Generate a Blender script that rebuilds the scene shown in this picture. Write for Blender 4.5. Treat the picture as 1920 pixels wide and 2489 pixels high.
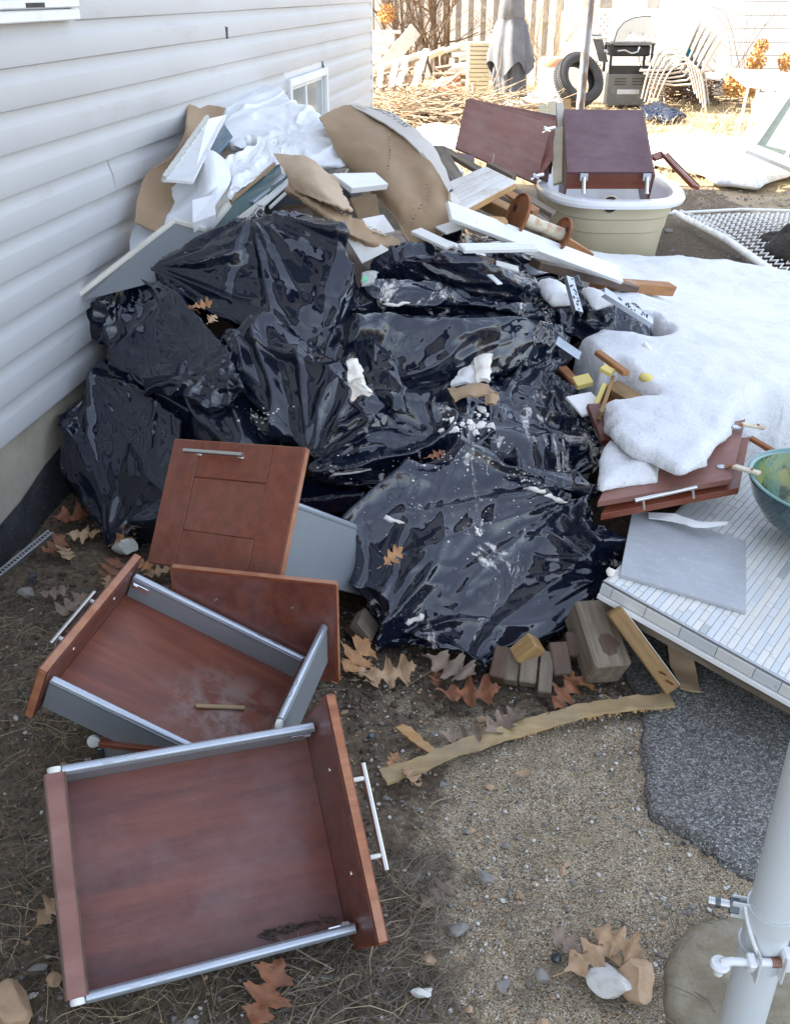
import bpy, bmesh, math, random
import numpy as np
from mathutils import Vector, Matrix

for o in list(bpy.data.objects):
    bpy.data.objects.remove(o)
SC = bpy.context.scene
COL = SC.collection

# ------------------------------------------------------------------ camera
F, PITCH, CH = 2350.0, math.radians(28.35), 1.48      # focal length in photo pixels, pitch down, eye height
cam_d = bpy.data.cameras.new('camera')
cam = bpy.data.objects.new('camera', cam_d)
COL.objects.link(cam)
cam.location = (0, 0, CH)
cam.rotation_euler = (math.pi/2 - PITCH, 0, 0)
cam_d.sensor_fit = 'HORIZONTAL'
cam_d.sensor_width = 36.0
cam_d.lens = F/1920*36.0
cam_d.clip_start = 0.05
cam_d.clip_end = 500
SC.camera = cam

# ------------------------------------------------------------------ light
SUN_AZ = Vector((-0.985, 0.17, 0)).normalized()       # horizontal direction towards the sun
SUN_EL = math.radians(40)
w = bpy.data.worlds.new('World')
SC.world = w
w.use_nodes = True
nt = w.node_tree
nt.nodes.clear()
sky = nt.nodes.new('ShaderNodeTexSky')
sky.sky_type = 'NISHITA'
sky.sun_disc = False
sky.sun_elevation = SUN_EL
sky.sun_rotation = math.atan2(SUN_AZ.x, SUN_AZ.y)
sky.air_density = 1.0
sky.dust_density = 2.5
sky.ozone_density = 1.0
hs = nt.nodes.new('ShaderNodeHueSaturation')
hs.inputs['Saturation'].default_value = 0.60
bg = nt.nodes.new('ShaderNodeBackground')
bg.inputs['Strength'].default_value = 0.15
wo = nt.nodes.new('ShaderNodeOutputWorld')
nt.links.new(sky.outputs[0], hs.inputs['Color'])
nt.links.new(hs.outputs[0], bg.inputs[0])
nt.links.new(bg.outputs[0], wo.inputs[0])
sd = bpy.data.lights.new('sun', 'SUN')
sd.energy = 5.0
sd.angle = math.radians(0.53)
sd.color = (1.0, 0.94, 0.86)
so = bpy.data.objects.new('sun', sd)
COL.objects.link(so)
sv = SUN_AZ*math.cos(SUN_EL) + Vector((0, 0, math.sin(SUN_EL)))
so.rotation_euler = sv.to_track_quat('Z', 'Y').to_euler()
SC.view_settings.view_transform = 'Standard'
SC.view_settings.look = 'None'
SC.view_settings.gamma = 1
SC.view_settings.exposure = 2.22
SC.view_settings.use_curve_mapping = False
SC.cycles.max_bounces = 6
SC.cycles.transparent_max_bounces = 16

# ------------------------------------------------------------------ measuring helpers
CT, ST = math.cos(PITCH), math.sin(PITCH)
def ray(px, py):
    a, b = (px-960)/F, (1244.5-py)/F
    return Vector((a, CT + b*ST, -ST + b*CT))
def W(px, py, z=0.0):                # photo pixel -> place at height z
    r = ray(px, py)
    t = (z-CH)/r.z
    return Vector((r.x*t, r.y*t, z))
def Y(px, py, y):                    # photo pixel -> place at distance y
    r = ray(px, py)
    t = y/r.y
    return Vector((r.x*t, y, CH + r.z*t))
def PIX(p):
    dx, dy, dz = p[0], p[1], p[2]-CH
    dep = dy*CT - dz*ST
    up = dy*ST + dz*CT
    return (960 + F*dx/dep, 1244.5 - F*up/dep)
WA = W(0, 1375); WB = W(905, 442)
WDIR = (WB-WA).normalized()
WN = Vector((WDIR.y, -WDIR.x, 0))    # wall normal towards the yard
def WW(px, py, off=0.0):             # photo pixel -> place on the house wall
    r = ray(px, py)
    o = Vector((0, 0, CH))
    t = ((WA + WN*off) - o).dot(WN)/r.dot(WN)
    return o + r*t
# ------------------------------------------------------------------ noise (numpy)
def _hash(ix, iy, iz, seed):
    n = (ix*374761393 + iy*668265263 + iz*2147483647 + seed*974634777) & 0xffffffff
    n = ((n ^ (n >> 13))*1274126177) & 0xffffffff
    n = ((n ^ (n >> 16))*2246822519) & 0xffffffff
    return ((n ^ (n >> 15)) & 0xffffff)/float(0xffffff)*2-1
def vnoise(P, scale=1.0, seed=0):
    P = np.asarray(P, float)*scale
    i = np.floor(P).astype(np.int64); f = P-i
    u = f*f*f*(f*(f*6-15)+10)
    r = 0
    for a in (0, 1):
        for b in (0, 1):
            for c in (0, 1):
                wgt = (u[:, 0] if a else 1-u[:, 0])*(u[:, 1] if b else 1-u[:, 1])*(u[:, 2] if c else 1-u[:, 2])
                r = r + wgt*_hash(i[:, 0]+a, i[:, 1]+b, i[:, 2]+c, seed)
    return r
def fbm(P, scale=1.0, octv=4, seed=0, gain=.5):
    s = 0; a = 1
    for k in range(octv):
        s = s + a*vnoise(P, scale*2**k, seed+k*17); a *= gain
    return s

# ------------------------------------------------------------------ objects
WM = {}
def setp(o, label=None, cat=None, group=None, kind=None):
    if label: o['label'] = label
    if cat: o['category'] = cat
    if group: o['group'] = group
    if kind: o['kind'] = kind
    return o
def put(o, M=None, parent=None):
    COL.objects.link(o)
    M = (M if M is not None else Matrix.Identity(4)).copy()
    WM[o.name] = M
    if parent is not None:
        o.parent = parent
        o.matrix_basis = WM[parent.name].inverted() @ M
    else:
        o.matrix_basis = M
    return o
def thing(name, loc, label, cat, group=None, M=None):
    o = bpy.data.objects.new(name, None)
    o.empty_display_size = .1
    put(o, M if M is not None else Matrix.Translation(Vector(loc)))
    return setp(o, label, cat, group)
def frame(o, x, y=None, z=None):     # matrix from origin, x axis and an approximate other axis
    x = Vector(x).normalized()
    if z is not None:
        y = Vector(z).cross(x).normalized(); z = x.cross(y)
    else:
        z = x.cross(Vector(y)).normalized(); y = z.cross(x)
    return Matrix(((x.x, y.x, z.x, o[0]), (x.y, y.y, z.y, o[1]), (x.z, y.z, z.z, o[2]), (0, 0, 0, 1)))
class MB:
    def __init__(s): s.bm = bmesh.new()
    def box(s, c, size, M=None, bev=0.0):
        x, y, z = size[0]/2, size[1]/2, size[2]/2
        bm = bmesh.new()
        v = [bm.verts.new((c[0]+a*x, c[1]+b*y, c[2]+d*z)) for a in (-1, 1) for b in (-1, 1) for d in (-1, 1)]
        for f in ((0, 1, 3, 2), (4, 6, 7, 5), (0, 4, 5, 1), (2, 3, 7, 6), (0, 2, 6, 4), (1, 5, 7, 3)):
            bm.faces.new([v[i] for i in f])
        if bev > 0:
            bmesh.ops.bevel(bm, geom=list(bm.edges), offset=min(bev, x*.9, y*.9, z*.9), segments=1, affect='EDGES')
        if M is not None: bm.transform(M)
        s._join(bm)
        return s
    def _join(s, bm):
        m = bpy.data.meshes.new('t'); bm.to_mesh(m); bm.free()
        s.bm.from_mesh(m); bpy.data.meshes.remove(m)
    def tube(s, pts, r, n=8, caps=True, closed=False):
        pts = [Vector(p) for p in pts]
        rs = r if hasattr(r, '__len__') else [r]*len(pts)
        rings = []
        up = None
        N = len(pts)
        for i, p in enumerate(pts):
            if closed: t = (pts[(i+1) % N]-pts[i-1]).normalized()
            else: t = (pts[min(i+1, N-1)]-pts[max(i-1, 0)]).normalized()
            if up is None:
                up = Vector((0, 0, 1)) if abs(t.z) < .9 else Vector((1, 0, 0))
            a = t.cross(up).normalized(); b = a.cross(t).normalized(); up = b
            rings.append([s.bm.verts.new(p + (a*math.cos(2*math.pi*k/n)+b*math.sin(2*math.pi*k/n))*rs[i]) for k in range(n)])
        for i in range(N-1 if not closed else N):
            A, B = rings[i], rings[(i+1) % N]
            for k in range(n):
                s.bm.faces.new((A[k], A[(k+1) % n], B[(k+1) % n], B[k]))
        if caps and not closed:
            s.bm.faces.new(rings[0][::-1]); s.bm.faces.new(rings[-1])
        return s
    def poly(s, pts, thick, n=None):     # flat polygon given as 3D points, extruded along -normal
        pts = [Vector(p) for p in pts]
        if n is None:
            n = Vector((0, 0, 0))
            for i in range(len(pts)):
                n += pts[i].cross(pts[(i+1) % len(pts)])
            n.normalize()
        a = [s.bm.verts.new(p) for p in pts]
        b = [s.bm.verts.new(p - n*thick) for p in pts]
        s.bm.faces.new(a); s.bm.faces.new(b[::-1])
        for i in range(len(pts)):
            j = (i+1) % len(pts)
            s.bm.faces.new((a[i], b[i], b[j], a[j]))
        return s
    def lathe(s, prof, n=24, M=None, caps=True):
        rings = []
        for r, z in prof:
            rings.append([Vector((r*math.cos(2*math.pi*k/n), r*math.sin(2*math.pi*k/n), z)) for k in range(n)])
        if M is not None: rings = [[M @ v for v in R] for R in rings]
        rings = [[s.bm.verts.new(v) for v in R] for R in rings]
        for A, B in zip(rings, rings[1:]):
            for k in range(n): s.bm.faces.new((A[k], A[(k+1) % n], B[(k+1) % n], B[k]))
        if caps:
            s.bm.faces.new(rings[0][::-1]); s.bm.faces.new(rings[-1])
        return s
    def mesh(s, name, mat, smooth=False):
        bmesh.ops.recalc_face_normals(s.bm, faces=list(s.bm.faces))
        me = bpy.data.meshes.new(name); s.bm.to_mesh(me); s.bm.free()
        if mat is not None: me.materials.append(mat)
        if smooth:
            for p in me.polygons: p.use_smooth = True
            if smooth == 'auto':
                try: me.set_sharp_from_angle(angle=math.radians(40))
                except Exception: pass
        return me
    def build(s, name, mat, parent=None, M=None, smooth=False):
        o = bpy.data.objects.new(name, s.mesh(name, mat, smooth))
        return put(o, M, parent)
def np_mesh(name, V, Fc, mat, parent=None, M=None, smooth=True):
    me = bpy.data.meshes.new(name)
    V = np.asarray(V, np.float32); Fc = np.asarray(Fc, np.int32)
    k = Fc.shape[1]
    me.vertices.add(len(V)); me.vertices.foreach_set('co', V.ravel())
    me.loops.add(Fc.size); me.loops.foreach_set('vertex_index', Fc.ravel())
    me.polygons.add(len(Fc)); me.polygons.foreach_set('loop_start', np.arange(0, Fc.size, k, dtype=np.int32))
    me.polygons.foreach_set('use_smooth', np.full(len(Fc), smooth, bool))
    me.update(calc_edges=True)
    me.validate()
    if mat is not None: me.materials.append(mat)
    o = bpy.data.objects.new(name, me)
    return put(o, M, parent)
def board(name, p0, p1, w, t, mat, up=(0, 0, 1), parent=None, bev=.0015, rough=0):
    """a straight board between two end centres; w across, t along up"""
    p0, p1 = Vector(p0), Vector(p1)
    M = frame((p0+p1)/2, p1-p0, z=up)
    L = (p1-p0).length
    m = MB().box((0, 0, 0), (L, w, t), bev=bev)
    return m.build(name, mat, parent, M)
def slab(name, quad, t, mat, parent=None, bev=.001):
    """plate whose upper face has the four given corners; its body hangs below that face"""
    q = [Vector(p) for p in quad]
    c0 = (q[0]+q[1]+q[2]+q[3])/4
    if (q[2]-q[0]).cross(q[3]-q[1]).dot(Vector((0, 0, CH))-c0) < 0: q = [q[1], q[0], q[3], q[2]]
    x = (q[1]-q[0])
    n = (q[2]-q[0]).cross(q[3]-q[1]).normalized()
    c = (q[0]+q[1]+q[2]+q[3])/4
    M = frame(c, x, z=n)
    Mi = M.inverted()
    ql = [Mi @ p for p in q]
    bm = bmesh.new()
    a = [bm.verts.new((p.x, p.y, p.z)) for p in ql]; b = [bm.verts.new((p.x, p.y, p.z-t)) for p in ql]
    bm.faces.new(a); bm.faces.new(b[::-1])
    for i in range(4):
        j = (i+1) % 4; bm.faces.new((a[i], b[i], b[j], a[j]))
    if bev: bmesh.ops.bevel(bm, geom=list(bm.edges), offset=bev, segments=1, affect='EDGES')
    m = MB(); m._join(bm)
    return m.build(name, mat, parent, M)
def mesh_copy(o, M, parent=None, name=None):
    c = o.copy()
    if name: c.name = name
    COL.objects.link(c)
    WM[c.name] = M.copy()
    if parent is not None:
        c.parent = parent; c.matrix_basis = WM[parent.name].inverted() @ M
    else:
        c.parent = None; c.matrix_basis = M
    return c
def copy_tree(o, M, label=None, parent=None, group=None):
    """copy a thing with its parts, moved so that its own matrix becomes M"""
    D = M @ WM[o.name].inverted()
    def rec(s, par):
        c = s.copy(); COL.objects.link(c)
        WM[c.name] = D @ WM[s.name]
        if par is not None:
            c.parent = par; c.matrix_basis = WM[par.name].inverted() @ WM[c.name]
        else:
            c.parent = None; c.matrix_basis = WM[c.name]
        for ch in [k for k in s.children]: rec(ch, c)
        return c
    c = rec(o, parent)
    if label: c['label'] = label
    if group: c['group'] = group
    return c

def cr(P, t):                        # Catmull-Rom through a list of points, t in 0..n-1
    n = len(P); i = min(int(t), n-2); f = t-i
    a = P[max(i-1, 0)] if i > 0 else P[0]*2-P[1]
    b, c = P[i], P[i+1]
    d = P[i+2] if i+2 < n else P[n-1]*2-P[n-2]
    return .5*((2*b)+(c-a)*f+(2*a-5*b+4*c-d)*f*f+(3*b-a-3*c+d)*f**3)
def sheet(name, rows, mat, thick, nu=24, nv=24, wob=0, wscale=8, seed=0, parent=None, edge=0, jag=0, smooth=True):
    """thick curved sheet through a grid of control points (rows of Vectors)"""
    rows = [[np.array(p, float) for p in r] for r in rows]
    V = []
    R, C_ = len(rows), len(rows[0])
    for i in range(nu+1):
        u = i/nu*(R-1)
        for j in range(nv+1):
            v = j/nv*(C_-1)
            V.append(cr([cr(r, v) for r in rows], u))
    V = np.array(V)
    G = V.reshape(nu+1, nv+1, 3)
    du = np.gradient(G, axis=0); dv = np.gradient(G, axis=1)
    N = np.cross(du, dv); N /= np.linalg.norm(N, axis=2, keepdims=True)+1e-9
    if wob: G = G + N*(fbm(G.reshape(-1, 3), wscale, 4, seed).reshape(nu+1, nv+1, 1)*wob)
    if jag:
        jn = vnoise(G.reshape(-1, 3), 60, seed+5).reshape(nu+1, nv+1, 1)*jag
        G[0] += (du[0]/np.linalg.norm(du[0], axis=1, keepdims=True))*jn[0]
        G[-1] += (du[-1]/np.linalg.norm(du[-1], axis=1, keepdims=True))*jn[-1]
        G[:, 0] += (dv[:, 0]/np.linalg.norm(dv[:, 0], axis=1, keepdims=True))*jn[:, 0]
        G[:, -1] += (dv[:, -1]/np.linalg.norm(dv[:, -1], axis=1, keepdims=True))*jn[:, -1]
    A = (G+N*thick/2).reshape(-1, 3); B = (G-N*thick/2).reshape(-1, 3)
    n = len(A); W1 = nv+1
    Fc = []
    for i in range(nu):
        for j in range(nv):
            a = i*W1+j
            Fc.append((a, a+W1, a+W1+1, a+1)); Fc.append((n+a, n+a+1, n+a+W1+1, n+a+W1))
    for j in range(nv):
        Fc.append((j, j+1, n+j+1, n+j)); k = nu*W1+j; Fc.append((k, n+k, n+k+1, k+1))
    for i in range(nu):
        a = i*W1; Fc.append((a, n+a, n+a+W1, a+W1)); b = a+nv; Fc.append((b, b+W1, n+b+W1, n+b))
    o = np_mesh(name, np.vstack([A, B]), Fc, mat, parent, smooth=smooth)
    if smooth:
        try: o.data.set_sharp_from_angle(angle=math.radians(55))
        except Exception: pass
    return o, G, N

# ------------------------------------------------------------------ fit a rigid thing to measured corners
def fit(local, px, M0, iters=60, scale_free=False):
    """least-squares pose so that local points fall on the photo pixels"""
    L = np.array([list(p) for p in local], float); T = np.array(px, float)
    q = np.zeros(6)
    R0 = np.array(M0.to_3x3()); t0 = np.array(M0.translation)
    def rodr(r):
        a = np.linalg.norm(r)
        if a < 1e-9: return np.eye(3)
        k = r/a; K = np.array([[0, -k[2], k[1]], [k[2], 0, -k[0]], [-k[1], k[0], 0]])
        return np.eye(3)+math.sin(a)*K+(1-math.cos(a))*K@K
    def proj(q):
        P = (rodr(q[:3]) @ R0 @ L.T).T + t0 + q[3:]
        dz = P[:, 2]-CH
        dep = P[:, 1]*CT-dz*ST; up = P[:, 1]*ST+dz*CT
        return np.stack([960+F*P[:, 0]/dep, 1244.5-F*up/dep], 1)
    lam = 1e-2
    r = (proj(q)-T).ravel(); e = r@r
    for _ in range(iters):
        J = np.zeros((len(r), 6))
        for k in range(6):
            d = q.copy(); d[k] += 1e-5
            J[:, k] = ((proj(d)-T).ravel()-r)/1e-5
        H = J.T@J
        s = np.linalg.solve(H+lam*np.diag(np.diag(H)+1e-6), -J.T@r)
        q2 = q+s; r2 = (proj(q2)-T).ravel(); e2 = r2@r2
        if e2 < e: q, r, e, lam = q2, r2, e2, lam*.4
        else: lam *= 4
    R = rodr(q[:3]) @ R0; t = t0+q[3:]
    M = Matrix.Identity(4)
    for i in range(3):
        for j in range(3): M[i][j] = R[i, j]
        M[i][3] = t[i]
    return M, math.sqrt(e/len(T)), r.reshape(-1, 2)
# ------------------------------------------------------------------ materials
class NT:
    def __init__(s, name):
        s.m = bpy.data.materials.new(name); s.m.use_nodes = True
        s.t = s.m.node_tree; s.t.nodes.clear()
        s.out = s.n('ShaderNodeOutputMaterial'); s.b = s.n('ShaderNodeBsdfPrincipled')
        s.l(s.b.outputs[0], s.out.inputs[0])
        tc = s.n('ShaderNodeTexCoord'); s.gen = tc.outputs['Generated']
        oi = s.n('ShaderNodeObjectInfo'); s.rnd = oi.outputs['Random']
        a = s.n('ShaderNodeVectorMath'); a.operation = 'ADD'      # every object gets its own piece of the pattern
        mul = s.n('ShaderNodeMath'); mul.operation = 'MULTIPLY'; mul.inputs[1].default_value = 37.0
        s.l(s.rnd, mul.inputs[0]); s.l(tc.outputs['Object'], a.inputs[0]); s.l(mul.outputs[0], a.inputs[1])
        s.obj = a.outputs[0]
        s.raw = tc.outputs['Object']
    def n(s, k): return s.t.nodes.new(k)
    def l(s, a, b): s.t.links.new(a, b)
    def map(s, sc=(1, 1, 1), src=None, rot=(0, 0, 0)):
        m = s.n('ShaderNodeMapping'); m.inputs['Scale'].default_value = sc; m.inputs['Rotation'].default_value = rot
        s.l(src or s.obj, m.inputs[0]); return m.outputs[0]
    def noise(s, scale, detail=4, rough=.55, src=None, dist=0):
        x = s.n('ShaderNodeTexNoise'); x.inputs['Scale'].default_value = scale; x.inputs['Detail'].default_value = detail
        x.inputs['Roughness'].default_value = rough; x.inputs['Distortion'].default_value = dist
        s.l(src or s.obj, x.inputs['Vector']); return x.outputs[0]
    def vor(s, scale, feat='F1', out='Distance', src=None, rand=1.0):
        x = s.n('ShaderNodeTexVoronoi'); x.inputs['Scale'].default_value = scale; x.feature = feat
        x.inputs['Randomness'].default_value = rand
        s.l(src or s.obj, x.inputs['Vector']); return x.outputs[out]
    def ramp(s, fac, stops, interp='LINEAR'):
        r = s.n('ShaderNodeValToRGB'); r.color_ramp.interpolation = interp
        e = r.color_ramp.elements
        while len(e) < len(stops): e.new(.5)
        for k, (p, c) in enumerate(stops):
            e[k].position = p
            if not hasattr(c, '__len__'): c = (c, c, c)
            e[k].color = (*c, 1)
        s.l(fac, r.inputs[0]); return r.outputs[0]
    def mix(s, fac, a, b, mode='MIX'):
        x = s.n('ShaderNodeMix'); x.data_type = 'RGBA'; x.blend_type = mode
        for i, v in ((0, fac), (6, a), (7, b)):
            if hasattr(v, 'is_linked') or hasattr(v, 'links'): s.l(v, x.inputs[i])
            elif hasattr(v, '__len__'): x.inputs[i].default_value = (*v, 1)
            else: x.inputs[i].default_value = v if i == 0 else (v, v, v, 1)
        return x.outputs[2]
    def math(s, op, a, b=0.0):
        x = s.n('ShaderNodeMath'); x.operation = op
        for i, v in ((0, a), (1, b)):
            if hasattr(v, 'links'): s.l(v, x.inputs[i])
            else: x.inputs[i].default_value = v
        return x.outputs[0]
    def bump(s, h, strength=.3, dist=.002, prev=None):
        x = s.n('ShaderNodeBump'); x.inputs['Strength'].default_value = strength; x.inputs['Distance'].default_value = dist
        s.l(h, x.inputs['Height'])
        if prev is not None: s.l(prev, x.inputs['Normal'])
        s.l(x.outputs[0], s.b.inputs['Normal']); return x.outputs[0]
    def set(s, **k):
        for a, v in k.items():
            i = s.b.inputs[a.replace('_', ' ')]
            if hasattr(v, 'links'): s.l(v, i)
            elif hasattr(v, '__len__') and len(v) == 3: i.default_value = (*v, 1)
            else: i.default_value = v
        return s
def wood(name, c1, c2, rough=.45, grain=14, streak=.6, dirt=None, bump=.15, coat=0, knots=False, dirt_amt=.5):
    s = NT(name)
    v = s.map((1.2, grain, grain))
    g = s.noise(3.0, 6, .6, v, .6)
    col = s.ramp(g, [(.3, c2), (.68, c1)])
    fine = s.noise(30, 4, .6, s.map((1, 12, 12)))
    col = s.mix(streak*.35, col, s.ramp(fine, [(.3, (.35, .3, .28)), (.7, (1, 1, 1))]), 'MULTIPLY')
    if knots:
        k = s.vor(4.5, src=s.map((1, 3.0, 3.0)))
        col = s.mix(s.ramp(k, [(.035, 1.0), (.09, 0)]), col, tuple(x*.35 for x in c2))
    if dirt is not None:
        d = s.noise(5, 6, .65)
        col = s.mix(s.ramp(d, [(.45, 0), (.65, dirt_amt)]), col, dirt)
    s.set(Base_Color=col, Roughness=s.ramp(s.noise(9, 4), [(.3, rough*.8), (.7, min(1, rough*1.25))]), Coat_Weight=coat, Coat_Roughness=.25)
    s.bump(fine, bump, .0015)
    return s.m
def paint(name, c, rough=.5, dirt=(.25, .22, .18), dirt_amt=.35, bump=.1, scale=7, metal=0, spec=.5, spots=None):
    s = NT(name)
    d = s.noise(scale, 7, .68)
    col = s.mix(s.ramp(d, [(.48, 0), (.72, dirt_amt)]), c, dirt)
    if spots is not None:
        q = s.noise(scale*6, 4, .6)
        col = s.mix(s.ramp(q, [(.66, 0), (.72, .8)]), col, spots)
    s.set(Base_Color=col, Roughness=s.ramp(s.noise(scale*2, 5), [(.3, rough*.8), (.7, min(1, rough*1.2))]), Metallic=metal)
    s.b.inputs['Specular IOR Level'].default_value = spec
    s.bump(s.noise(scale*14, 4), bump, .001)
    return s.m
M_ = {}
M_['cherry'] = wood('cherry_laminate', (.27, .070, .028), (.165, .038, .017), .38, 11, .9, (.22, .13, .10), .06, .15, dirt_amt=.25)
M_['cherry_in'] = wood('cherry_laminate_inside', (.205, .060, .034), (.105, .030, .021), .38, 11, 1.0, (.20, .12, .11), .05, .2, dirt_amt=.45)
M_['cherry_top'] = wood('faded_lit_cherry_laminate', (.27, .125, .095), (.19, .08, .06), .5, 5, .3, (.30, .2, .17), .05, dirt_amt=.4)  # faded tone, lightened further for the light the leaning panels catch
M_['cherry_edge'] = wood('worn_cherry_edge', (.42, .165, .07), (.25, .075, .03), .5, 10, .5, (.5, .3, .2), .1, dirt_amt=.4)
M_['purple'] = wood('purple_brown_laminate', (.125, .045, .050), (.085, .026, .032), .42, 5, .4, (.2, .12, .13), .05, .1, dirt_amt=.3)
M_['pine'] = wood('pine_lumber', (.60, .37, .165), (.46, .24, .09), .65, 12, .7, (.35, .22, .12), .3, knots=True)
M_['pine_orange'] = wood('weathered_orange_lumber', (.50, .24, .085), (.33, .13, .04), .6, 10, .7, (.22, .11, .05), .3, knots=True)
M_['treated'] = wood('treated_lumber', (.40, .25, .095), (.24, .13, .045), .7, 12, .8, (.12, .085, .05), .4, knots=True, dirt_amt=.7)
M_['oldwood'] = wood('grey_weathered_wood', (.27, .215, .155), (.12, .09, .06), .8, 14, .9, (.08, .065, .05), .5, dirt_amt=.6)
M_['darkwood'] = wood('wet_dark_wood', (.15, .085, .05), (.07, .04, .025), .6, 12, .8, (.04, .03, .02), .4, dirt_amt=.6)
M_['trim'] = paint('white_painted_trim', (.80, .80, .78), .45, (.45, .40, .33), .3, .05, 6)
M_['cream'] = paint('cream_trim', (.74, .70, .60), .5, (.4, .34, .25), .3, .05, 8)
M_['whitewood'] = paint('flaking_white_paint', (.78, .76, .71), .6, (.42, .30, .17), .55, .3, 9, spots=(.3, .2, .12))
M_['galv'] = paint('galvanised_metal', (.50, .52, .54), .36, (.33, .34, .35), .5, .05, 5, metal=.9, spots=(.62, .62, .6))
M_['rail'] = paint('grey_drawer_rail', (.47, .51, .56), .34, (.30, .32, .34), .45, .04, 6, metal=.65)
M_['railside'] = paint('grey_drawer_side', (.33, .36, .385), .42, (.22, .23, .23), .5, .04, 4, metal=.5)
M_['steel'] = paint('brushed_steel', (.60, .58, .54), .28, (.4, .37, .33), .3, .03, 10, metal=1.0)
M_['chrome'] = paint('chrome', (.85, .86, .88), .06, (.6, .6, .6), .1, .0, 10, metal=1.0)
M_['nylon'] = paint('white_nylon', (.78, .77, .72), .4, (.5, .45, .35), .3)
M_['rust'] = paint('rusted_steel', (.30, .115, .045), .75, (.10, .045, .025), .8, .5, 14, metal=.2, spots=(.55, .36, .2))
M_['rustpaint'] = paint('rust_stained_paint', (.66, .60, .46), .6, (.42, .15, .04), .95, .3, 22, spots=(.2, .07, .02))
M_['foam'] = paint('white_foam_film', (.88, .89, .90), .5, (.74, .76, .78), .3, .08, 5)
M_['foam'].node_tree.nodes['Principled BSDF'].inputs['Transmission Weight'].default_value = .0
M_['styro'] = paint('polystyrene', (.82, .82, .82), .8, (.6, .58, .55), .35, .5, 12)
M_['drywall'] = paint('drywall', (.74, .72, .68), .9, (.5, .42, .33), .4, .3, 10)
M_['tile'] = None
M_['black'] = paint('matt_black', (.012, .012, .013), .6, (.03, .028, .026), .5)
M_['graymetal'] = paint('grey_enamel', (.12, .122, .115), .5, (.3, .29, .26), .4)
M_['silver'] = paint('silver_lid', (.52, .52, .50), .4, (.4, .38, .33), .3, metal=.5)
M_['canvas'] = paint('grey_canvas', (.13, .133, .14), .9, (.32, .32, .32), .5, .4, 3)
M_['canvas_dark'] = paint('dark_grey_canvas', (.09, .09, .095), .9, (.2, .2, .2), .5, .4, 3)
M_['polepaint'] = paint('light_grey_pole_paint', (.62, .655, .66), .38, (.52, .52, .47), .5, .03, 3.5, spots=None)
M_['whitepaint'] = paint('white_hardware_paint', (.76, .77, .77), .35, (.35, .33, .3), .25, .1, 30, spots=(.1, .1, .1))
M_['boltgrey'] = paint('dark_zinc_bolt', (.10, .115, .125), .4, (.2, .2, .2), .3, .2, 30, metal=.7)
M_['mesh'] = paint('white_vinyl_coated_wire', (.86, .85, .82), .5, (.4, .37, .3), .4, .1, 20)
M_['stone'] = paint('grey_stone', (.23, .215, .19), .85, (.10, .09, .075), .7, .5, 22)
M_['stone_white'] = paint('white_stone', (.60, .585, .54), .8, (.3, .28, .24), .5, .5, 40)
M_['stone_tan'] = paint('tan_stone', (.42, .28, .17), .8, (.25, .16, .1), .6, .5, 40)
M_['beige'] = paint('beige_board', (.62, .55, .38), .7, (.4, .33, .2), .4, .2, 6)
M_['tanplastic'] = paint('tan_metal_frame', (.52, .46, .38), .45, (.35, .3, .25), .3, .05, 6)
M_['whiteplastic'] = paint('white_plastic', (.80, .80, .78), .4, (.6, .57, .5), .3, .05, 3)
M_['orange'] = paint('orange_plastic', (.75, .33, .17), .5, (.7, .5, .4), .5, .05, 5)
M_['blue'] = paint('blue_plastic', (.02, .42, .62), .4)
M_['yellow'] = paint('yellow_foam', (.72, .58, .18), .8, (.6, .5, .3), .5, .4, 20)
M_['green'] = paint('green_plastic', (.05, .55, .22), .4)
M_['tyre'] = paint('tyre_rubber', (.035, .035, .036), .8, (.12, .11, .1), .5, .5, 8)
M_['plaster'] = paint('plaster_crumb', (.80, .76, .70), .9, (.7, .55, .48), .5, .5, 40)
M_['brick'] = paint('red_brick', (.38, .16, .10), .9, (.5, .35, .28), .5, .5, 12)
M_['insul'] = paint('stained_insulation', (.78, .74, .66), .95, (.7, .42, .25), .6, .8, 25)

# leaf
def leafmat(name, c1, c2):
    s = NT(name)
    col = s.ramp(s.noise(28, 5, .6), [(.32, c2), (.66, c1)])
    s.set(Base_Color=col, Roughness=.6)
    s.bump(s.noise(90, 3), .4, .001)
    return s.m
M_['leaf_orange'] = leafmat('orange_oak_leaf', (.44, .23, .09), (.24, .10, .04))
M_['leaf_tan'] = leafmat('tan_oak_leaf', (.46, .30, .17), (.28, .17, .09))
M_['leaf_red'] = leafmat('red_brown_oak_leaf', (.26, .095, .036), (.12, .045, .022))
M_['leaf_grey'] = leafmat('grey_brown_oak_leaf', (.26, .19, .13), (.15, .105, .075))

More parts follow.
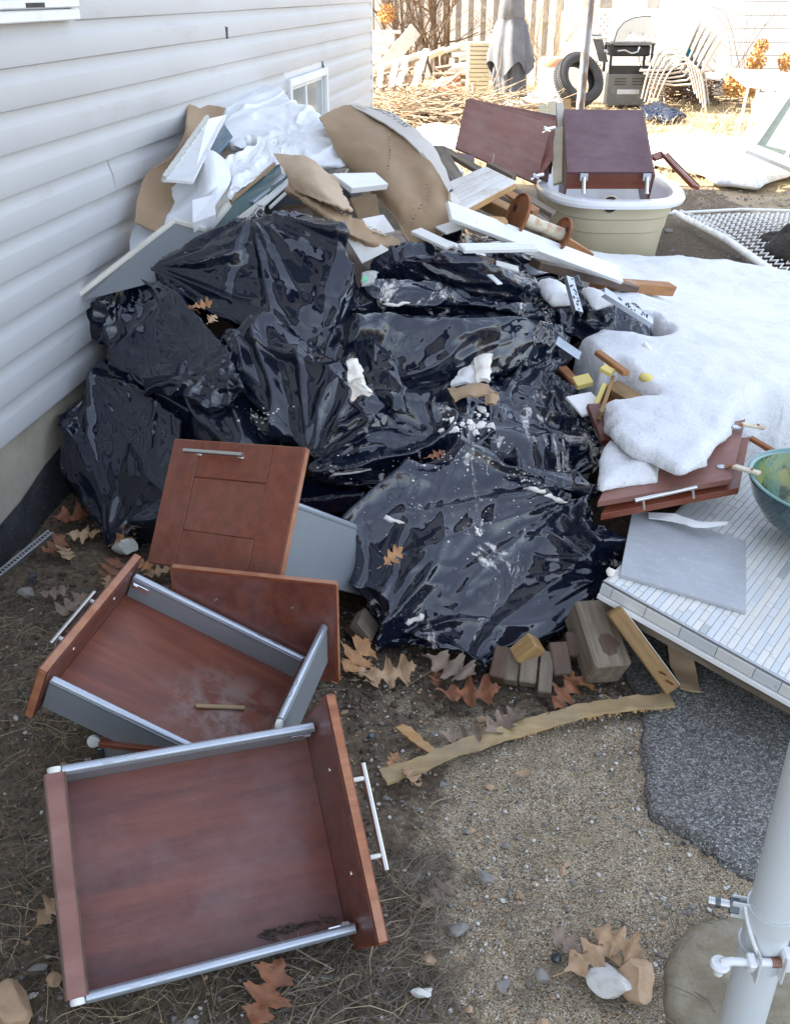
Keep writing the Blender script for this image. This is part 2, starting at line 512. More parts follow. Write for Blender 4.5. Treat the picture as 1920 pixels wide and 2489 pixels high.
# black plastic sheeting: thin, glossy, dusty in places
def blackbag(name, dust=.5, seed=0.0, white=0.0, rough=.06):
    s = NT(name)
    off = s.n('ShaderNodeVectorMath'); off.operation = 'ADD'; off.inputs[1].default_value = (seed, seed*2.3, seed*.7)
    s.l(s.raw, off.inputs[0]); v = off.outputs[0]
    base = (.0028, .0060, .0175)  # blue tint paints the reflected sky into the plastic's own colour
    haze = s.ramp(s.noise(3.2, 5, .6, v), [(.42, 0), (.75, dust*.04)])
    speck = s.ramp(s.vor(95, src=v), [(.06, 1), (.13, 0)])
    mask = s.ramp(s.noise(6, 5, .65, v), [(.50, 0), (.62, 1)])
    sp = s.math('MULTIPLY', speck, mask)
    sp = s.math('MULTIPLY', sp, .7)
    big = s.noise(6.5, 10, .72, s.map((1, .35, .8), v, (.3, .2, .9)), 1.2)
    st = s.ramp(big, [(.665-.095*white, 0), (.70-.085*white, 1.0)]) if white > 0 else None
    col = s.mix(haze, base, (.22, .235, .26))
    col = s.mix(s.math('MULTIPLY', sp, dust*.8), col, (.42, .42, .42))
    rg = s.ramp(s.noise(5, 4, .6, v), [(.3, rough*.75), (.75, rough*1.7)])
    if st is not None:
        fine = s.ramp(s.noise(60, 4, .7, v), [(.40, .1), (.58, 1)])
        st = s.math('MULTIPLY', st, fine)
        col = s.mix(st, col, (.72, .68, .63))
        rg = s.mix(st, rg, .85)
    s.set(Base_Color=col, Roughness=rg, IOR=1.5)
    s.b.inputs['Specular IOR Level'].default_value = .78
    w1 = s.noise(16, 4, .55, v, 1.2); w2 = s.noise(70, 3, .6, v, .8)
    # crinkle facets: every cell of a stretched, warped cell pattern is a small flat with its own tilt
    def facets(scale, stretch, rot, amp, prev):
        wv = s.n('ShaderNodeTexNoise'); wv.inputs['Scale'].default_value = scale*.45; wv.inputs['Detail'].default_value = 2
        s.l(v, wv.inputs['Vector'])
        wm = s.n('ShaderNodeVectorMath'); wm.operation = 'MULTIPLY_ADD'; wm.inputs[1].default_value = (1.1/scale,)*3
        s.l(wv.outputs[1], wm.inputs[0]); s.l(v, wm.inputs[2])
        mp = s.map(stretch, wm.outputs[0], rot)
        vo = s.n('ShaderNodeTexVoronoi'); vo.inputs['Scale'].default_value = scale; s.l(mp, vo.inputs['Vector'])
        d = s.n('ShaderNodeVectorMath'); d.operation = 'SUBTRACT'; s.l(mp, d.inputs[0]); s.l(vo.outputs['Position'], d.inputs[1])
        c = s.n('ShaderNodeVectorMath'); c.operation = 'SUBTRACT'; s.l(vo.outputs['Color'], c.inputs[0]); c.inputs[1].default_value = (.5, .5, .5)
        q = s.n('ShaderNodeVectorMath'); q.operation = 'DOT_PRODUCT'; s.l(d.outputs[0], q.inputs[0]); s.l(c.outputs[0], q.inputs[1])
        return s.bump(q.outputs['Value'], 1.0, amp, prev)
    n1 = facets(6, (1, .5, .8), (.2, .5, .4), .22, None)
    n1 = facets(13, (1, .3, .7), (.4, .3, .8), .12, n1)
    s.bump(w2, .08, .0015, n1)
    return s.m
M_['bag'] = blackbag('black_plastic_sheeting', .9, 0.0)
M_['bag_dusty'] = blackbag('black_plastic_sheeting_dusty', 1.5, 3.1, .55)
M_['bag_plaster'] = blackbag('black_plastic_sheeting_plaster', 1.3, 7.7, 1.0)

def cardboard(name, c=(.40, .28, .175), c2=(.33, .225, .135), ridges=False):
    s = NT(name)
    col = s.ramp(s.noise(4, 6, .6), [(.3, c2), (.7, c)])
    d = s.noise(11, 6, .7)
    col = s.mix(s.ramp(d, [(.6, 0), (.8, .5)]), col, (.52, .42, .31))
    s.set(Base_Color=col, Roughness=.85)
    s.b.inputs['Specular IOR Level'].default_value = .25
    h = s.noise(50, 4)
    n1 = s.bump(h, .25, .001)
    if ridges:
        wv = s.n('ShaderNodeTexWave'); wv.inputs['Scale'].default_value = 60; s.l(s.raw, wv.inputs[0])
        s.bump(wv.outputs[1], .25, .001, n1)
    return s.m
M_['card'] = cardboard('cardboard')
M_['card_grey'] = cardboard('pale_cardboard_face', (.56, .52, .47), (.50, .455, .40))
M_['card_pale'] = cardboard('torn_cardboard', (.58, .44, .31), (.5, .36, .24), True)

# vinyl siding
s = NT('vinyl_siding')
d = s.noise(1.8, 6, .6)
col = s.mix(s.ramp(d, [(.45, 0), (.8, .35)]), (.50, .495, .488), (.39, .382, .37))
col = s.mix(s.ramp(s.noise(3.5, 8, .75, s.map((.6, 1, 2.5))), [(.56, 0), (.74, .38)]), col, (.30, .275, .235))
ch = s.noise(13, 3, .5, s.map((1, 1, 2.2)))
col = s.mix(s.ramp(ch, [(.775, 0), (.79, .5)]), col, (.3, .3, .32))
s.set(Base_Color=col, Roughness=.5)
s.b.inputs['Specular IOR Level'].default_value = .4
s.bump(s.noise(16, 5, .6, s.map((2, 9, 9))), .28, .002)
M_['siding'] = s.m
s = NT('foundation_concrete')
d = s.noise(4, 7, .65)
col = s.ramp(d, [(.3, (.30, .265, .20)), (.55, (.42, .375, .29)), (.75, (.50, .46, .37))])
s.set(Base_Color=col, Roughness=.9); s.bump(s.noise(60, 5, .7), .5, .003)
M_['concrete'] = s.m
s = NT('black_tar_coating')
d = s.noise(16, 6, .7)
col = s.ramp(d, [(.35, (.02, .021, .024)), (.7, (.055, .055, .06))])
sp = s.ramp(s.noise(120, 3, .6), [(.62, 0), (.68, .6)])
col = s.mix(sp, col, (.25, .24, .23))
s.set(Base_Color=col, Roughness=.7); s.bump(s.noise(60, 5, .7), .6, .003)
M_['tar'] = s.m

# ground: soil near the house and heap, wet sand and gravel in the open
s = NT('sandy_ground')
v = s.raw
big = s.noise(1.6, 5, .6, v)
med = s.noise(9, 6, .65, v)
grit = s.vor(420, out='Color', src=v)
sepg = s.n('ShaderNodeSeparateColor'); s.l(grit, sepg.inputs[0])
sand = s.ramp(sepg.outputs[0], [(.0, (.045, .038, .032)), (.17, (.15, .115, .078)), (.4, (.29, .225, .14)), (.7, (.38, .30, .19)), (.95, (.44, .38, .28)), (1, (.72, .70, .66))])
soil = s.ramp(s.noise(60, 6, .7, v), [(.3, (.05, .037, .025)), (.55, (.15, .112, .074)), (.75, (.27, .21, .14))])
at = s.n('ShaderNodeAttribute'); at.attribute_name = 'soil'
f = s.math('ADD', at.outputs['Fac'], s.math('MULTIPLY', s.math('SUBTRACT', med, .5), 1.5))
f = s.math('ADD', f, s.math('MULTIPLY', s.math('SUBTRACT', big, .42), 1.3))
f = s.math('ADD', f, s.math('MULTIPLY', s.math('SUBTRACT', s.noise(45, 4, .6, v), .5), .7))
mixf = s.ramp(f, [(.38, 0), (.62, 1)])
near = s.mix(mixf, sand, soil)
at2 = s.n('ShaderNodeAttribute'); at2.attribute_name = 'far'
strawc = s.ramp(s.noise(7, 8, .75, v), [(.3, (.16, .10, .05)), (.5, (.40, .29, .15)), (.7, (.58, .46, .27))])
col = s.mix(at2.outputs['Fac'], near, strawc)
s.set(Base_Color=col, Roughness=.92)
s.b.inputs['Specular IOR Level'].default_value = .3
n1 = s.bump(s.noise(40, 6, .7, v), .7, .008)
s.bump(sepg.outputs[1], .55, .0025, n1)
M_['ground'] = s.m
s = NT('asphalt')
v = s.raw
g = s.vor(230, out='Color', src=v); sg = s.n('ShaderNodeSeparateColor'); s.l(g, sg.inputs[0])
edge = s.vor(230, 'DISTANCE_TO_EDGE', src=v)
st = s.ramp(sg.outputs[0], [(0, (.085, .082, .076)), (.4, (.20, .193, .178)), (.75, (.34, .33, .305)), (1, (.55, .53, .49))])
col = s.mix(s.ramp(edge, [(.02, 1), (.09, 0)]), st, (.075, .072, .066))
col = s.mix(s.ramp(s.noise(5, 6, .7, v), [(.5, 0), (.75, .35)]), col, (.24, .21, .17))
s.set(Base_Color=col, Roughness=.85)
s.bump(s.ramp(edge, [(.0, 0), (.22, 1)]), .8, .003)
M_['asphalt'] = s.m
s = NT('worn_concrete')
v = s.raw
col = s.ramp(s.noise(9, 7, .7, v), [(.3, (.15, .12, .075)), (.5, (.25, .21, .14)), (.72, (.36, .33, .27))])
g = s.noise(70, 5, .7, v)
col = s.mix(s.ramp(g, [(.58, 0), (.66, .6)]), col, (.13, .12, .10))
s.set(Base_Color=col, Roughness=.9); s.bump(s.noise(50, 6, .7, v), .8, .005)
M_['slab'] = s.m
# snow: granular, dirt-flecked
s = NT('old_snow')
v = s.raw
col = s.ramp(s.noise(2.2, 6, .65, v), [(.3, (.76, .765, .775)), (.6, (.87, .872, .88))])
sp = s.ramp(s.vor(75, src=v), [(.05, 1), (.12, 0)])
at = s.n('ShaderNodeAttribute'); at.attribute_name = 'rim'
mk = s.ramp(s.math('ADD', s.noise(11, 5, .7, v), s.math('MULTIPLY', at.outputs['Fac'], .2)), [(.46, 0), (.64, 1)])
col = s.mix(s.math('MULTIPLY', sp, mk), col, (.10, .08, .06))
sp2 = s.ramp(s.vor(170, src=v), [(.08, .6), (.16, 0)])
col = s.mix(s.math('MULTIPLY', sp2, .5), col, (.35, .32, .29))
s.set(Base_Color=col, Roughness=.7)
s.b.inputs['Subsurface Weight'].default_value = .0
n1 = s.bump(s.noise(30, 6, .7, v), .8, .018)
s.bump(s.noise(160, 4, .7, v), .7, .004, n1)
M_['snow'] = s.m
# grey stone tile
s = NT('grey_slate_tile')
v = s.raw
col = s.ramp(s.noise(5, 8, .7, v, .5), [(.3, (.33, .345, .36)), (.7, (.44, .455, .47))])
vein = s.ramp(s.noise(3.2, 5, .6, s.map((1, 3, 1), v, (0, 0, .6)), 1.5), [(.488, 0), (.5, .32), (.512, 0)])
col = s.mix(vein, col, (.62, .64, .66))
sp = s.ramp(s.noise(90, 3, .6, v), [(.70, 0), (.74, .5)])
col = s.mix(sp, col, (.7, .7, .7))
s.set(Base_Color=col, Roughness=.42); s.bump(s.noise(40, 5, .7, v), .15, .001)
M_['tile'] = s.m
# marble mosaic pieces: colour by piece
s = NT('marble_mosaic')
r = s.rnd
col = s.ramp(r, [(0, (.64, .635, .60)), (.22, (.58, .61, .61)), (.4, (.68, .67, .63)), (.58, (.55, .585, .59)), (.72, (.66, .645, .59)), (.86, (.62, .635, .63)), (.965, (.42, .44, .44)), (1, (.5, .5, .47))], 'CONSTANT')
vein = s.noise(26, 6, .7, None, 2.0)
vm = s.ramp(vein, [(.60, 0), (.67, .75)])
pick = s.ramp(s.math('FRACT', s.math('MULTIPLY', r, 17.3)), [(.72, 0), (.76, 1)])
col = s.mix(s.math('MULTIPLY', vm, pick), col, (.14, .15, .17))
col = s.mix(s.ramp(s.noise(9, 4), [(.4, 0), (.8, .25)]), col, (.45, .42, .36))
s.set(Base_Color=col, Roughness=.34)
M_['mosaic'] = s.m
M_['grout'] = paint('pale_grout', (.62, .61, .57), .9, (.35, .33, .28), .5)
# glass bowl with painted underside
s = NT('painted_glass_bowl')
v = s.raw
p1 = s.noise(5, 4, .55, v, 1.2); p2 = s.noise(16, 5, .65, v, .6)
col = s.ramp(p1, [(.30, (.02, .10, .09)), (.45, (.07, .16, .09)), (.55, (.19, .23, .07)), (.7, (.08, .19, .13))])
col = s.mix(s.ramp(p2, [(.52, 0), (.60, .95)]), col, (.018, .018, .01))
col = s.mix(s.ramp(s.noise(11, 4, .6, v), [(.56, 0), (.66, .7)]), col, (.30, .26, .07))
s.set(Base_Color=col, Roughness=.25)
M_['bowl_in'] = s.m
s = NT('teal_glass_underside')
col = s.ramp(s.noise(14, 6, .7, s.raw, .8), [(.3, (.008, .025, .03)), (.55, (.014, .06, .07)), (.75, (.03, .12, .13))])
s.set(Base_Color=col, Roughness=.1, Coat_Weight=.6, Coat_Roughness=.05)
M_['bowl_out'] = s.m
def glassy(name, c, rough, alpha):
    s = NT(name)
    s.set(Base_Color=c, Roughness=rough, Alpha=alpha)
    s.b.inputs['Specular IOR Level'].default_value = .7
    return s.m
M_['pane'] = glassy('window_glass', (.42, .52, .52), .06, .45)
M_['pane_dark'] = glassy('dark_window_glass', (.08, .10, .11), .07, .9)
M_['screen'] = glassy('grey_insect_screen', (.20, .215, .225), .6, .93)
M_['clearfilm'] = glassy('clear_plastic_film', (.62, .66, .62), .18, .55)
M_['foamsheet'] = glassy('translucent_foam_sheet', (.80, .82, .84), .5, .97)
M_['tub_out'] = paint('beige_fibreglass', (.53, .455, .30), .5, (.42, .38, .28), .4, .15, 3)
M_['tub_rim'] = paint('white_acrylic', (.80, .80, .80), .2, (.6, .58, .55), .25, .02, 5)
M_['twig'] = wood('bare_twig', (.20, .135, .085), (.10, .065, .04), .8, 6, .5, None, .2)
M_['twig_pale'] = wood('pale_dry_stem', (.42, .32, .20), (.25, .17, .10), .8, 6, .5, None, .2)
M_['straw'] = leafmat('dry_straw', (.42, .33, .19), (.22, .16, .09))
M_['straw_dark'] = leafmat('old_grey_straw', (.20, .165, .115), (.09, .07, .05))
M_['hydrangea'] = leafmat('dried_orange_flower_head', (.62, .36, .12), (.35, .17, .05))
M_['whitefence'] = paint('white_fence_paint', (.78, .78, .75), .7, (.5, .45, .38), .5, .3, 3)
M_['greyfence'] = paint('grey_weathered_fence', (.36, .34, .31), .9, (.2, .18, .15), .6, .3, 3)

def rough_earth(name, a, b, c):
    s = NT(name); s.set(Base_Color=s.ramp(s.noise(50, 6, .7), [(.3, a), (.55, b), (.75, c)]), Roughness=.95); s.bump(s.noise(80, 5, .7), .6, .004); return s.m
M_['clod'] = rough_earth('soil_clod', (.03, .023, .016), (.09, .066, .044), (.18, .14, .10))
M_['soilmat'] = rough_earth('dark_soil', (.012, .010, .008), (.035, .028, .022), (.08, .065, .05))
M_['veneer'] = wood('pale_splintered_wood', (.50, .37, .19), (.36, .25, .12), .8, 14, .7, (.25, .2, .14), .4, dirt_amt=.6)

# dusty bottom of the left drawer
s = NT('cherry_laminate_dusty')
g = s.noise(3.0, 6, .6, s.map((1.2, 9, 9)), .6)
col = s.ramp(g, [(.3, (.135, .038, .022)), (.68, (.24, .070, .034))])
col = s.mix(.3, col, s.ramp(s.noise(30, 4, .6, s.map((1, 12, 12))), [(.3, (.35, .3, .28)), (.7, (1, 1, 1))]), 'MULTIPLY')
dd_ = s.n('ShaderNodeVectorMath'); dd_.operation = 'DISTANCE'; dd_.inputs[1].default_value = (-.33, .03, 0); s.l(s.raw, dd_.inputs[0])
mk = s.math('MULTIPLY', s.ramp(dd_.outputs['Value'], [(.02, 1), (.17, 0)]), s.ramp(s.noise(14, 7, .7, s.raw), [(.44, 0), (.58, 1)]))
col = s.mix(s.math('MULTIPLY', mk, .65), col, (.36, .31, .28))
s.set(Base_Color=col, Roughness=s.mix(mk, .4, .9)); M_['cherry_dusty'] = s.m
# ------------------------------------------------------------------ ground
def sstep(x, a, b):
    t = np.clip((x-a)/(b-a), 0, 1); return t*t*(3-2*t)
def gz(P):                           # ground height
    P = np.asarray(P, float)
    Q = np.stack([P[:, 0], P[:, 1], np.zeros(len(P))], 1)
    nearw = 1-sstep(P[:, 1], 5, 9)
    h = .010*fbm(Q, 3.1, 3, 3) + .005*fbm(Q, 14, 3, 9)*nearw
    d = (P[:, 0]-WA.x)*WN.x + (P[:, 1]-WA.y)*WN.y
    h = h*sstep(np.abs(P[:, 0]-.7), -.2, .9) if False else h
    return h - .012
xs = np.concatenate([np.linspace(-60, -3, 12)[:-1], np.linspace(-3, -1.3, 12)[:-1], np.linspace(-1.3, 1.1, 190)[:-1], np.linspace(1.1, 6, 60)[:-1], np.linspace(6, 70, 16)])
ys = np.concatenate([np.linspace(-40, .4, 12)[:-1], np.linspace(.4, 2.6, 180)[:-1], np.linspace(2.6, 22, 130)[:-1], np.linspace(22, 90, 14)])
X, Yg = np.meshgrid(xs, ys, indexing='ij')
P = np.stack([X.ravel(), Yg.ravel(), np.zeros(X.size)], 1)
P[:, 2] = gz(P)
micro = (P[:, 1] < 2.7) & (np.abs(P[:, 0]) < 1.4)
P[micro, 2] += .0035*fbm(P[micro], 42, 2, 31)
nx, ny = len(xs), len(ys)
idx = np.arange(nx*ny).reshape(nx, ny)
Fc = np.stack([idx[:-1, :-1].ravel(), idx[1:, :-1].ravel(), idx[1:, 1:].ravel(), idx[:-1, 1:].ravel()], 1)
ground = np_mesh('ground', P, Fc, M_['ground'])
setp(ground, kind='structure')
soil = np.maximum(1-sstep(P[:, 0], -.30, .35), sstep(P[:, 1], 1.62+.12*P[:, 0], 1.95)*.8)
soil = np.maximum(soil, sstep(-P[:, 1]+.0*P[:, 0], -.98, -.80)*.6)
a = ground.data.attributes.new('soil', 'FLOAT', 'POINT'); a.data.foreach_set('value', soil.astype(np.float32))
far = sstep(P[:, 1] + .4*vnoise(P, 1.2, 5), 8.2, 9.4)
a = ground.data.attributes.new('far', 'FLOAT', 'POINT'); a.data.foreach_set('value', far.astype(np.float32))

# flat or mounded sheets with their own outline
def sdf_poly(Q, poly):
    poly = np.asarray(poly, float); n = len(poly)
    d = np.full(len(Q), 1e9); inside = np.zeros(len(Q), bool); near = np.zeros((len(Q), 2))
    for i in range(n):
        a, b = poly[i], poly[(i+1) % n]
        e = b-a; t = np.clip(((Q-a)@e)/(e@e), 0, 1)
        c = a+t[:, None]*e
        dd = np.linalg.norm(Q-c, axis=1)
        m = dd < d; d[m] = dd[m]; near[m] = c[m]
        cond = ((a[1] <= Q[:, 1]) & (b[1] > Q[:, 1])) | ((b[1] <= Q[:, 1]) & (a[1] > Q[:, 1]))
        xi = a[0]+(Q[:, 1]-a[1])/(b[1]-a[1]+1e-12)*(b[0]-a[0])
        inside ^= cond & (Q[:, 0] < xi)
    return np.where(inside, d, -d), near
def mound(name, poly, ztop, zbot, r, res, mat, holes=(), parent=None, wob=.006, seed=0):
    poly = np.asarray(poly, float)
    lo = poly.min(0)-res*2; hi = poly.max(0)+res*2
    xs = np.arange(lo[0], hi[0], res); ys = np.arange(lo[1], hi[1], res)
    X, Yq = np.meshgrid(xs, ys, indexing='ij'); Q = np.stack([X.ravel(), Yq.ravel()], 1)
    d, near = sdf_poly(Q, poly)
    for h in holes:
        dh, nh = sdf_poly(Q, h)
        m = -dh < d; d = np.where(m, -dh, d); near[m] = nh[m]
    Z3 = np.stack([Q[:, 0], Q[:, 1], Q[:, 0]*0], 1)
    ins = d > 0
    cellx = ins.reshape(X.shape)
    idx = np.arange(X.size).reshape(X.shape)
    # keep cells with at least one inner corner; outer corners snap to the outline
    c = np.stack([cellx[:-1, :-1], cellx[1:, :-1], cellx[1:, 1:], cellx[:-1, 1:]]).any(0)
    F0 = np.stack([idx[:-1, :-1][c], idx[1:, :-1][c], idx[1:, 1:][c], idx[:-1, 1:][c]], 1)
    used = np.unique(F0)
    Q2 = Q.copy(); out = (~ins)
    Q2[out] = near[out]
    dd = np.maximum(d, 0)
    prof = np.sqrt(np.clip(1-(1-np.minimum(dd/r, 1))**2, 0, 1))
    zt, zb = ztop(Q2), zbot(Q2)
    edge_z = zb + (zt-zb)*.35
    Zt = edge_z+(zt-edge_z)*prof + wob*fbm(Z3, 7, 4, seed)*np.minimum(dd/r, 1)
    Zb = edge_z+(zb-edge_z)*prof
    remap = -np.ones(len(Q), int); remap[used] = np.arange(len(used)); n = len(used)
    Vt = np.stack([Q2[used, 0], Q2[used, 1], Zt[used]], 1); Vb = np.stack([Q2[used, 0], Q2[used, 1], Zb[used]], 1)
    Ft = remap[F0]
    # boundary verts shared between top and bottom
    bottom_id = np.where(out[used], np.arange(n), np.arange(n)+n)
    Fb = bottom_id[Ft][:, ::-1]
    o = np_mesh(name, np.vstack([Vt, Vb]), np.vstack([Ft, Fb]), mat, parent)
    rim = np.concatenate([1-sstep(dd[used], 0, r*.9)]*2).astype(np.float32)
    vals = np.zeros(len(o.data.vertices), np.float32); vals[:len(rim)] = rim[:len(vals)]
    at = o.data.attributes.new('rim', 'FLOAT', 'POINT'); at.data.foreach_set('value', vals)
    return o
def wxy(pts, z=0.0):
    return [tuple(W(p[0], p[1], p[2] if len(p) > 2 else z)[:2]) for p in pts]
def wiggle(poly, amp, n=6, seed=0):
    poly = np.asarray(poly, float); out = []
    for i in range(len(poly)):
        a, b = poly[i], poly[(i+1) % len(poly)]
        for k in range(n): out.append(a+(b-a)*k/n)
    out = np.array(out); Z = np.stack([out[:, 0], out[:, 1], out[:, 0]*0], 1)
    out[:, 0] += amp*fbm(Z, 9, 3, seed); out[:, 1] += amp*fbm(Z, 9, 3, seed+50)
    return out
ap = wxy([(1500, 1590), (1560, 1690), (1558, 1750), (1550, 1807), (1568, 1921), (1581, 1984), (1640, 2010), (1695, 2046), (1757, 2103), (1803, 2125), (1920, 2160)]) + [(.9, 1.2), (2.6, 1.2), (2.6, 2.6), (.6, 2.3)]
asphalt = mound('asphalt_patch', wiggle(ap, .006, 5, 2), lambda Q: Q[:, 0]*0+.003, lambda Q: Q[:, 0]*0-.03, .010, .014, M_['asphalt'], wob=.004)
setp(asphalt, kind='structure')
fp = wxy([(1700, 2240), (1640, 2290), (1610, 2340), (1604, 2434), (1625, 2540)]) + [(.45, .80), (.95, .80), (.95, 1.16), (.72, 1.20)]
foot = mound('concrete_footing', wiggle(fp, .006, 5, 5), lambda Q: Q[:, 0]*0+.012, lambda Q: Q[:, 0]*0-.03, .02, .012, M_['slab'], wob=.006)
setp(foot, kind='structure')

# ------------------------------------------------------------------ house
house = thing('house', (WB.x, WB.y, 0), 'house wall clad in pale grey horizontal vinyl siding above a concrete foundation', 'house')
HM = Matrix(((WDIR.x, WN.x, 0, WA.x), (WDIR.y, WN.y, 0, WA.y), (0, 0, 1, 0), (0, 0, 0, 1)))   # x along the wall, y out into the yard
HL = (WB-WA).length
X0 = -4.0
COURSE, Z0 = .1072, .330
bw0, bw1, bz1 = (WW(697, 215)-WA).dot(WDIR)+.0, (WW(783, 230)-WA).dot(WDIR), .995      # basement window
uw1, uz0 = (WW(165, 38)-WA).dot(WDIR), 1.405                                       # upper window: right end, sill height
rr = random.Random(4)
def siding_course(xa, xb, z, top_cut=COURSE, seed=0):
    n = max(2, int((xb-xa)/.12))
    prof = [(.002, -.005), (.0155, -.001), (.0165, .003), (.0130, .058), (.0115, .064), (.0060, .074), (.0030, .088), (.0020, .1085)]
    prof = [p for p in prof if p[1] <= top_cut+.003]
    V = []
    for i in range(n+1):
        x = xa+(xb-xa)*i/n
        wv = .0016*math.sin(x*1.9+seed)+.0012*math.sin(x*5.3+seed*2.1)
        for (py, pz) in prof: V.append((x, py+wv*min(1, pz/.03 if pz > 0 else 0), z+pz+.0006*math.sin(x*2.7+seed)))
    k = len(prof); Fc = [(i*k+j, i*k+j+1, (i+1)*k+j+1, (i+1)*k+j) for i in range(n) for j in range(k-1)]
    o = np_mesh('siding_panel', V, Fc, M_['siding'], house, HM, smooth=True)
    try: o.data.set_sharp_from_angle(angle=math.radians(28))
    except Exception: pass
ncourse = 44
for i in range(ncourse):
    z = Z0+i*COURSE
    spans = [(X0, HL-.03)]
    if z+COURSE*.5 < bz1+.05 and z > .6:                          # basement window cut
        spans = [(X0, bw0-.045), (bw1+.045, HL-.03)]
    if uz0-.03 < z < 2.5: spans = [(uw1+.045, HL-.03)]
    for (a, b) in spans:
        cuts = []
        if b-a > 3:
            cuts = [a+(b-a)*(.25+.5*((i*.37) % 1))]
        ed = [a]+cuts+[b]
        for q in range(len(ed)-1):
            siding_course(ed[q]-(.02 if q else 0), ed[q+1], z, seed=i*1.7+q)
m = MB(); m.box(((X0+HL)/2, -.06, .14), (HL-X0-.02, .10, .42)); m.build('foundation', M_['concrete'], house, HM)
# tar coating on the lower foundation, rising towards the heap
V = []; n = 60
for i in range(n+1):
    x = X0+(HL-.05-X0)*i/n
    h = .10+.17*sstep(np.array([x]), .0, 1.0)[0]+.012*math.sin(x*9)+.01*math.sin(x*23)
    V += [(x, -.006, -.05), (x, -.0065, h)]
V = np.array(V); V[:, 1] = -.0055
Fc = [(2*i, 2*i+2, 2*i+3, 2*i+1) for i in range(n)]
np_mesh('tar_coating', V, Fc, M_['tar'], house, HM, smooth=False)
m = MB(); m.box(((X0+HL)/2-.02, -.055, 2.7), (HL-X0-.06, .10, 4.74)); m.build('wall_sheathing', M_['whitepaint'], house, HM)
m = MB(); m.box((HL-.012, -.01, 2.68), (.03, .055, 4.72), bev=.004); m.build('corner_trim', M_['trim'], house, HM)
m = MB(); m.box(((X0+HL)/2-.02, -4.1, 2.5), (HL-X0-.08, 7.9, 5.1)); m.build('rear_wall', M_['siding'], house, HM)
m = MB()
rx0, rx1 = X0-.3, HL+.35
m.poly([(rx0, .45, 5.0), (rx1, .45, 5.0), (rx1, -4.1, 6.3), (rx0, -4.1, 6.3)], .12)
m.poly([(rx0, -4.1, 6.3), (rx1, -4.1, 6.3), (rx1, -8.7, 5.0), (rx0, -8.7, 5.0)], .12)
m.build('roof', M_['black'], house, HM)
# basement window
wdw = MB()
fy = .022
wdw.box(((bw0+bw1)/2, fy, bz1+.022), (bw1-bw0+.09, .03, .044), bev=.003)
wdw.box((bw0-.022, fy, .80), (.044, .028, .40), bev=.003); wdw.box((bw1+.022, fy, .80), (.044, .028, .40), bev=.003)
wdw.box(((bw0+bw1)/2, fy, .60), (bw1-bw0+.09, .03, .044), bev=.003)
bwin = wdw.build('basement_window', M_['trim'], house, HM)
m = MB()
m.box(((bw0+bw1)/2-.02, .004, .8), (.035, .012, .40)); m.box((bw1-.02, .003, .8), (.03, .012, .4)); m.box((bw0+.02, .003, .8), (.03, .012, .4)); m.box(((bw0+bw1)/2, .002, bz1-.012), (bw1-bw0, .012, .024))
m.build('sash', M_['trim'], bwin, HM)
m = MB(); m.box(((bw0+bw1)/2, -.004, .8), (bw1-bw0-.004, .004, .39)); m.build('pane', paint('curtained_glass', (.36, .39, .37), .08, (.25, .28, .26), .6, 0, 3), bwin, HM)
# upper window, only its lower corner in view
wdw = MB()
wdw.box(((X0+uw1)/2, .024, uz0+.012), (uw1-X0, .036, .030), bev=.003)
wdw.box(((X0+uw1)/2, .034, uz0+.042), (uw1-X0-.02, .03, .022), bev=.003)
wdw.box((uw1-.022, .022, uz0+.55), (.044, .03, 1.1), bev=.003)
uwin = wdw.build('upper_window', M_['trim'], house, HM)
m = MB(); m.box(((X0+uw1)/2-.03, .014, uz0+.09), (uw1-X0-.07, .012, .05), bev=.002); m.box((uw1-.07, .013, uz0+.55), (.04, .012, 1.0), bev=.002); m.build('sash', M_['whiteplastic'], uwin, HM)
m = MB(); m.box(((X0+uw1)/2-.05, .004, uz0+.6), (uw1-X0-.1, .004, 1.0)); m.build('pane', M_['pane_dark'], uwin, HM)
m = MB(); m.box((uw1-.30, .046, uz0+.040), (.11, .01, .012)); m.build('weep_slot', M_['black'], uwin, HM)
# small marks on the siding
sp = WW(552, 78, .018)
m = MB(); 
for k in range(6):
    m.poly([sp+WDIR*(rr.uniform(-.02, .02))+Vector((0, 0, rr.uniform(-.03, .03))) for _ in range(3)], .004, WN)
setp(m.build('torn_tab', M_['black']), 'small black torn scrap stuck to the siding high on the wall', 'scrap')
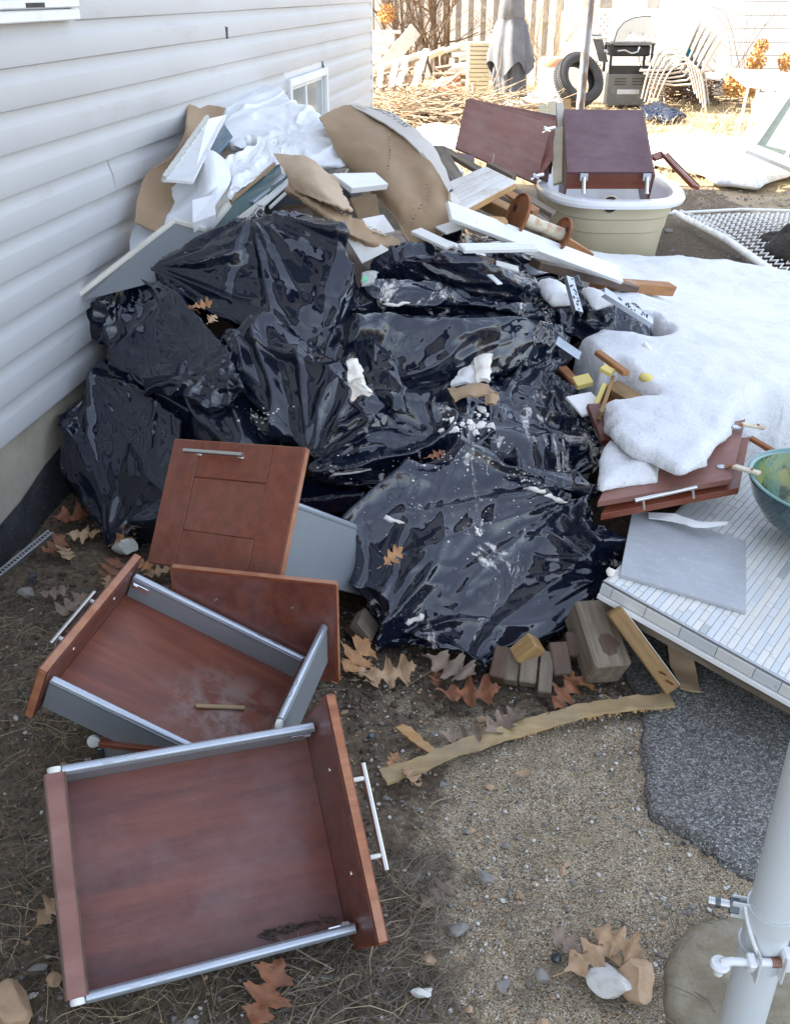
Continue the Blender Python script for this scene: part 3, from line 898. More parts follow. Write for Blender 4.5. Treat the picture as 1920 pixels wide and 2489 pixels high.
# ------------------------------------------------------------------ crumpled plastic: a thin skin relaxed over what it holds
def _edges(Fc):
    E = np.sort(np.vstack([Fc[:, [0, 1]], Fc[:, [1, 2]], Fc[:, [2, 0]]]), 1)
    U, inv = np.unique(E, axis=0, return_inverse=True)
    return U, inv.ravel().reshape(3, -1)
def hull_planes(pts):
    bm = bmesh.new()
    for p in pts: bm.verts.new(p)
    bmesh.ops.convex_hull(bm, input=list(bm.verts))
    bm.normal_update()
    c = np.mean([list(p) for p in pts], 0)
    PL = []
    for f in bm.faces:
        n = np.array(f.normal); o = np.array(f.verts[0].co)
        if n@(o-c) < 0: n = -n
        if f.calc_area() < 1e-7: continue
        PL.append((*n, n@o))
    bm.free()
    return np.array(PL), c
def sag_noise(P, seed): return fbm(P, 5, 3, seed)
def relax(V, E, rest, PL, its, bend, shrink, grav=0.0, floor=None, pins=None, maxout=.05):
    n = len(V); i, j = E[:, 0], E[:, 1]
    val = np.bincount(i, minlength=n)+np.bincount(j, minlength=n)
    vel = np.zeros_like(V)
    lump = np.clip(.5+1.5*vnoise(V, 4.2, 77), .0, 1.9)
    for it in range(its):
        V0 = V.copy()
        V = V+vel*.6
        V[:, 2] -= grav
        for _ in range(2):
            D = V[j]-V[i]; L = np.linalg.norm(D, axis=1)+1e-9
            k = (L-rest)/L*.5
            k = np.where(k > 0, k, k*.85)
            C = D*k[:, None]
            acc = np.stack([np.bincount(i, C[:, a], n)-np.bincount(j, C[:, a], n) for a in range(3)], 1)
            V = V+acc/val[:, None]*1.9
        if bend > 0:
            A = np.stack([np.bincount(i, V[j, a], n)+np.bincount(j, V[i, a], n) for a in range(3)], 1)/val[:, None]
            V = V+(A-V)*bend
        S = V@PL[:, :3].T-PL[:, 3]
        m = S.argmax(1); s = S[np.arange(n), m]
        sh = shrink*lump
        push = np.where(s < -sh, (-sh-s)*.7, 0)+np.where(s > maxout, maxout-s, 0)
        V = V+PL[m, :3]*push[:, None]
        if floor is not None: V[:, 2] = np.maximum(V[:, 2], floor)
        vel = (V-V0)
        nv = np.linalg.norm(vel, axis=1, keepdims=True); vel *= np.minimum(1, .01/(nv+1e-9))
    return V
def skin(name, pts, mat, seed=0, excess=(.05, .014, .0), foci=(), lev=(4, 5, 6), shrink=.022, maxout=.06, bend=(.02, .02, .03), its=(16, 8, 4), rnd=.012, floor=.002, parent=None, slack=1.0, fold=.74, h0=.026, sharp=.15):
    """closed thin skin over the convex pile of points; foci are the places its folds gather to"""
    PL, c = hull_planes(pts)
    # uniform mesh of the pile's hull, coarse first, then split
    bm = bmesh.new()
    for p in pts: bm.verts.new(p)
    bmesh.ops.convex_hull(bm, input=list(bm.verts))
    bmesh.ops.delete(bm, geom=[v for v in bm.verts if not v.link_faces], context='VERTS')
    me = bpy.data.meshes.new('t'); bm.to_mesh(me); bm.free()
    ob = bpy.data.objects.new('t', me); COL.objects.link(ob)
    md = ob.modifiers.new('r', 'REMESH'); md.mode = 'VOXEL'; md.voxel_size = h0
    ev = ob.evaluated_get(bpy.context.evaluated_depsgraph_get()); em = ev.to_mesh()
    bm = bmesh.new(); bm.from_mesh(em); ev.to_mesh_clear()
    bmesh.ops.triangulate(bm, faces=list(bm.faces))
    V = np.array([v.co[:] for v in bm.verts]); Fl = np.array([[v.index for v in f.verts] for f in bm.faces])
    bm.free(); bpy.data.objects.remove(ob); bpy.data.meshes.remove(me)
    E, inv = _edges(Fl)
    for _ in range(6):
        n = len(V); i, j = E[:, 0], E[:, 1]; val = np.bincount(i, minlength=n)+np.bincount(j, minlength=n)
        A = np.stack([np.bincount(i, V[j, a], n)+np.bincount(j, V[i, a], n) for a in range(3)], 1)/val[:, None]
        V = V+(A-V)*.5
    def rays(V, freq, sd):
        # creases that run out from the places where the plastic is gathered or caught
        h = np.zeros(len(V))
        for k, f in enumerate(foci):
            dv = V-np.array(f[:3]); dd = np.linalg.norm(dv, axis=1)+1e-6; u = dv/dd[:, None]
            nn = vnoise(u+.06*np.stack([vnoise(V, 3.5, sd+k+b) for b in range(3)], 1), freq, sd+k*13)
            r = 1-(np.abs(nn)*2.4)**.7*1.5
            h += np.clip(r, -.6, 1)*np.minimum(dd*.30, .045)*np.exp(-dd/.28)*np.clip(.75+1.3*vnoise(V, 3.3, sd+k+40), .1, 1.3)
        # long creases along the pull between the first two gathers
        Q = V-c
        if len(foci) > 1: ax_ = np.array(foci[1][:3])-np.array(foci[0][:3])
        else: ax_ = np.linalg.svd(Q[::7], full_matrices=False)[2][0]
        ax_ = ax_/np.linalg.norm(ax_)
        al = (Q@ax_)[:, None]*ax_
        S_ = (Q-al)*freq*2.1+al*1.5+.10*np.stack([vnoise(V, 3, sd+60+b) for b in range(3)], 1)*freq
        nn = vnoise(S_, 1.0, sd+71)
        h += np.clip(1-(np.abs(nn)*2.2)**.7*1.5, -.6, 1)*.036*np.clip(.7+1.4*vnoise(V, 2.6, sd+80), .1, 1.5)
        return h
    def outward(V):
        S = V@PL[:, :3].T-PL[:, 3]; return PL[S.argmax(1), :3]
    for q, L in enumerate(lev):
        if q > 0:
            a, b, c2 = inv+len(V)
            V = np.vstack([V, V[E].mean(1)])
            Fl = np.vstack([np.stack([Fl[:, 0], a, c2], 1), np.stack([Fl[:, 1], b, a], 1), np.stack([Fl[:, 2], c2, b], 1), np.stack([a, b, c2], 1)])
            E, inv = _edges(Fl)
        i, j = E[:, 0], E[:, 1]
        D = V[j]-V[i]; Ln = np.linalg.norm(D, axis=1)
        mid = (V[i]+V[j])/2; e = D/(Ln[:, None]+1e-9)
        ex = .6*excess[q]*slack*(1+.9*vnoise(mid, 4.5, seed+3*q))
        if len(foci):
            best = np.full(len(E), 1e9); T = np.zeros_like(mid)
            for f in foci:
                f = np.array(f, float); dv = mid-f[:3]; dd = np.linalg.norm(dv, axis=1)
                m = dd < best; best[m] = dd[m]; T[m] = (dv/(dd[:, None]+1e-9))[m]
            al = (e*T).sum(1)**2
            boost = 1+1.4*np.exp(-best/.22)
            ex = ex*(1-al)**1.0*boost*1.35 + ex*.12
        rest = Ln*(1+np.maximum(ex, 0))
        amp = Ln.mean()*.10
        NN = np.stack([vnoise(V, .4/Ln.mean(), seed+a*7+q) for a in range(3)], 1)
        V = V+NN*amp
        V = relax(V, E, rest, PL, its[q], bend[q], shrink, .00012, floor, maxout=maxout)
    if fold and len(lev) > 2:
        i, j = E[:, 0], E[:, 1]; n = len(V); val = np.bincount(i, minlength=n)+np.bincount(j, minlength=n)
        Nn = np.zeros_like(V); fn = np.cross(V[Fl[:, 1]]-V[Fl[:, 0]], V[Fl[:, 2]]-V[Fl[:, 0]])
        for a in range(3):
            for b in range(3): Nn[:, b] += np.bincount(Fl[:, a], fn[:, b], n)
        if (Nn*(V-c)).sum() < 0: Nn = -Nn
        for _ in range(6): Nn = np.stack([np.bincount(i, Nn[j, a], n)+np.bincount(j, Nn[i, a], n) for a in range(3)], 1)
        Nn /= np.linalg.norm(Nn, axis=1, keepdims=True)+1e-9
        h = rays(V, 3.0, seed)*fold+rays(V, 7.0, seed+31)*fold*.22
        V = V+Nn*h[:, None]
        A = np.stack([np.bincount(i, V[j, a], n)+np.bincount(j, V[i, a], n) for a in range(3)], 1)/val[:, None]
        V = V+(A-V)*.35
        if floor is not None: V[:, 2] = np.maximum(V[:, 2], floor)
    if sharp:                                          # tighten the crests of the folds
        i, j = E[:, 0], E[:, 1]; n = len(V); val = np.bincount(i, minlength=n)+np.bincount(j, minlength=n)
        def lap(X): return np.stack([np.bincount(i, X[j, a], n)+np.bincount(j, X[i, a], n) for a in range(3)], 1)/val[:, None]
        B_ = V
        for _ in range(10): B_ = lap(B_)
        V = V+(V-B_)*sharp
        if floor is not None: V[:, 2] = np.maximum(V[:, 2], floor)
    o = np_mesh(name, V, Fl, mat, parent)
    return o
def Pz(*a): return [tuple(W(px, py, z)) for (px, py, z) in a]
def bag(label, top, bottom, mat, seed, foci=(), group='black plastic rubbish bags in the heap', **k):
    """top / bottom: corners given as photo pixel and height"""
    pts = [Vector(p) for p in Pz(*top)+Pz(*bottom)]
    c0 = sum(pts, Vector())/len(pts)
    pts = [tuple(c0+Vector(((p-c0).x*1.09, (p-c0).y*1.09, (p-c0).z*(1.0 if p.z > c0.z else 1.0)))) for p in pts]
    pts = [p if (Vector((p[0], p[1], 0))-WA).dot(WN) > .01 else tuple(Vector(p)+WN*(.01-(Vector((p[0], p[1], 0))-WA).dot(WN))) for p in pts]
    f = Pz(*foci)
    o = skin('rubbish_bag', pts, M_[mat], seed, foci=f, **k)
    return setp(o, label, 'rubbish bag', group)

# B1 the big angular one at the top of the heap
bag('large angular black bag at the top of the heap, just below the torn cardboard',
    [(381, 645, .70), (470, 585, .78), (612, 512, .86), (720, 520, .86), (830, 562, .82), (872, 640, .74), (868, 720, .64)],
    [(760, 860, .50), (640, 800, .56), (540, 770, .58), (450, 720, .60), (400, 670, .64), (600, 640, .3), (800, 700, .3)], 'bag', 11,
    foci=[(379, 650, .70), (760, 850, .5), (612, 515, .86)])
# B2 left, against the wall
bag('black bag wedged against the siding, under the long framed window screen',
    [(199, 716, .57), (320, 655, .66), (400, 680, .66), (470, 770, .60), (548, 850, .55), (580, 945, .47)],
    [(540, 990, .42), (420, 960, .40), (300, 900, .42), (215, 790, .48), (350, 850, .1), (500, 900, .1)], 'bag', 23,
    foci=[(199, 716, .57), (320, 655, .66), (560, 930, .45)])
bag('folded black bag below the leftmost one, above the brown drawer front',
    [(211, 860, .42), (300, 890, .43), (430, 930, .42), (560, 960, .42), (640, 985, .40), (690, 1060, .36)],
    [(600, 1100, .28), (450, 1060, .28), (330, 990, .30), (250, 900, .35), (450, 990, .02), (600, 1020, .02)], 'bag_dusty', 31,
    foci=[(211, 858, .42), (300, 890, .42)])
# B3 the long diagonal one
bag('long smooth black bag lying diagonally just above the upright brown drawer front',
    [(545, 800, .60), (600, 775, .62), (672, 795, .60), (800, 880, .57), (917, 1000, .48), (900, 1060, .43)],
    [(760, 1140, .33), (735, 1100, .36), (640, 1000, .42), (590, 920, .47), (555, 840, .54), (700, 950, .1), (850, 1000, .1)], 'bag', 47,
    foci=[(560, 790, .61), (745, 1125, .34)], excess=(0.048, 0.018, 0.000))
# B4 left low curtain
bag('slack black sheeting hanging low at the foot of the siding, over dry leaves',
    [(125, 1130, .18), (205, 900, .40), (330, 930, .40), (430, 1020, .34), (420, 1160, .22)],
    [(395, 1240, .02), (270, 1330, .0), (235, 1210, .02), (150, 1160, .06), (330, 1300, .0), (350, 1050, 0)], 'bag', 53,
    foci=[(211, 898, .40), (270, 1325, .01)], excess=(0.086, 0.018, 0.000), maxout=.07)
bag('small black bag behind the upright drawer front, near the ground',
    [(320, 1270, .12), (420, 1200, .20), (560, 1150, .26), (760, 1170, .28), (880, 1190, .30)],
    [(330, 1330, .0), (520, 1330, 0), (700, 1290, .0), (850, 1250, .05)], 'bag', 59)
# centre column
bag('wrinkled black bag between the long diagonal bag and the big round one',
    [(700, 830, .52), (820, 720, .62), (900, 780, .60), (960, 880, .54), (1000, 1000, .47)],
    [(820, 980, .44), (740, 900, .46), (850, 850, .1), (950, 950, .1)], 'bag', 61, excess=(0.096, 0.018, 0.000),
    foci=[(825, 740, .62)])
# B5 upper right
bag('glossy black bag at the upper right of the heap, under the long white trim board',
    [(935, 625, .72), (985, 592, .76), (1120, 605, .76), (1230, 640, .70), (1290, 670, .64), (1320, 730, .56)],
    [(1260, 770, .50), (1130, 740, .56), (1000, 700, .60), (925, 680, .64), (1100, 680, .3), (1250, 720, .3)], 'bag', 71,
    foci=[(945, 650, .70), (1300, 700, .58)], excess=(0.072, 0.014, 0.000))
bag('crinkled flattened black bag squeezed between the round bag and the upper right one',
    [(815, 745, .62), (900, 690, .66), (1050, 700, .66), (1200, 735, .60), (1310, 760, .54)],
    [(1340, 830, .44), (1200, 810, .48), (1000, 780, .54), (850, 790, .54), (1100, 760, .3)], 'bag_plaster', 73, excess=(0.106, 0.020, 0.000),
    foci=[(840, 720, .62), (1310, 760, .54)])
# B6 the round one in the middle
bag('full round black bag in mid-heap, with a scrap of insulation at its left',
    [(870, 780, .62), (960, 735, .66), (1120, 745, .64), (1260, 765, .58), (1350, 790, .50), (1362, 850, .44)],
    [(1280, 890, .42), (1130, 925, .42), (1000, 940, .43), (915, 935, .44), (870, 880, .50), (1100, 850, .1), (950, 850, .1)], 'bag', 79,
    foci=[(1330, 770, .53), (900, 930, .44)], excess=(0.053, 0.012, 0.000))
bag('creased black bag at the right of the round one, its end bunched up',
    [(1180, 830, .50), (1300, 800, .50), (1370, 810, .46), (1385, 870, .40), (1350, 900, .40)],
    [(1150, 920, .40), (1080, 1000, .36), (1250, 950, .2)], 'bag', 83, excess=(0.106, 0.020, 0.000), foci=[(1370, 860, .42)])
# B7 plaster-covered band
bag('flat black bag across the heap, smeared with white plaster dust',
    [(1341, 888, .42), (1390, 930, .38), (1440, 1000, .33), (1484, 1075, .27), (1465, 1120, .24)],
    [(1390, 1160, .22), (1250, 1190, .25), (1050, 1160, .32), (1160, 1000, .40), (1230, 920, .42), (1300, 1000, .05), (1200, 1100, .05)], 'bag_plaster', 89,
    foci=[(1480, 1095, .26), (1341, 890, .42)], excess=(0.048, 0.012, 0.000))
bag('long sagging black bag starting right of the upright drawer front',
    [(745, 1130, .33), (860, 1050, .43), (930, 990, .47), (1080, 950, .45), (1180, 980, .42), (1190, 1080, .37)],
    [(1120, 1160, .30), (950, 1190, .28), (800, 1180, .29), (900, 1100, .05), (1100, 1080, .05)], 'bag_plaster', 97,
    foci=[(750, 1140, .33), (1130, 1080, .38)], excess=(0.077, 0.016, 0.000))
# B8 the front one
bag('largest black bag at the front of the heap, resting on old timber ends',
    [(838, 1215, .31), (960, 1150, .37), (1160, 1088, .40), (1300, 1130, .37), (1430, 1215, .30), (1483, 1310, .24), (1478, 1400, .17)],
    [(1440, 1490, .10), (1330, 1560, .07), (1180, 1622, .05), (1040, 1600, .03), (930, 1560, .02), (905, 1450, .08), (850, 1330, .16), (1100, 1350, .02), (1350, 1400, .02)], 'bag_plaster', 101,
    foci=[(925, 1550, .03), (1440, 1190, .31), (1478, 1400, .17)], fold=.8, excess=(0.058, 0.013, 0.000))
# B9 right bag under the snow
bag('small black bag at the right end of the heap, by snow and steel stud',
    [(1382, 665, .60), (1450, 695, .58), (1530, 730, .53), (1575, 785, .47), (1585, 870, .40)],
    [(1500, 885, .38), (1415, 838, .41), (1340, 775, .46), (1335, 700, .54), (1450, 780, .1), (1560, 840, .1)], 'bag', 107,
    foci=[(1415, 830, .34), (1560, 800, .34)], excess=(0.096, 0.018, 0.000))
bag('black bag showing under the trim boards at the back of the heap',
    [(1060, 555, .72), (1250, 585, .66), (1380, 650, .56), (1330, 690, .52)],
    [(1100, 620, .60), (1000, 600, .64), (1200, 640, .2)], 'bag', 109, excess=(0.096, 0.018, 0.000))
# slack bags that fill the hollows between the full ones
bag('slack dark bag filling the hollow between the leftmost bags and the long diagonal one', [(400, 840, .50), (560, 830, .54), (640, 960, .44), (700, 1090, .34), (560, 1080, .33)], [(420, 1040, .30), (350, 930, .36), (520, 960, .1)], 'bag', 131, excess=(0.120, 0.036, 0.000))
bag('slack dark bag under the round one, running to the plaster-covered bags', [(850, 900, .46), (1000, 940, .44), (1180, 940, .43), (1330, 900, .41), (1300, 1000, .36)], [(1100, 1060, .36), (900, 1050, .38), (780, 960, .44), (1000, 980, .1)], 'bag_dusty', 137, excess=(0.120, 0.036, 0.000))
bag('slack black bag between the plaster-dusted band and the largest front bag', [(830, 1150, .31), (1000, 1120, .36), (1200, 1100, .38), (1400, 1130, .32), (1440, 1200, .28)], [(1250, 1200, .28), (950, 1210, .27), (1100, 1150, .05)], 'bag_plaster', 139, excess=(0.120, 0.036, 0.000))
# white foam on top
fo = skin('foam_sheet', Pz((530, 262, .99), (596, 200, 1.05), (614, 192, 1.06), (660, 198, 1.06), (722, 240, 1.03), (760, 256, 1.02), (815, 304, .98), (888, 348, .94), (914, 404, .88),
                            (820, 415, .86), (700, 400, .88), (680, 380, .88), (570, 350, .90), (536, 345, .92), (640, 330, .8)), M_['foam'], 5,
          foci=Pz((560, 400, .90), (700, 300, .99), (900, 400, .89)), excess=(.14, .05, .0), bend=(.10, .14, .25), lev=(4, 5, 6), its=(20, 8, 6), maxout=.06, floor=None, sharp=0, fold=.75)
setp(fo, 'big billowing bundle of white packing foam before the basement window', 'foam')
fo = skin('foam_sheet', Pz((548, 480, .86), (600, 425, .90), (690, 375, .94), (700, 330, .97), (600, 330, .97), (545, 380, .93), (700, 400, .90), (600, 450, .84), (520, 440, .86)), M_['foam'], 8, foci=Pz((550, 478, .86), (650, 340, .96)), fold=.9,
          excess=(.14, .05, 0), bend=(.08, .06, .06), lev=(4, 5, 6), its=(20, 6, 3), maxout=.03, floor=None)
setp(fo, 'narrow fold of white packing foam running down from the big foam bundle', 'foam')
fo = skin('foam_sheet', Pz((805, 305, .93), (850, 290, .95), (872, 318, .93), (860, 335, .91), (815, 330, .91), (840, 320, .9)), M_['foam'], 9,
          excess=(.1, .04), bend=(.16, .14), lev=(4,), its=(20,), maxout=.02, floor=None)
setp(fo, 'small rounded flap of white foam against the inside of the big cardboard sheet', 'foam')
# what the bags lie on: dark packed rubbish under them, only glimpsed in the gaps
core = []
def add_core(pts): 
    bm = bmesh.new()
    for p in pts: bm.verts.new(p)
    r = bmesh.ops.convex_hull(bm, input=list(bm.verts)); core.append(bm)
add_core(Pz((300, 760, .50), (600, 600, .72), (850, 640, .68), (1280, 720, .48), (1400, 1040, .2), (760, 1120, .26), (400, 980, .3))+Pz((200, 1000, 0), (700, 1250, 0), (1350, 1300, 0), (1450, 800, 0), (400, 560, 0), (1100, 560, 0)))
m = MB()
for bm in core: m._join(bm)
bmesh.ops.subdivide_edges(m.bm, edges=list(m.bm.edges), cuts=8, use_grid_fill=True)
for v in m.bm.verts:
    h = (math.sin(v.co.x*37)+math.sin(v.co.y*41+1)+math.sin(v.co.z*53+2))*.006
    v.co += Vector((h, h*.6, h))
setp(m.build('packed_rubbish', M_['darkwood'], smooth=True), 'dark mass of packed rubbish glimpsed in the gaps under the bags', 'rubbish', kind='stuff')
# ------------------------------------------------------------------ kitchen drawers
# drawer frame: x points out of the front, y along the front, z up out of the open drawer
def bar_handle(parent, M, y0, y1, x, z, along='y', r=.006, stand=.032):
    m = MB()
    if along == 'y': a, b = Vector((x+stand, y0, z)), Vector((x+stand, y1, z))
    else: a, b = Vector((x+stand, z, y0)), Vector((x+stand, z, y1))
    m.tube([a, a.lerp(b, .02), b.lerp(a, .02), b], r, 12)
    h = m.build('handle', M_['steel'], parent, M, smooth='auto')
    for f in (.14, .86):
        m = MB(); p = a.lerp(b, f); m.tube([p-Vector((stand+.001, 0, 0)), p], r*.72, 10)
        m.build('handle_post', M_['nylon'], h, M, smooth='auto')
    return h
def shaker_front(parent, M, wf, hb, hf, t=.018, framed=True):
    fr = thing_part('front_panel', parent, M)
    m = MB(); m.box((t/2-.002, 0, (hb+hf)/2), (t-.004, wf, hf-hb), bev=.0015); 
    base = m.build('front_board', M_['cherry'], fr, M)
    if framed:
        s = min(.095, wf*.24); g = .0016; x = t-.002; tt = .004
        m = MB(); m.box((x, -wf/2+s/2, (hb+hf)/2), (tt, s-g, hf-hb-g), bev=.0012); m.build('stile', M_['cherry'], fr, M)
        m = MB(); m.box((x, wf/2-s/2, (hb+hf)/2), (tt, s-g, hf-hb-g), bev=.0012); m.build('stile', M_['cherry'], fr, M)
        rh = (hf-hb)*.29
        for zc in (hf-rh/2, hb+rh/2):
            m = MB(); m.box((x, 0, zc), (tt, wf-2*s-g, rh-g), bev=.0012); m.build('rail', M_['cherry'], fr, M)
        m = MB(); m.box((x-.0008, 0, (hb+hf)/2), (tt*.8, wf-2*s-g, hf-hb-2*rh-g), bev=.0012); m.build('centre_panel', M_['cherry'], fr, M)
    # banded edges, lighter where worn
    for (c, sz) in (((t/2-.0015, 0, hf+.0004), (t-.003, wf-.004, .0016)), ((t/2-.0015, -wf/2-.0004, (hb+hf)/2), (t-.003, .0016, hf-hb-.004)), ((t/2-.0015, wf/2+.0004, (hb+hf)/2), (t-.003, .0016, hf-hb-.004))):
        m = MB(); m.box(c, sz, bev=.0006); m.build('edge_band', M_['cherry_edge'], fr, M)
    return fr
def thing_part(name, parent, M):
    o = bpy.data.objects.new(name, None); o.empty_display_size = .05
    return put(o, M, parent)
def drawer(M, label, wf=.42, D=.447, yr=.177, hf=.176, hr=.083, hb=-.04, sides=(1, -1), handle=True, framed=True, hy=(-.08, .10), hz=None, bottom='cherry_in', chipped=False, back=.016, inner='cherry_in', floor=True):
    t = thing('drawer', M.translation, label, 'drawer', 'pulled out kitchen drawers thrown by the heap', M=M)
    shaker_front(t, M, wf, hb, hf, framed=framed)
    m = MB(); m.box((-.0012, 0, (hb+hf)/2), (.0016, wf-.012, hf-hb-.012)); m.build('front_lining', M_[inner], t, M)
    # screws on the inner face
    for sy in (-.09, .09):
        m = MB(); m.lathe([(.0045, 0), (.004, .0015), (.001, .002)], 10, M=Matrix.Translation((-.0022, sy, hf*.62)) @ Matrix.Rotation(-math.pi/2, 4, 'Y')); m.build('screw', M_['steel'], t, M)
    if floor:
        m = MB(); m.box((-D/2-.002, 0, 0), (D, 2*yr-.012, .014), bev=.001); m.build('bottom_panel', M_[bottom], t, M)
        # back board
        m = MB(); m.box((-D-back/2, 0, hr*.5), (back, 2*yr-.006, hr+.012), bev=.001); bk = m.build('back_board', M_['cherry_top'], t, M)
        m = MB(); m.box((-D-.0008, 0, hr*1.0+.0066), (.003, 2*yr-.01, .0016)); m.box((-D-back+.0008, 0, hr*1.0+.0066), (.003, 2*yr-.01, .0016)); m.build('chipped_edge', M_['darkwood'], bk, M)
    for s_ in sides:
        y = s_*yr
        # folded metal side with a round-topped rail
        prof = [(-.0065, -.012), (-.0065, hr-.010), (-.0085, hr-.006), (-.0085, hr-.002), (-.005, hr+.001), (.005, hr+.001), (.0085, hr-.002), (.0085, hr-.006), (.0065, hr-.010), (.0065, -.012)]
        V = []
        for x in (-.006, -D-.004):
            for (a, b) in prof: V.append((x, y+a, b))
        k = len(prof); Fc = [(i, (i+1) % k, k+(i+1) % k, k+i) for i in range(k)]
        m = MB()
        vs = [m.bm.verts.new(v) for v in V]
        for f in Fc: m.bm.faces.new([vs[i] for i in f])
        m.bm.faces.new(vs[:k][::-1]); m.bm.faces.new(vs[k:])
        side = m.build('side', M_['railside'], t, M)
        m = MB()
        m.tube([(-.008, y, hr-.001), (-D+.02, y, hr-.001), (-D-.004, y, hr-.001)], .0078, 10)
        m.build('top_rail', M_['rail'], side, M, smooth='auto')
        for xo in (-D+.07, -D+.11):
            m = MB(); m.box((xo, y, hr+.0066), (.016, .006, .0012)); m.build('slot', M_['galv'], side, M)
        m = MB(); m.box((-.03, y-s_*.0095, hr-.018), (.04, .004, .013), bev=.001); m.box((-.018, y-s_*.0125, hr-.018), (.012, .004, .010), bev=.001); m.build('clip', M_['chrome'], side, M)
        # nylon roller at the back end
        m = MB(); m.lathe([(.006, -.006), (.0115, -.005), (.0125, 0), (.0115, .005), (.006, .006)], 18, M=Matrix.Translation((-D-.016, y+s_*.002, hr-.004)) @ Matrix.Rotation(math.pi/2, 4, 'X')); m.build('roller', M_['nylon'], side, M, smooth='auto')
    if handle:
        bar_handle(t, M, hy[0], hy[1], .018, hz if hz is not None else hf-.032)
    return t
Rz = lambda a: Matrix.Rotation(a, 4, 'Z'); Rx = lambda a: Matrix.Rotation(a, 4, 'X'); Ry = lambda a: Matrix.Rotation(a, 4, 'Y')
def at(p, R=None): return Matrix.Translation(Vector(p)) @ (R if R is not None else Matrix.Identity(4))
# A: nearest drawer
wf, D, yr, hf, hr = .42, .447, .177, .176, .083
loc = [(0, wf/2, hf), (0, -wf/2, hf), (.018, wf/2, hf), (.018, -wf/2, hf), (-.01, yr, hr), (-D, yr, hr), (-.01, -yr, hr), (-D, -yr, hr), (0, yr, 0), (-D, yr, 0)]
px = [(798, 1690), (915, 2297), (820, 1687), (947, 2291), (763, 1761), (157, 1867), (860, 2254), (211, 2428), (736, 1790), (162, 1907)]
MA, e, _ = fit(loc, px, at(W(820, 2000, .05)))
print('fit A', round(e, 1), [round((MA @ Vector(p)).z, 3) for p in ((-D, -yr, -.01), (.018, -wf/2, -.04))])
dA = drawer(MA, 'nearest cherry drawer, lying open with its grey rails at front left', hy=(-.10, .085), back=.034, hb=-.006)
m = MB(); rr = random.Random(2)
for k in range(26):
    x = -.02-rr.random()*.13; m.box((0, 0, 0), (.014+rr.random()*.02, .004, .003), M=at((x, -yr+.02+rr.random()*.012, .0105), Rz(rr.uniform(-.5, .3))))
m.build('splintered_edge', M_['darkwood'], dA, MA)
# B: the drawer lying behind it at the left
D2, yr2, hf2, hr2, hb2 = .432, .184, .104, .066, -.035
loc = [(0, -wf/2, hf2), (0, wf/2, hf2), (.018, -wf/2, hf2), (.018, wf/2, hf2), (-.01, -yr2, hr2), (-D2, -yr2, hr2), (-.01, yr2, hr2), (0, -yr2, 0), (.018, wf/2, hb2), (-.295, yr2, hr2)]
px = [(345, 1351), (114, 1639), (328, 1345), (91, 1622), (322, 1397), (735, 1604), (122, 1647), (310, 1448), (66, 1741), (453, 1810)]
MBm, e, _ = fit(loc, px, at(W(230, 1560, .15), Rz(math.pi-.5)))
print('fit B', round(e, 1))
dB = drawer(MBm, 'cherry drawer behind the nearest one, its front and handle pointing left', D=D2, yr=yr2, hf=hf2, hr=hr2, hb=hb2, hy=(-.115, .075), hz=.03, back=.012, bottom='cherry_dusty')
p0, p1 = MBm @ Vector((-.27, .035, .011)), MBm @ Vector((-.365, -.02, .013))
setp(board('wood_sliver', p0, p1, .010, .006, M_['veneer'], up=MBm.to_3x3() @ Vector((0, 0, 1))), 'thin pale wood sliver lying in the drawer whose front points left', 'sliver')
# C: upright front
hC, DC, xs_, zt, zb = .322, .456, .183, .192, .035
loc = [(.018, -.21, hC), (.018, .21, hC), (.018, .21, 0), (.018, -.21, 0), (.018-DC, xs_, zt), (.018-DC, xs_, zb), (0, .21, hC), (0, .21, 0)]
loc = [(a_, b_, c_-.035) for a_, b_, c_ in loc]
px = [(424, 1067), (743, 1089), (675, 1419), (356, 1366), (934, 1306), (911, 1445), (752, 1091), (686, 1422)]
MC, e, _ = fit(loc, px, Matrix(((0, 1, 0, -.4), (-.7, 0, .7, 1.9), (.7, 0, .7, .3), (0, 0, 0, 1))) if False else at(W(500, 1400, .3), Rz(-math.pi/2-.3) @ Ry(-.8)))
print('fit C', round(e, 1), [round((MC @ Vector(p)).z, 3) for p in ((-.45, .18, 0), (-.45, -.18, 0), (.018, .2, -.035))])
dC = drawer(MC, 'cherry drawer standing upright, its panelled front with a steel handle facing the camera', D=.44, yr=.186, hf=.287, hr=.157, hb=-.035, hy=(-.135, .055), hz=.252)
# D: drawer under it whose inner front face shows two screws
s = .386/.42
loc = [(0, -.21*s, .208*s), (0, -.21*s, -.078*s), (-.02, -.178*s, .09*s), (-.398*s, -.178*s, .09*s), (0, .15, .208*s)]
px = [(829, 1428), (815, 1659), (789, 1516), (667, 1767), (453, 1392)]
MD, e, _ = fit(loc, px, at(Vector((-.3, 1.95, .12)), Rz(math.pi/2)))
print('fit D', round(e, 1), [tuple(round(q, 3) for q in (MD @ Vector(p))) for p in ((0, -.19, -.07), (0, .19, -.07), (-.36, -.16, 0), (-.36, .16, 0))])
dD = drawer(MD, 'cherry drawer under the upright one, the inside of its front showing two screws', wf=.386, D=.34, yr=.164, hf=.191, hr=.083, hb=-.072, sides=(-1,), handle=False, framed=False, floor=False, inner='cherry_in')
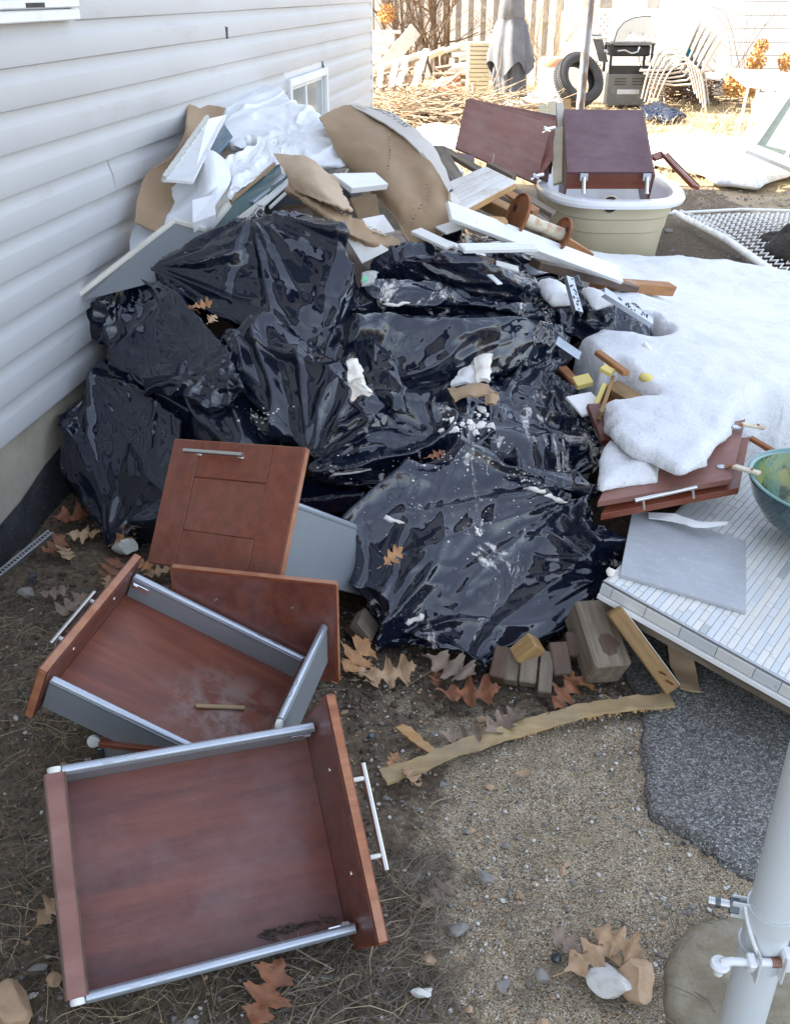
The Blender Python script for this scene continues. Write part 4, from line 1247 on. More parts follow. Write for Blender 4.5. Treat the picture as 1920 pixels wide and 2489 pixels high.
# E: a corner of another drawer below the nearest one
a, b, c_ = W(232, 1803, .13), W(420, 1835, .12), W(245, 1850, .10)
board('t', a, b, .016, .05, M_['cherry_in'])
bpy.data.objects.remove(bpy.data.objects['t'])
tE = thing('drawer', W(330, 1850, .02), 'end of a drawer poking out between the two nearest ones, white roller at its corner', 'drawer', 'pulled out kitchen drawers thrown by the heap')
p0, p1 = W(243, 1806, .155), W(470, 1832, .165)
board('back_board', p0, p1, .016, .012, M_['cherry'], parent=tE)
q = [W(240, 1812, .147), W(470, 1850, .155), W(470, 1900, .09), W(252, 1848, .10)]
slab('side', q, .003, M_['rail'], tE)
m = MB(); m.lathe([(.006, -.006), (.0125, -.005), (.0135, 0), (.0125, .005), (.006, .006)], 18, M=at(W(228, 1802, .15), Rz(.3) @ Rx(math.pi/2))); m.build('roller', M_['nylon'], tE, smooth='auto')
m = MB(); m.box((0, 0, 0), (.012, .005, .035), M=at(W(246, 1835, .125), Rz(.2)), bev=.002); m.build('clip', M_['boltgrey'], tE)
# corner bead of perforated steel at the far left
p0, p1 = W(-60, 1440, .03), W(123, 1291, .05)
cb = thing('corner_bead', p0, 'strip of pale perforated steel bead lying in the soil at the left edge', 'metal strip')
Mx = frame((p0+p1)/2, p1-p0, z=(.3, 0, 1)); L = (p1-p0).length
m = MB(); n = 26
for k in range(n):
    x = -L/2+L*(k+.5)/n
    m.box((x, .0, 0), (L/n*.28, .011, .0012))
m.box((0, -.0075, 0), (L, .005, .0012)); m.box((0, .0075, 0), (L, .005, .0012)); m.build('flange', M_['galv'], cb, Mx)
m = MB(); m.box((0, -.0105, -.007), (L, .0012, .016)); m.build('flange', M_['galv'], cb, Mx)
# ------------------------------------------------------------------ mosaic countertop, basin, tile, doors
tl = [(0, 0, 0), (0, .331, 0), (.3, .331, 0), (.3, 0, 0)]
MT, e, _ = fit(tl, [(1507, 1394), (1538, 1237), (1814, 1313), (1814, 1488)], at(W(1600, 1390, .25), Rz(-.3)))
print('fit tile', round(e, 1))
m = MB(); m.box((.15, .1655, -.005), (.3, .331, .010), bev=.001)
setp(m.build('stone_tile', M_['tile'], None, MT), 'large square grey stone tile lying loose on the mosaic countertop', 'tile')
PN = (MT.to_3x3() @ Vector((0, 0, 1))).normalized(); PO = MT @ Vector((0, 0, -.0105))
def RP(px, py, off=0.0):
    r = ray(px, py); o = Vector((0, 0, CH)); t = (PO+PN*off-o).dot(PN)/r.dot(PN); return o+r*t
CA, CD, CBp = RP(1468, 1409), RP(1845, 1045), RP(1920, 1659)
ux = (CBp-CA).normalized(); 
uy0 = (CD-CA); LY = uy0.length; uy = uy0.normalized()
LX = .66
print('counter', CA, CD, 'angle', math.degrees(ux.angle(uy)), LY)
ctop = thing('countertop', CA, 'vanity countertop covered in white marble mosaic strips, tipped against the heap', 'countertop')
Mc = frame(CA, ux, z=PN)
yl = Vector((Mc.inverted() @ CD)); 
skew = yl.x/yl.y
LYs = yl.y
def cpt(x, y, z=0): return Vector((x+skew*y, y, z))
m = MB(); m.poly([cpt(.001, .001, -.0035), cpt(LX, .001, -.0035), cpt(LX, LYs-.001, -.0035), cpt(.001, LYs-.001, -.0035)], .036)
m.build('grout_bed', M_['grout'], ctop, Mc)
rr = random.Random(11)
TW, GAP, TT = .0170, .0013, .004
cells = []
nrow = int((LX-.012)/TW)
for i in range(nrow):
    x = .008+i*TW
    y = .002-rr.random()*.04
    while y < LYs-.07:
        L = rr.choice((.024, .045, .07, .095, .12, .15))
        y0, y1 = max(y, .003), min(y+L, LYs-.07)
        if y1-y0 > .008: cells.append((x, x+TW-GAP, y0, y1-GAP))
        y += L
def tile_mesh():
    bm = MB(); bm.box((0, 0, 0), (1, 1, 1)); return bm.mesh('mosaic_tile', M_['mosaic'])
tmesh = {}
infr = []; rest = []
for c in cells:
    p = Mc @ cpt((c[0]+c[1])/2, (c[2]+c[3])/2)
    q = PIX(p)
    (infr if q[0] < 1950 and q[1] < 1720 else rest).append((p, c))
infr.sort(key=lambda k: -k[1][3]+k[1][2] + (k[0]-Vector((0, 0, CH))).length*.02)
rest = rest+infr[288:]; infr = infr[:288]
def tile_M(c):
    ctr = cpt((c[0]+c[1])/2, (c[2]+c[3])/2, -.0020+rr.uniform(-.0003, .0003))
    Sk = Matrix(((c[1]-c[0], skew*(c[3]-c[2]), 0, ctr.x), (0, c[3]-c[2], 0, ctr.y), (0, 0, TT, ctr.z), (0, 0, 0, 1)))
    return Sk
for p, c in infr:                                     # each strip a small slab with softened edges
    key = round(c[3]-c[2], 3)
    if key not in tmesh:
        w_, l_ = (TW-GAP)/2, key/2
        mb = MB(); mb.poly([(-w_-skew*l_, -l_, TT/2), (w_-skew*l_, -l_, TT/2), (w_+skew*l_, l_, TT/2), (-w_+skew*l_, l_, TT/2)], TT)
        bmesh.ops.bevel(mb.bm, geom=[e_ for e_ in mb.bm.edges if all(v.co.z > 0 for v in e_.verts)], offset=.0007, segments=1, affect='EDGES')
        tmesh[key] = mb.mesh('mosaic_tile', M_['mosaic'])
    o = bpy.data.objects.new('mosaic_tile', tmesh[key])
    put(o, Mc @ Matrix.Translation(cpt((c[0]+c[1])/2, (c[2]+c[3])/2, -.0020+rr.uniform(-.0003, .0004))), ctop)
m = MB()
for p, c in rest:
    a_ = [cpt(c[0], c[2], 0), cpt(c[1], c[2], 0), cpt(c[1], c[3], 0), cpt(c[0], c[3], 0)]; m.poly(a_, .004)
if rest: setp(m.build('mosaic_tiles', M_['mosaic'], ctop, Mc), kind='stuff')
# edge of the countertop: steel trim line, tiled apron, lower lip
m = MB(); m.box((LX/2, -.0015, -.003), (LX, .005, .0065), bev=.001); m.build('edge_trim', M_['galv'], ctop, Mc)
x = 0.0
am = {}
while x < LX:
    L = rr.choice((.03, .06, .09, .09)); L = min(L, LX-x)
    m = MB(); m.box((x+L/2, -.004, -.021), (L-.0016, .007, .027), bev=.0008); m.build('apron_tile', M_['mosaic'], ctop, Mc); x += L
m = MB(); m.box((LX/2, .004, -.044), (LX, .03, .013), bev=.001); m.build('under_board', M_['trim'], ctop, Mc)
m = MB(); m.poly([cpt(.02, .02, -.040), cpt(LX-.02, .02, -.040), cpt(LX-.02, LYs-.02, -.040), cpt(.02, LYs-.02, -.040)], .05); m.build('carcass', M_['oldwood'], ctop, Mc)
m = MB(); m.poly([cpt(.0, LYs-.068, .0015), cpt(LX, LYs-.068, .0015), cpt(LX, LYs, .0015), cpt(.0, LYs, .0015)], .006); m.build('rear_ledge', M_['trim'], ctop, Mc)
# what the countertop lies on
m = MB(); p = RP(1760, 1420); q = RP(1850, 1250)
Mb = frame(((p.x+q.x)/2, (p.y+q.y)/2, .06), ux, z=(0, 0, 1))
m.box((0, .12, 0), (.5, .5, .12), bev=.004)
setp(m.build('cabinet_box', M_['darkwood'], None, Mb), 'dark wooden box supporting the mosaic countertop from underneath', 'box')
# glass bowl
RB = .205
def bowl_center(z): return W(1804, 1160, z)+Vector((RB*.985, -.035, 0))
bc = bowl_center(.355)
base = PO+PN*0; zc = bc.z-.155
bowl = thing('basin', (bc.x, bc.y, zc), 'round glass basin with mottled green inside and teal outside on the countertop', 'basin')
Mbo = Matrix.Translation((bc.x, bc.y, zc)) @ (Vector((0, 0, 1)).rotation_difference((PN+Vector((0, 0, 1))).normalized()).to_matrix().to_4x4())
prof_o = [(.055, 0), (.10, .018), (.145, .05), (.18, .095), (RB-.004, .145), (RB, .152)]
prof_i = [(RB-.001, .156), (RB-.011, .156), (RB-.014, .148), (.168, .095), (.135, .055), (.09, .026), (.045, .014), (.012, .012)]
m = MB(); m.lathe(prof_o+[(RB, .1545)], 64, caps=False); m.build('outer_wall', M_['bowl_out'], bowl, Mbo, smooth=True)
m = MB(); m.lathe(prof_i[2:], 64, caps=False); m.bm.faces.ensure_lookup_table(); m.build('inner_wall', M_['bowl_in'], bowl, Mbo, smooth=True)
m = MB(); m.lathe([(RB, .1540), (RB-.001, .157), (RB-.005, .158), (RB-.0105, .157), (RB-.0138, .148)], 64, caps=False); m.build('rim', glassy('clear_glass_rim', (.12, .24, .23), .05, 1.0), bowl, Mbo, smooth=True)
m = MB(); m.lathe([(.030, .0125), (.030, .016), (.012, .017)], 24); m.build('drain', M_['chrome'], bowl, Mbo, smooth='auto')
# faucet
fb = RP(1846, 1092, .002)
fau = thing('faucet', fb, 'chrome single-lever faucet behind the glass basin', 'faucet')
Mf = at(fb)
m = MB(); m.lathe([(.026, 0), (.026, .004), (.022, .008), (.0185, .03), (.0145, .052), (.013, .058), (.010, .062), (.004, .064)], 24); m.build('body', M_['chrome'], fau, Mf, smooth='auto')
tp = fb+Vector((0, 0, .060)); e1 = RP(1870, 1046, .055); e2 = RP(1893, 1060, .05); e3 = RP(1905, 1082, .04)
m = MB(); m.tube([tp, tp.lerp(e1, .5)+Vector((0, 0, .008)), e1, e2, e3], [.007, .0075, .0085, .0085, .0075], 12); m.build('lever', M_['chrome'], fau, smooth='auto')
# two cabinet doors lying above, half under the snow
q1 = [W(1453, 1219, .345), W(1779, 1163, .355), W(1812, 1018, .40), W(1520, 1080, .38)]
d1 = thing('kitchen_front', q1[0], 'upper of two brown cabinet doors half under the snow bank, rusty hinges on it', 'cabinet front')
slab('door_panel', q1, .018, M_['cherry_top'], d1)
q2 = [W(1461, 1272, .315), W(1803, 1206, .322), W(1822, 1060, .36), W(1530, 1120, .345)]
q2u = [W(1461, 1240, .325), W(1795, 1165, .334), W(1822, 1060, .37), W(1530, 1110, .355)]
d2 = thing('kitchen_front', q2u[0], 'lower of two brown cabinet doors by the snow, with a steel bar handle', 'cabinet front')
slab('door_panel', [W(1461, 1250, .312), W(1797, 1186, .322), W(1822, 1060, .36), W(1530, 1120, .342)], .020, M_['cherry'], d2)
a, b = W(1542, 1217, .352), W(1692, 1184, .358)
m = MB(); m.tube([a, a.lerp(b, .02), b.lerp(a, .02), b], .0055, 12); hh = m.build('handle', M_['steel'], d2, smooth='auto')
for (u, v) in ((1562, 1238), (1683, 1210)):
    f = (u-1542)/150.; p = a.lerp(b, f); m = MB(); m.tube([p, W(u+3, v, .325)], .004, 8); m.build('handle_post', M_['steel'], hh, smooth='auto')
def hinge(pts, lab, w=.020):
    P = [W(*p) for p in pts]
    h = thing('hinge', P[0], lab, 'hinge')
    board('arm', P[1], P[2], w, .009, M_['rustpaint'], parent=h, bev=.002)
    board('cup', P[0], P[1], .012, .006, M_['rust'], parent=h, bev=.002)
    m = MB(); m.lathe([(.013, 0), (.013, .004), (.006, .006)], 16, M=at(P[0])); m.build('cup_ring', M_['galv'], h, smooth='auto')
    m = MB(); m.lathe([(.004, 0), (.004, .003)], 8, M=at(P[1].lerp(P[2], .7)+Vector((0, 0, .005)))); m.build('screw', M_['rust'], h)
hinge([(1752, 1136, .362), (1783, 1133, .372), (1846, 1151, .378)], 'rusty cabinet hinge reaching from the upper door over the basin rim')
hinge([(1790, 1040, .402), (1804, 1031, .41), (1858, 1040, .40)], 'rusty cabinet hinge at the far corner of the countertop', .017)
# caulk strip and scrap
o, G, N = sheet('caulk_strip', [[W(1575, 1245, .268), W(1640, 1250, .270), W(1700, 1268, .266), W(1770, 1268, .258)], [W(1577, 1260, .266), W(1640, 1268, .266), W(1700, 1284, .262), W(1765, 1276, .256)]], M_['whiteplastic'], .002, 6, 24, .002, 30)
setp(o, 'thin curled white strip of caulk along the top edge of the grey tile', 'caulk strip')
fo = skin('foam_crumb', Pz((1468, 1375, .27), (1490, 1350, .285), (1512, 1365, .28), (1505, 1395, .262), (1480, 1408, .255), (1472, 1395, .25)), M_['insul'], 3, excess=(.3, .12), lev=(4, 5), its=(20, 8), h0=.009, floor=None, shrink=.01, fold=0)
setp(fo, 'crumpled cream lump of expanding foam at the left corner of the countertop', 'foam lump')
# splintered wood under the snow beyond the countertop
for (a, b, w, t, mt, lab) in [((1700, 1058, .22), (1960, 1052, .24), .07, .05, 'darkwood', 'dark wet beam in the hollow under the snow beyond the basin'),
                              ((1800, 1050, .30), (1900, 1110, .26), .02, .012, 'rust', 'thin rusty strip in the hollow behind the faucet'),
                              ((1895, 1020, .25), (1935, 1030, .27), .06, .05, 'treated', 'short wooden block in the hollow under the snow at the right edge')]:
    setp(board('beam', W(*a), W(*b), w, t, M_[mt]), lab, 'beam')
p = W(1893, 1040, .22); m = MB()
for k in range(5): m.box((0, k*.016, 0), (.03, .003, .006))
m.box((-.015, .03, 0), (.004, .08, .01)); m.box((.015, .03, 0), (.004, .08, .01))
setp(m.build('drawer_slide', M_['galv'], None, frame(p, (1, .1, 0), z=(0, -.5, 1))), 'ladder-shaped metal drawer slide in the hollow under the snow', 'drawer slide')

# ------------------------------------------------------------------ pole with clamps at the lower right
pc = Y(1802, 2489, .887)
PX, PY = pc.x, pc.y
R0 = .030
pole = thing('gate_post', (PX, PY, 0), 'round light grey painted steel gate post with clamps at the lower right', 'post')
m = MB(); m.tube([(PX, PY, -.05), (PX, PY, .8), (PX, PY, 1.9)], R0, 48, caps=True); m.build('tube', M_['polepaint'], pole, smooth='auto')
def zpole(px, py):
    r = ray(px, py); t = (PY-R0)/r.y if False else PY/r.y; return CH+r.z*t
zc = zpole(1862, 2235); zl = zpole(1850, 2290)
def band(z0, z1, r, name, mt, lip=0):
    m = MB(); m.lathe([(r-.003, z0), (r, z0), (r+lip, (z0+z1)/2), (r, z1), (r-.003, z1)], 48, M=at((PX, PY, 0)), caps=False); return m.build(name, mt, pole, smooth='auto')
cl = band(zc-.006, zc+.026, R0+.0035, 'clamp', M_['polepaint'])
cam_dir = Vector((-PX, -PY, 0)).normalized(); side = Vector((-cam_dir.y, cam_dir.x, 0))
left = Vector((-1, .25, 0)).normalized(); up = Vector((0, 0, 1)); fw = left.cross(up)
# ears and dark bolt, pointing left
e0 = Vector((PX, PY, zc+.012))
for s_ in (-1, 1):
    board('ear', e0+left*.028+fw*s_*.006, e0+left*.052+fw*s_*.006, .030, .0025, M_['polepaint'], up=fw, parent=cl)
bs = e0+left*.030+Vector((0, 0, .004)); 
m = MB(); m.tube([e0+left*.034, e0+left*.082], .0062, 14); bo = m.build('bolt', M_['galv'], pole, smooth='auto')
m = MB()
for k in range(11): 
    q = e0+left*(.052+k*.0027); m.tube([q, q+left*.0013], .0070, 14)
m.build('thread', M_['steel'], bo, smooth='auto')
m = MB(); m.tube([e0+left*.042, e0+left*.054], .0115, 6); m.build('nut', M_['boltgrey'], bo, smooth='auto')
m = MB(); m.tube([e0+left*.066, e0+left*.073], .0072, 14); m.build('collar', M_['boltgrey'], bo, smooth='auto')
# lower clamp: hinge strap, J bolt pintle, square nut
cl2 = band(zl-.030, zl-.002, R0+.003, 'clamp', M_['polepaint'])
# lathe strap edge standing proud (the bright curled lip)
m = MB(); pts = []
for k in range(15):
    a = k/14; ang = math.pi*(.97+.38*a)
    pts.append((PX+math.cos(ang)*(R0+.006), PY+math.sin(ang)*(R0+.006), zc+.022-.062*a**1.3))
m.tube(pts, .0028, 8); m.build('strap_lip', M_['whitepaint'], cl, smooth='auto')
jz = zl+.006
near = Vector((PX, PY, jz)) + cam_dir*(R0+.012)
tl0 = near - Vector((1, 0, 0))*.016
m = MB(); m.tube([near+Vector((.030, 0, -.002)), near, tl0, near-Vector((.036, 0, -.002)), near-Vector((.046, 0, .001)), near-Vector((.050, 0, .010)), near-Vector((.050, 0, .022))], [.0058]*4+[.0064, .0066, .0064], 14); jb = m.build('pintle', M_['whitepaint'], pole, smooth='auto')
m = MB(); m.lathe([(.0125, -.003), (.0135, 0), (.0115, .004)], 20, M=at(near-Vector((.050, 0, .004)))); m.build('flange', M_['whitepaint'], jb, smooth='auto')
m = MB(); m.box((0, 0, 0), (.011, .020, .020), M=at(near-Vector((.010, 0, 0)), Rx(.3)), bev=.002); m.build('nut', M_['whitepaint'], jb)
m = MB()
for k in range(6): m.tube([near+Vector((.018+k*.0022, 0, -.001)), near+Vector((.0192+k*.0022, 0, -.001))], .0067, 14)
m.build('rusty_thread', M_['rust'], jb, smooth='auto')
m = MB(); m.box((0, 0, 0), (.022, .020, .032), M=at(near+Vector((.042, .004, 0)), Rz(-.1)), bev=.003); m.build('bracket', M_['whitepaint'], cl2)
for dx in (.0, .034):
    board('ear', near+Vector((dx, .0, .016)), near+Vector((dx, .0, -.034)), .020, .0025, M_['whitepaint'], up=(1, 0, 0), parent=cl2)
# ------------------------------------------------------------------ cardboard, panes and boards on top of the heap
def mW(*a): return [W(*p) for p in a]
# big curved cardboard sheet at the right; columns run left to right, rows from top to bottom
rows = [
 mW((776, 283, 1.02), (850, 256, 1.04), (930, 290, 1.00), (1005, 350, .96), (1060, 415, .90), (1092, 470, .85)),
 mW((800, 330, .96), (872, 340, .96), (940, 380, .93), (1005, 430, .88), (1055, 480, .84), (1092, 520, .79)),
 mW((840, 400, .88), (900, 425, .88), (955, 470, .85), (1005, 510, .81), (1045, 545, .77), (1078, 562, .74)),
 mW((880, 450, .82), (925, 480, .82), (962, 530, .78), (985, 575, .73), (1010, 590, .71), (1040, 586, .70))]
big = thing('cardboard_sheet', rows[0][2], 'big curled sheet of brown cardboard with printed letters on its pale outer flap', 'cardboard')
o, G1, N1 = sheet('inner_face', rows, M_['card'], .006, 36, 44, .006, 9, 3, parent=big, jag=.004)
# pale outer flap folded outwards along the top
fl = [mW((848, 255, 1.042), (905, 282, 1.015), (960, 318, .985), (1010, 358, .957), (1055, 410, .905), (1090, 468, .852)),
      mW((880, 258, 1.02), (945, 272, .985), (1005, 310, .955), (1050, 352, .925), (1078, 405, .88), (1100, 462, .835))]
fl2 = [fl[0], [a.lerp(b, .5)+Vector((0, 0, .008)) for a, b in zip(*fl)], fl[1]]
o, G2, N2 = sheet('outer_flap', fl2, M_['card_grey'], .005, 10, 44, .003, 9, 4, parent=big, jag=.002)
# printed letters, upside down as they read from here
def print_on(text, G, N, u0, u1, v0, v1, off, name, parent, mat, flip=False):
    cu = bpy.data.curves.new('t', 'FONT'); cu.body = text; cu.size = 1; cu.resolution_u = 2
    to = bpy.data.objects.new('t', cu); COL.objects.link(to)
    ev = to.evaluated_get(bpy.context.evaluated_depsgraph_get()); me = bpy.data.meshes.new_from_object(ev)
    bm = bmesh.new(); bm.from_mesh(me); bmesh.ops.triangulate(bm, faces=list(bm.faces))
    bmesh.ops.subdivide_edges(bm, edges=[e for e in bm.edges if e.calc_length() > .3], cuts=2)
    bmesh.ops.triangulate(bm, faces=list(bm.faces))
    xs_ = [v.co.x for v in bm.verts]; ys_ = [v.co.y for v in bm.verts]
    x0, x1, y0, y1 = min(xs_), max(xs_), min(ys_), max(ys_)
    nu, nv = G.shape[0]-1, G.shape[1]-1
    for v in bm.verts:
        u = u0+(v.co.y-y0)/(y1-y0)*(u1-u0); w_ = v0+(v.co.x-x0)/(x1-x0)*(v1-v0)
        a, b = u*nu, w_*nv; i, j = min(int(a), nu-1), min(int(b), nv-1); fa, fb = a-i, b-j
        p = (G[i, j]*(1-fa)+G[i+1, j]*fa)*(1-fb)+(G[i, j+1]*(1-fa)+G[i+1, j+1]*fa)*fb
        v.co = Vector(p+N[i, j]*off)
    me2 = bpy.data.meshes.new(name); bm.to_mesh(me2); bm.free(); me2.materials.append(mat)
    bpy.data.objects.remove(to)
    return put(bpy.data.objects.new(name, me2), None, parent)
ink = paint('black_print', (.03, .03, .032), .8)
sgn = 1 if (N2[5, 20]@(np.array([0, 0, CH])-G2[5, 20])) > 0 else -1
print_on('SKU:CC.KE20', G2, N2, .88, .48, .40, .07, sgn*.0034, 'printed_letters', big, ink)
# crease lines with broken fluting
for cpts in ([(945, 325, .985), (948, 370, .94), (944, 410, .905)], [(1040, 440, .885), (1028, 490, .84), (1000, 540, .79)]):
    P_ = [W(*c) for c in cpts]; m = MB()
    for k in range(13):
        t = k/12*(len(P_)-1); p = Vector(cr([np.array(q) for q in P_], t)); r = ray(*PIX(p)).normalized(); p = p-r*.012
        m.box((0, 0, 0), (.004+.003*(k % 3), .0015, .012), M=at(p+Vector((0, .0095, 0)), Rz(.5*(k % 5-2)) @ Rx(.7)))
    m.build('crushed_fluting', M_['card_pale'], big)
def fluting(G, parent, side='v1', n=110):
    P_ = {'v1': G[:, -1], 'v0': G[:, 0], 'u1': G[-1], 'u0': G[0]}[side]; m = MB(); r2 = random.Random(3)
    for k in range(n):
        t = (k+.5)/n*(len(P_)-1); i = int(t); p = Vector(P_[i]*(1-(t-i))+P_[min(i+1, len(P_)-1)]*(t-i)); d = Vector(P_[min(i+1, len(P_)-1)]-P_[i]).normalized()
        m.box((0, 0, 0), (.0016, .0075, .006+.004*r2.random()), M=frame(p, d, z=(r2.uniform(-.3, .3), -.5, 1)))
    setp(m.build('torn_fluting', M_['card_pale'], parent), kind='stuff')
fluting(G1, big, 'v1'); fluting(G1, big, 'u1')
# left cardboard, standing between the siding and the boards
rows = [mW((457, 254, 1.06), (500, 252, 1.04), (547, 266, 1.02)), mW((450, 330, .99), (490, 332, .965), (530, 345, .94)), mW((415, 385, .93), (455, 402, .895), (495, 425, .87)), mW((362, 418, .89), (405, 445, .855), (450, 465, .83)), mW((337, 480, .83), (375, 505, .80), (410, 520, .78)), mW((330, 540, .77), (360, 555, .76), (385, 570, .75))]
o, G, N = sheet('cardboard_sheet', rows, M_['card'], .006, 40, 22, .006, 9, 8, jag=.004)
fluting(G, o, 'v0', 90); fluting(G, o, 'u0', 40)
setp(o, 'tall curved strip of brown cardboard standing against the siding at the left of the heap', 'cardboard')
# foam board
slab_q = mW((503, 287, 1.05), (552, 276, 1.05), (470, 440, .895), (398, 434, .895))
fb_ = slab('foam_board', slab_q, .012, M_['styro'], bev=.002)
m = MB(); a_, b_ = slab_q[0], slab_q[3]
for k in range(40):
    p = a_.lerp(b_, (k+.5)/40); m.box((0, 0, 0), (.013, .012+.006*((k*7) % 5)/5, .028), M=frame(p, b_-a_, z=(.3, -.6, .7)))
m.build('rough_edge', M_['stone_white'], fb_); setp(fb_, 'thick white polystyrene board leaning on the left cardboard strip', 'foam board')
gp = slab('glass_pane', mW((545, 300, 1.0), (566, 330, .97), (480, 440, .85), (455, 436, .86)), .005, M_['pane'])
gp.data.materials[0] = paint('blue_grey_glass', (.10, .17, .22), .1, (.3, .4, .45), .5, 0, 5)
setp(gp, 'blue-tinted glass pane behind the polystyrene board', 'glass pane')
# long translucent foam sheet hanging at the left
rows = [mW((500, 368, .93), (520, 380, .93), (548, 395, .92)), mW((455, 430, .87), (490, 440, .87), (520, 470, .86)), mW((390, 490, .80), (440, 510, .80), (480, 540, .79)), mW((325, 560, .72), (390, 590, .72), (460, 610, .71)), mW((320, 650, .64), (380, 670, .64), (440, 670, .65))]
o, G, N = sheet('foam_wrap', rows, M_['foamsheet'], .003, 30, 20, .014, 7, 12); setp(o, 'long translucent white foam wrap hanging down beside the siding', 'foam')
rows = [mW((492, 372, .95), (515, 366, .96), (553, 392, .93)), mW((488, 425, .89), (515, 430, .90), (560, 440, .88)), mW((478, 480, .83), (500, 480, .84), (522, 500, .82))]
o, G, N = sheet('foam_wrap', rows, M_['foam'], .004, 20, 16, .005, 7, 15); setp(o, 'folded white foam piece standing in front of the polystyrene board', 'foam')
bx = slab('foam_block', mW((467, 485, .85), (520, 472, .86), (525, 520, .82), (468, 540, .80)), .04, M_['styro']); setp(bx, 'white polystyrene block between the foam wrap and the greenish window', 'foam block')
gr = slab('tape_scrap', mW((432, 428, .885), (455, 415, .895), (452, 440, .87), (436, 446, .87)), .001, paint('mint_tape', (.45, .75, .58), .5)); setp(gr, 'small mint green scrap of tape on the foam wrap', 'tape')
# window sashes: left one with a screen, standing over the leftmost bag
def rod(name, a, b, w, t, mat, parent=None, up=(0, 0, 1), bev=.002): return board(name, W(*a), W(*b), w, t, M_[mat], up=up, parent=parent, bev=bev)
sw = thing('window_screen', W(300, 640, .7), 'long framed window screen leaning between the siding and the black bags', 'window screen')
slab('screen', mW((424, 537, .790), (500, 556, .775), (440, 668, .66), (200, 730, .585)), .002, M_['screen'], sw, bev=0)
rod('frame', (157, 742, .57), (426, 533, .795), .020, .014, 'cream', sw)
rod('frame', (424, 535, .792), (500, 557, .775), .018, .014, 'cream', sw)
sg = thing('sash_window', W(560, 500, .8), 'greenish glass window sash with a cream edge, leaning beside the screen', 'window sash')
slab('glass', mW((560, 492, .822), (680, 395, .905), (690, 440, .86), (480, 600, .70)), .005, M_['pane_dark'] if False else paint('green_grey_glass', (.13, .19, .19), .12, (.3, .36, .36), .5, 0, 5), sg)
rod('frame', (557, 495, .822), (470, 602, .702), .020, .018, 'cream', sg)
rod('frame', (560, 488, .828), (668, 398, .912), .012, .014, 'card', sg)
for i, (a, b, w, mt) in enumerate([((632, 500, .80), (710, 432, .865), .026, 'trim'), ((612, 492, .81), (690, 425, .875), .020, 'rail'), ((655, 505, .79), (716, 448, .85), .008, 'trim')]):
    setp(rod('trim_piece', a, b, w, .012, mt), ['white window trim in the dark gap under the torn cardboard', 'grey window track beside the white trim under the torn cardboard', 'thin white bead below the window trim in the dark gap'][i], 'trim')
# torn cardboard draped in the centre: flap and rolled edge
rows = [mW((667, 376, .945), (712, 378, .95), (755, 388, .945), (812, 436, .90)), mW((690, 415, .915), (730, 430, .92), (790, 460, .905), (840, 478, .87)), mW((713, 459, .875), (760, 480, .88), (820, 505, .865), (860, 510, .845))]
tc = thing('torn_cardboard', rows[0][0], 'torn sheet of corrugated cardboard draped over the middle of the heap, its ragged edge rolled', 'cardboard')
sheet('flap', rows, M_['card_pale'], .006, 26, 34, .008, 10, 21, parent=tc, jag=.010)
rows = [mW((706, 452, .878), (760, 480, .868), (800, 505, .85), (850, 535, .815), (905, 562, .78), (965, 592, .735)), mW((700, 462, .872), (752, 495, .862), (795, 525, .84), (845, 560, .80), (900, 585, .765), (962, 600, .73)), mW((712, 472, .855), (757, 510, .835), (800, 545, .81), (850, 578, .775), (905, 600, .742), (958, 606, .722))]
sheet('rolled_edge', rows, M_['card'], .010, 14, 50, .010, 16, 22, parent=tc, jag=.012)
m = MB(); rr = random.Random(8)
for k in range(46):
    t = rr.random(); p = Vector(cr([np.array(q) for q in rows[0]], t*4.99))+Vector((rr.uniform(-.01, .01), rr.uniform(-.01, .01), .008))
    m.box((0, 0, 0), (rr.uniform(.012, .035), rr.uniform(.004, .010), .0015), M=at(p, Rz(rr.uniform(0, 3)) @ Rx(rr.uniform(-.6, .6))))
m.build('torn_shreds', M_['card_pale'], tc)
# more boards near the torn cardboard
setp(slab('foam_board', mW((808, 420, .925), (912, 418, .915), (944, 446, .885), (856, 456, .885)), .022, M_['styro']), 'white foam board sticking out under the foam bundle, in front of the big cardboard', 'foam board')
setp(slab('shade_board', mW((690, 500, .80), (860, 480, .80), (880, 560, .72), (640, 540, .75)), .01, M_['darkwood']), 'dark board inside the cavity under the torn cardboard', 'board')  # added to give the cavity's shade as a dark surface
setp(slab('shade_board', mW((660, 420, .86), (820, 430, .84), (900, 540, .70), (640, 520, .74)), .01, M_['black']), 'black panel added as shade at the back of the cavity under the torn cardboard', 'board')  # black sheet put in for the shade deeper inside
setp(slab('cardboard_piece', mW((850, 480, .83), (915, 470, .84), (925, 530, .77), (880, 555, .74)), .006, M_['card']), 'small brown cardboard piece between the foam board and the big curled sheet', 'cardboard')
setp(slab('drywall_piece', mW((835, 568, .785), (885, 570, .78), (948, 606, .735), (880, 640, .695)), .012, M_['drywall']), 'broken white drywall scrap between the two upper black bags', 'drywall')
setp(slab('drywall_piece', mW((880, 530, .80), (932, 520, .80), (960, 560, .76), (900, 575, .75)), .012, M_['drywall']), 'pale drywall scrap at the foot of the big cardboard sheet', 'drywall')
setp(slab('wood_splinter', mW((740, 535, .79), (800, 545, .785), (830, 560, .77), (770, 556, .775)), .012, M_['treated']), 'short brown splinter of wood on the top black bag', 'splinter')
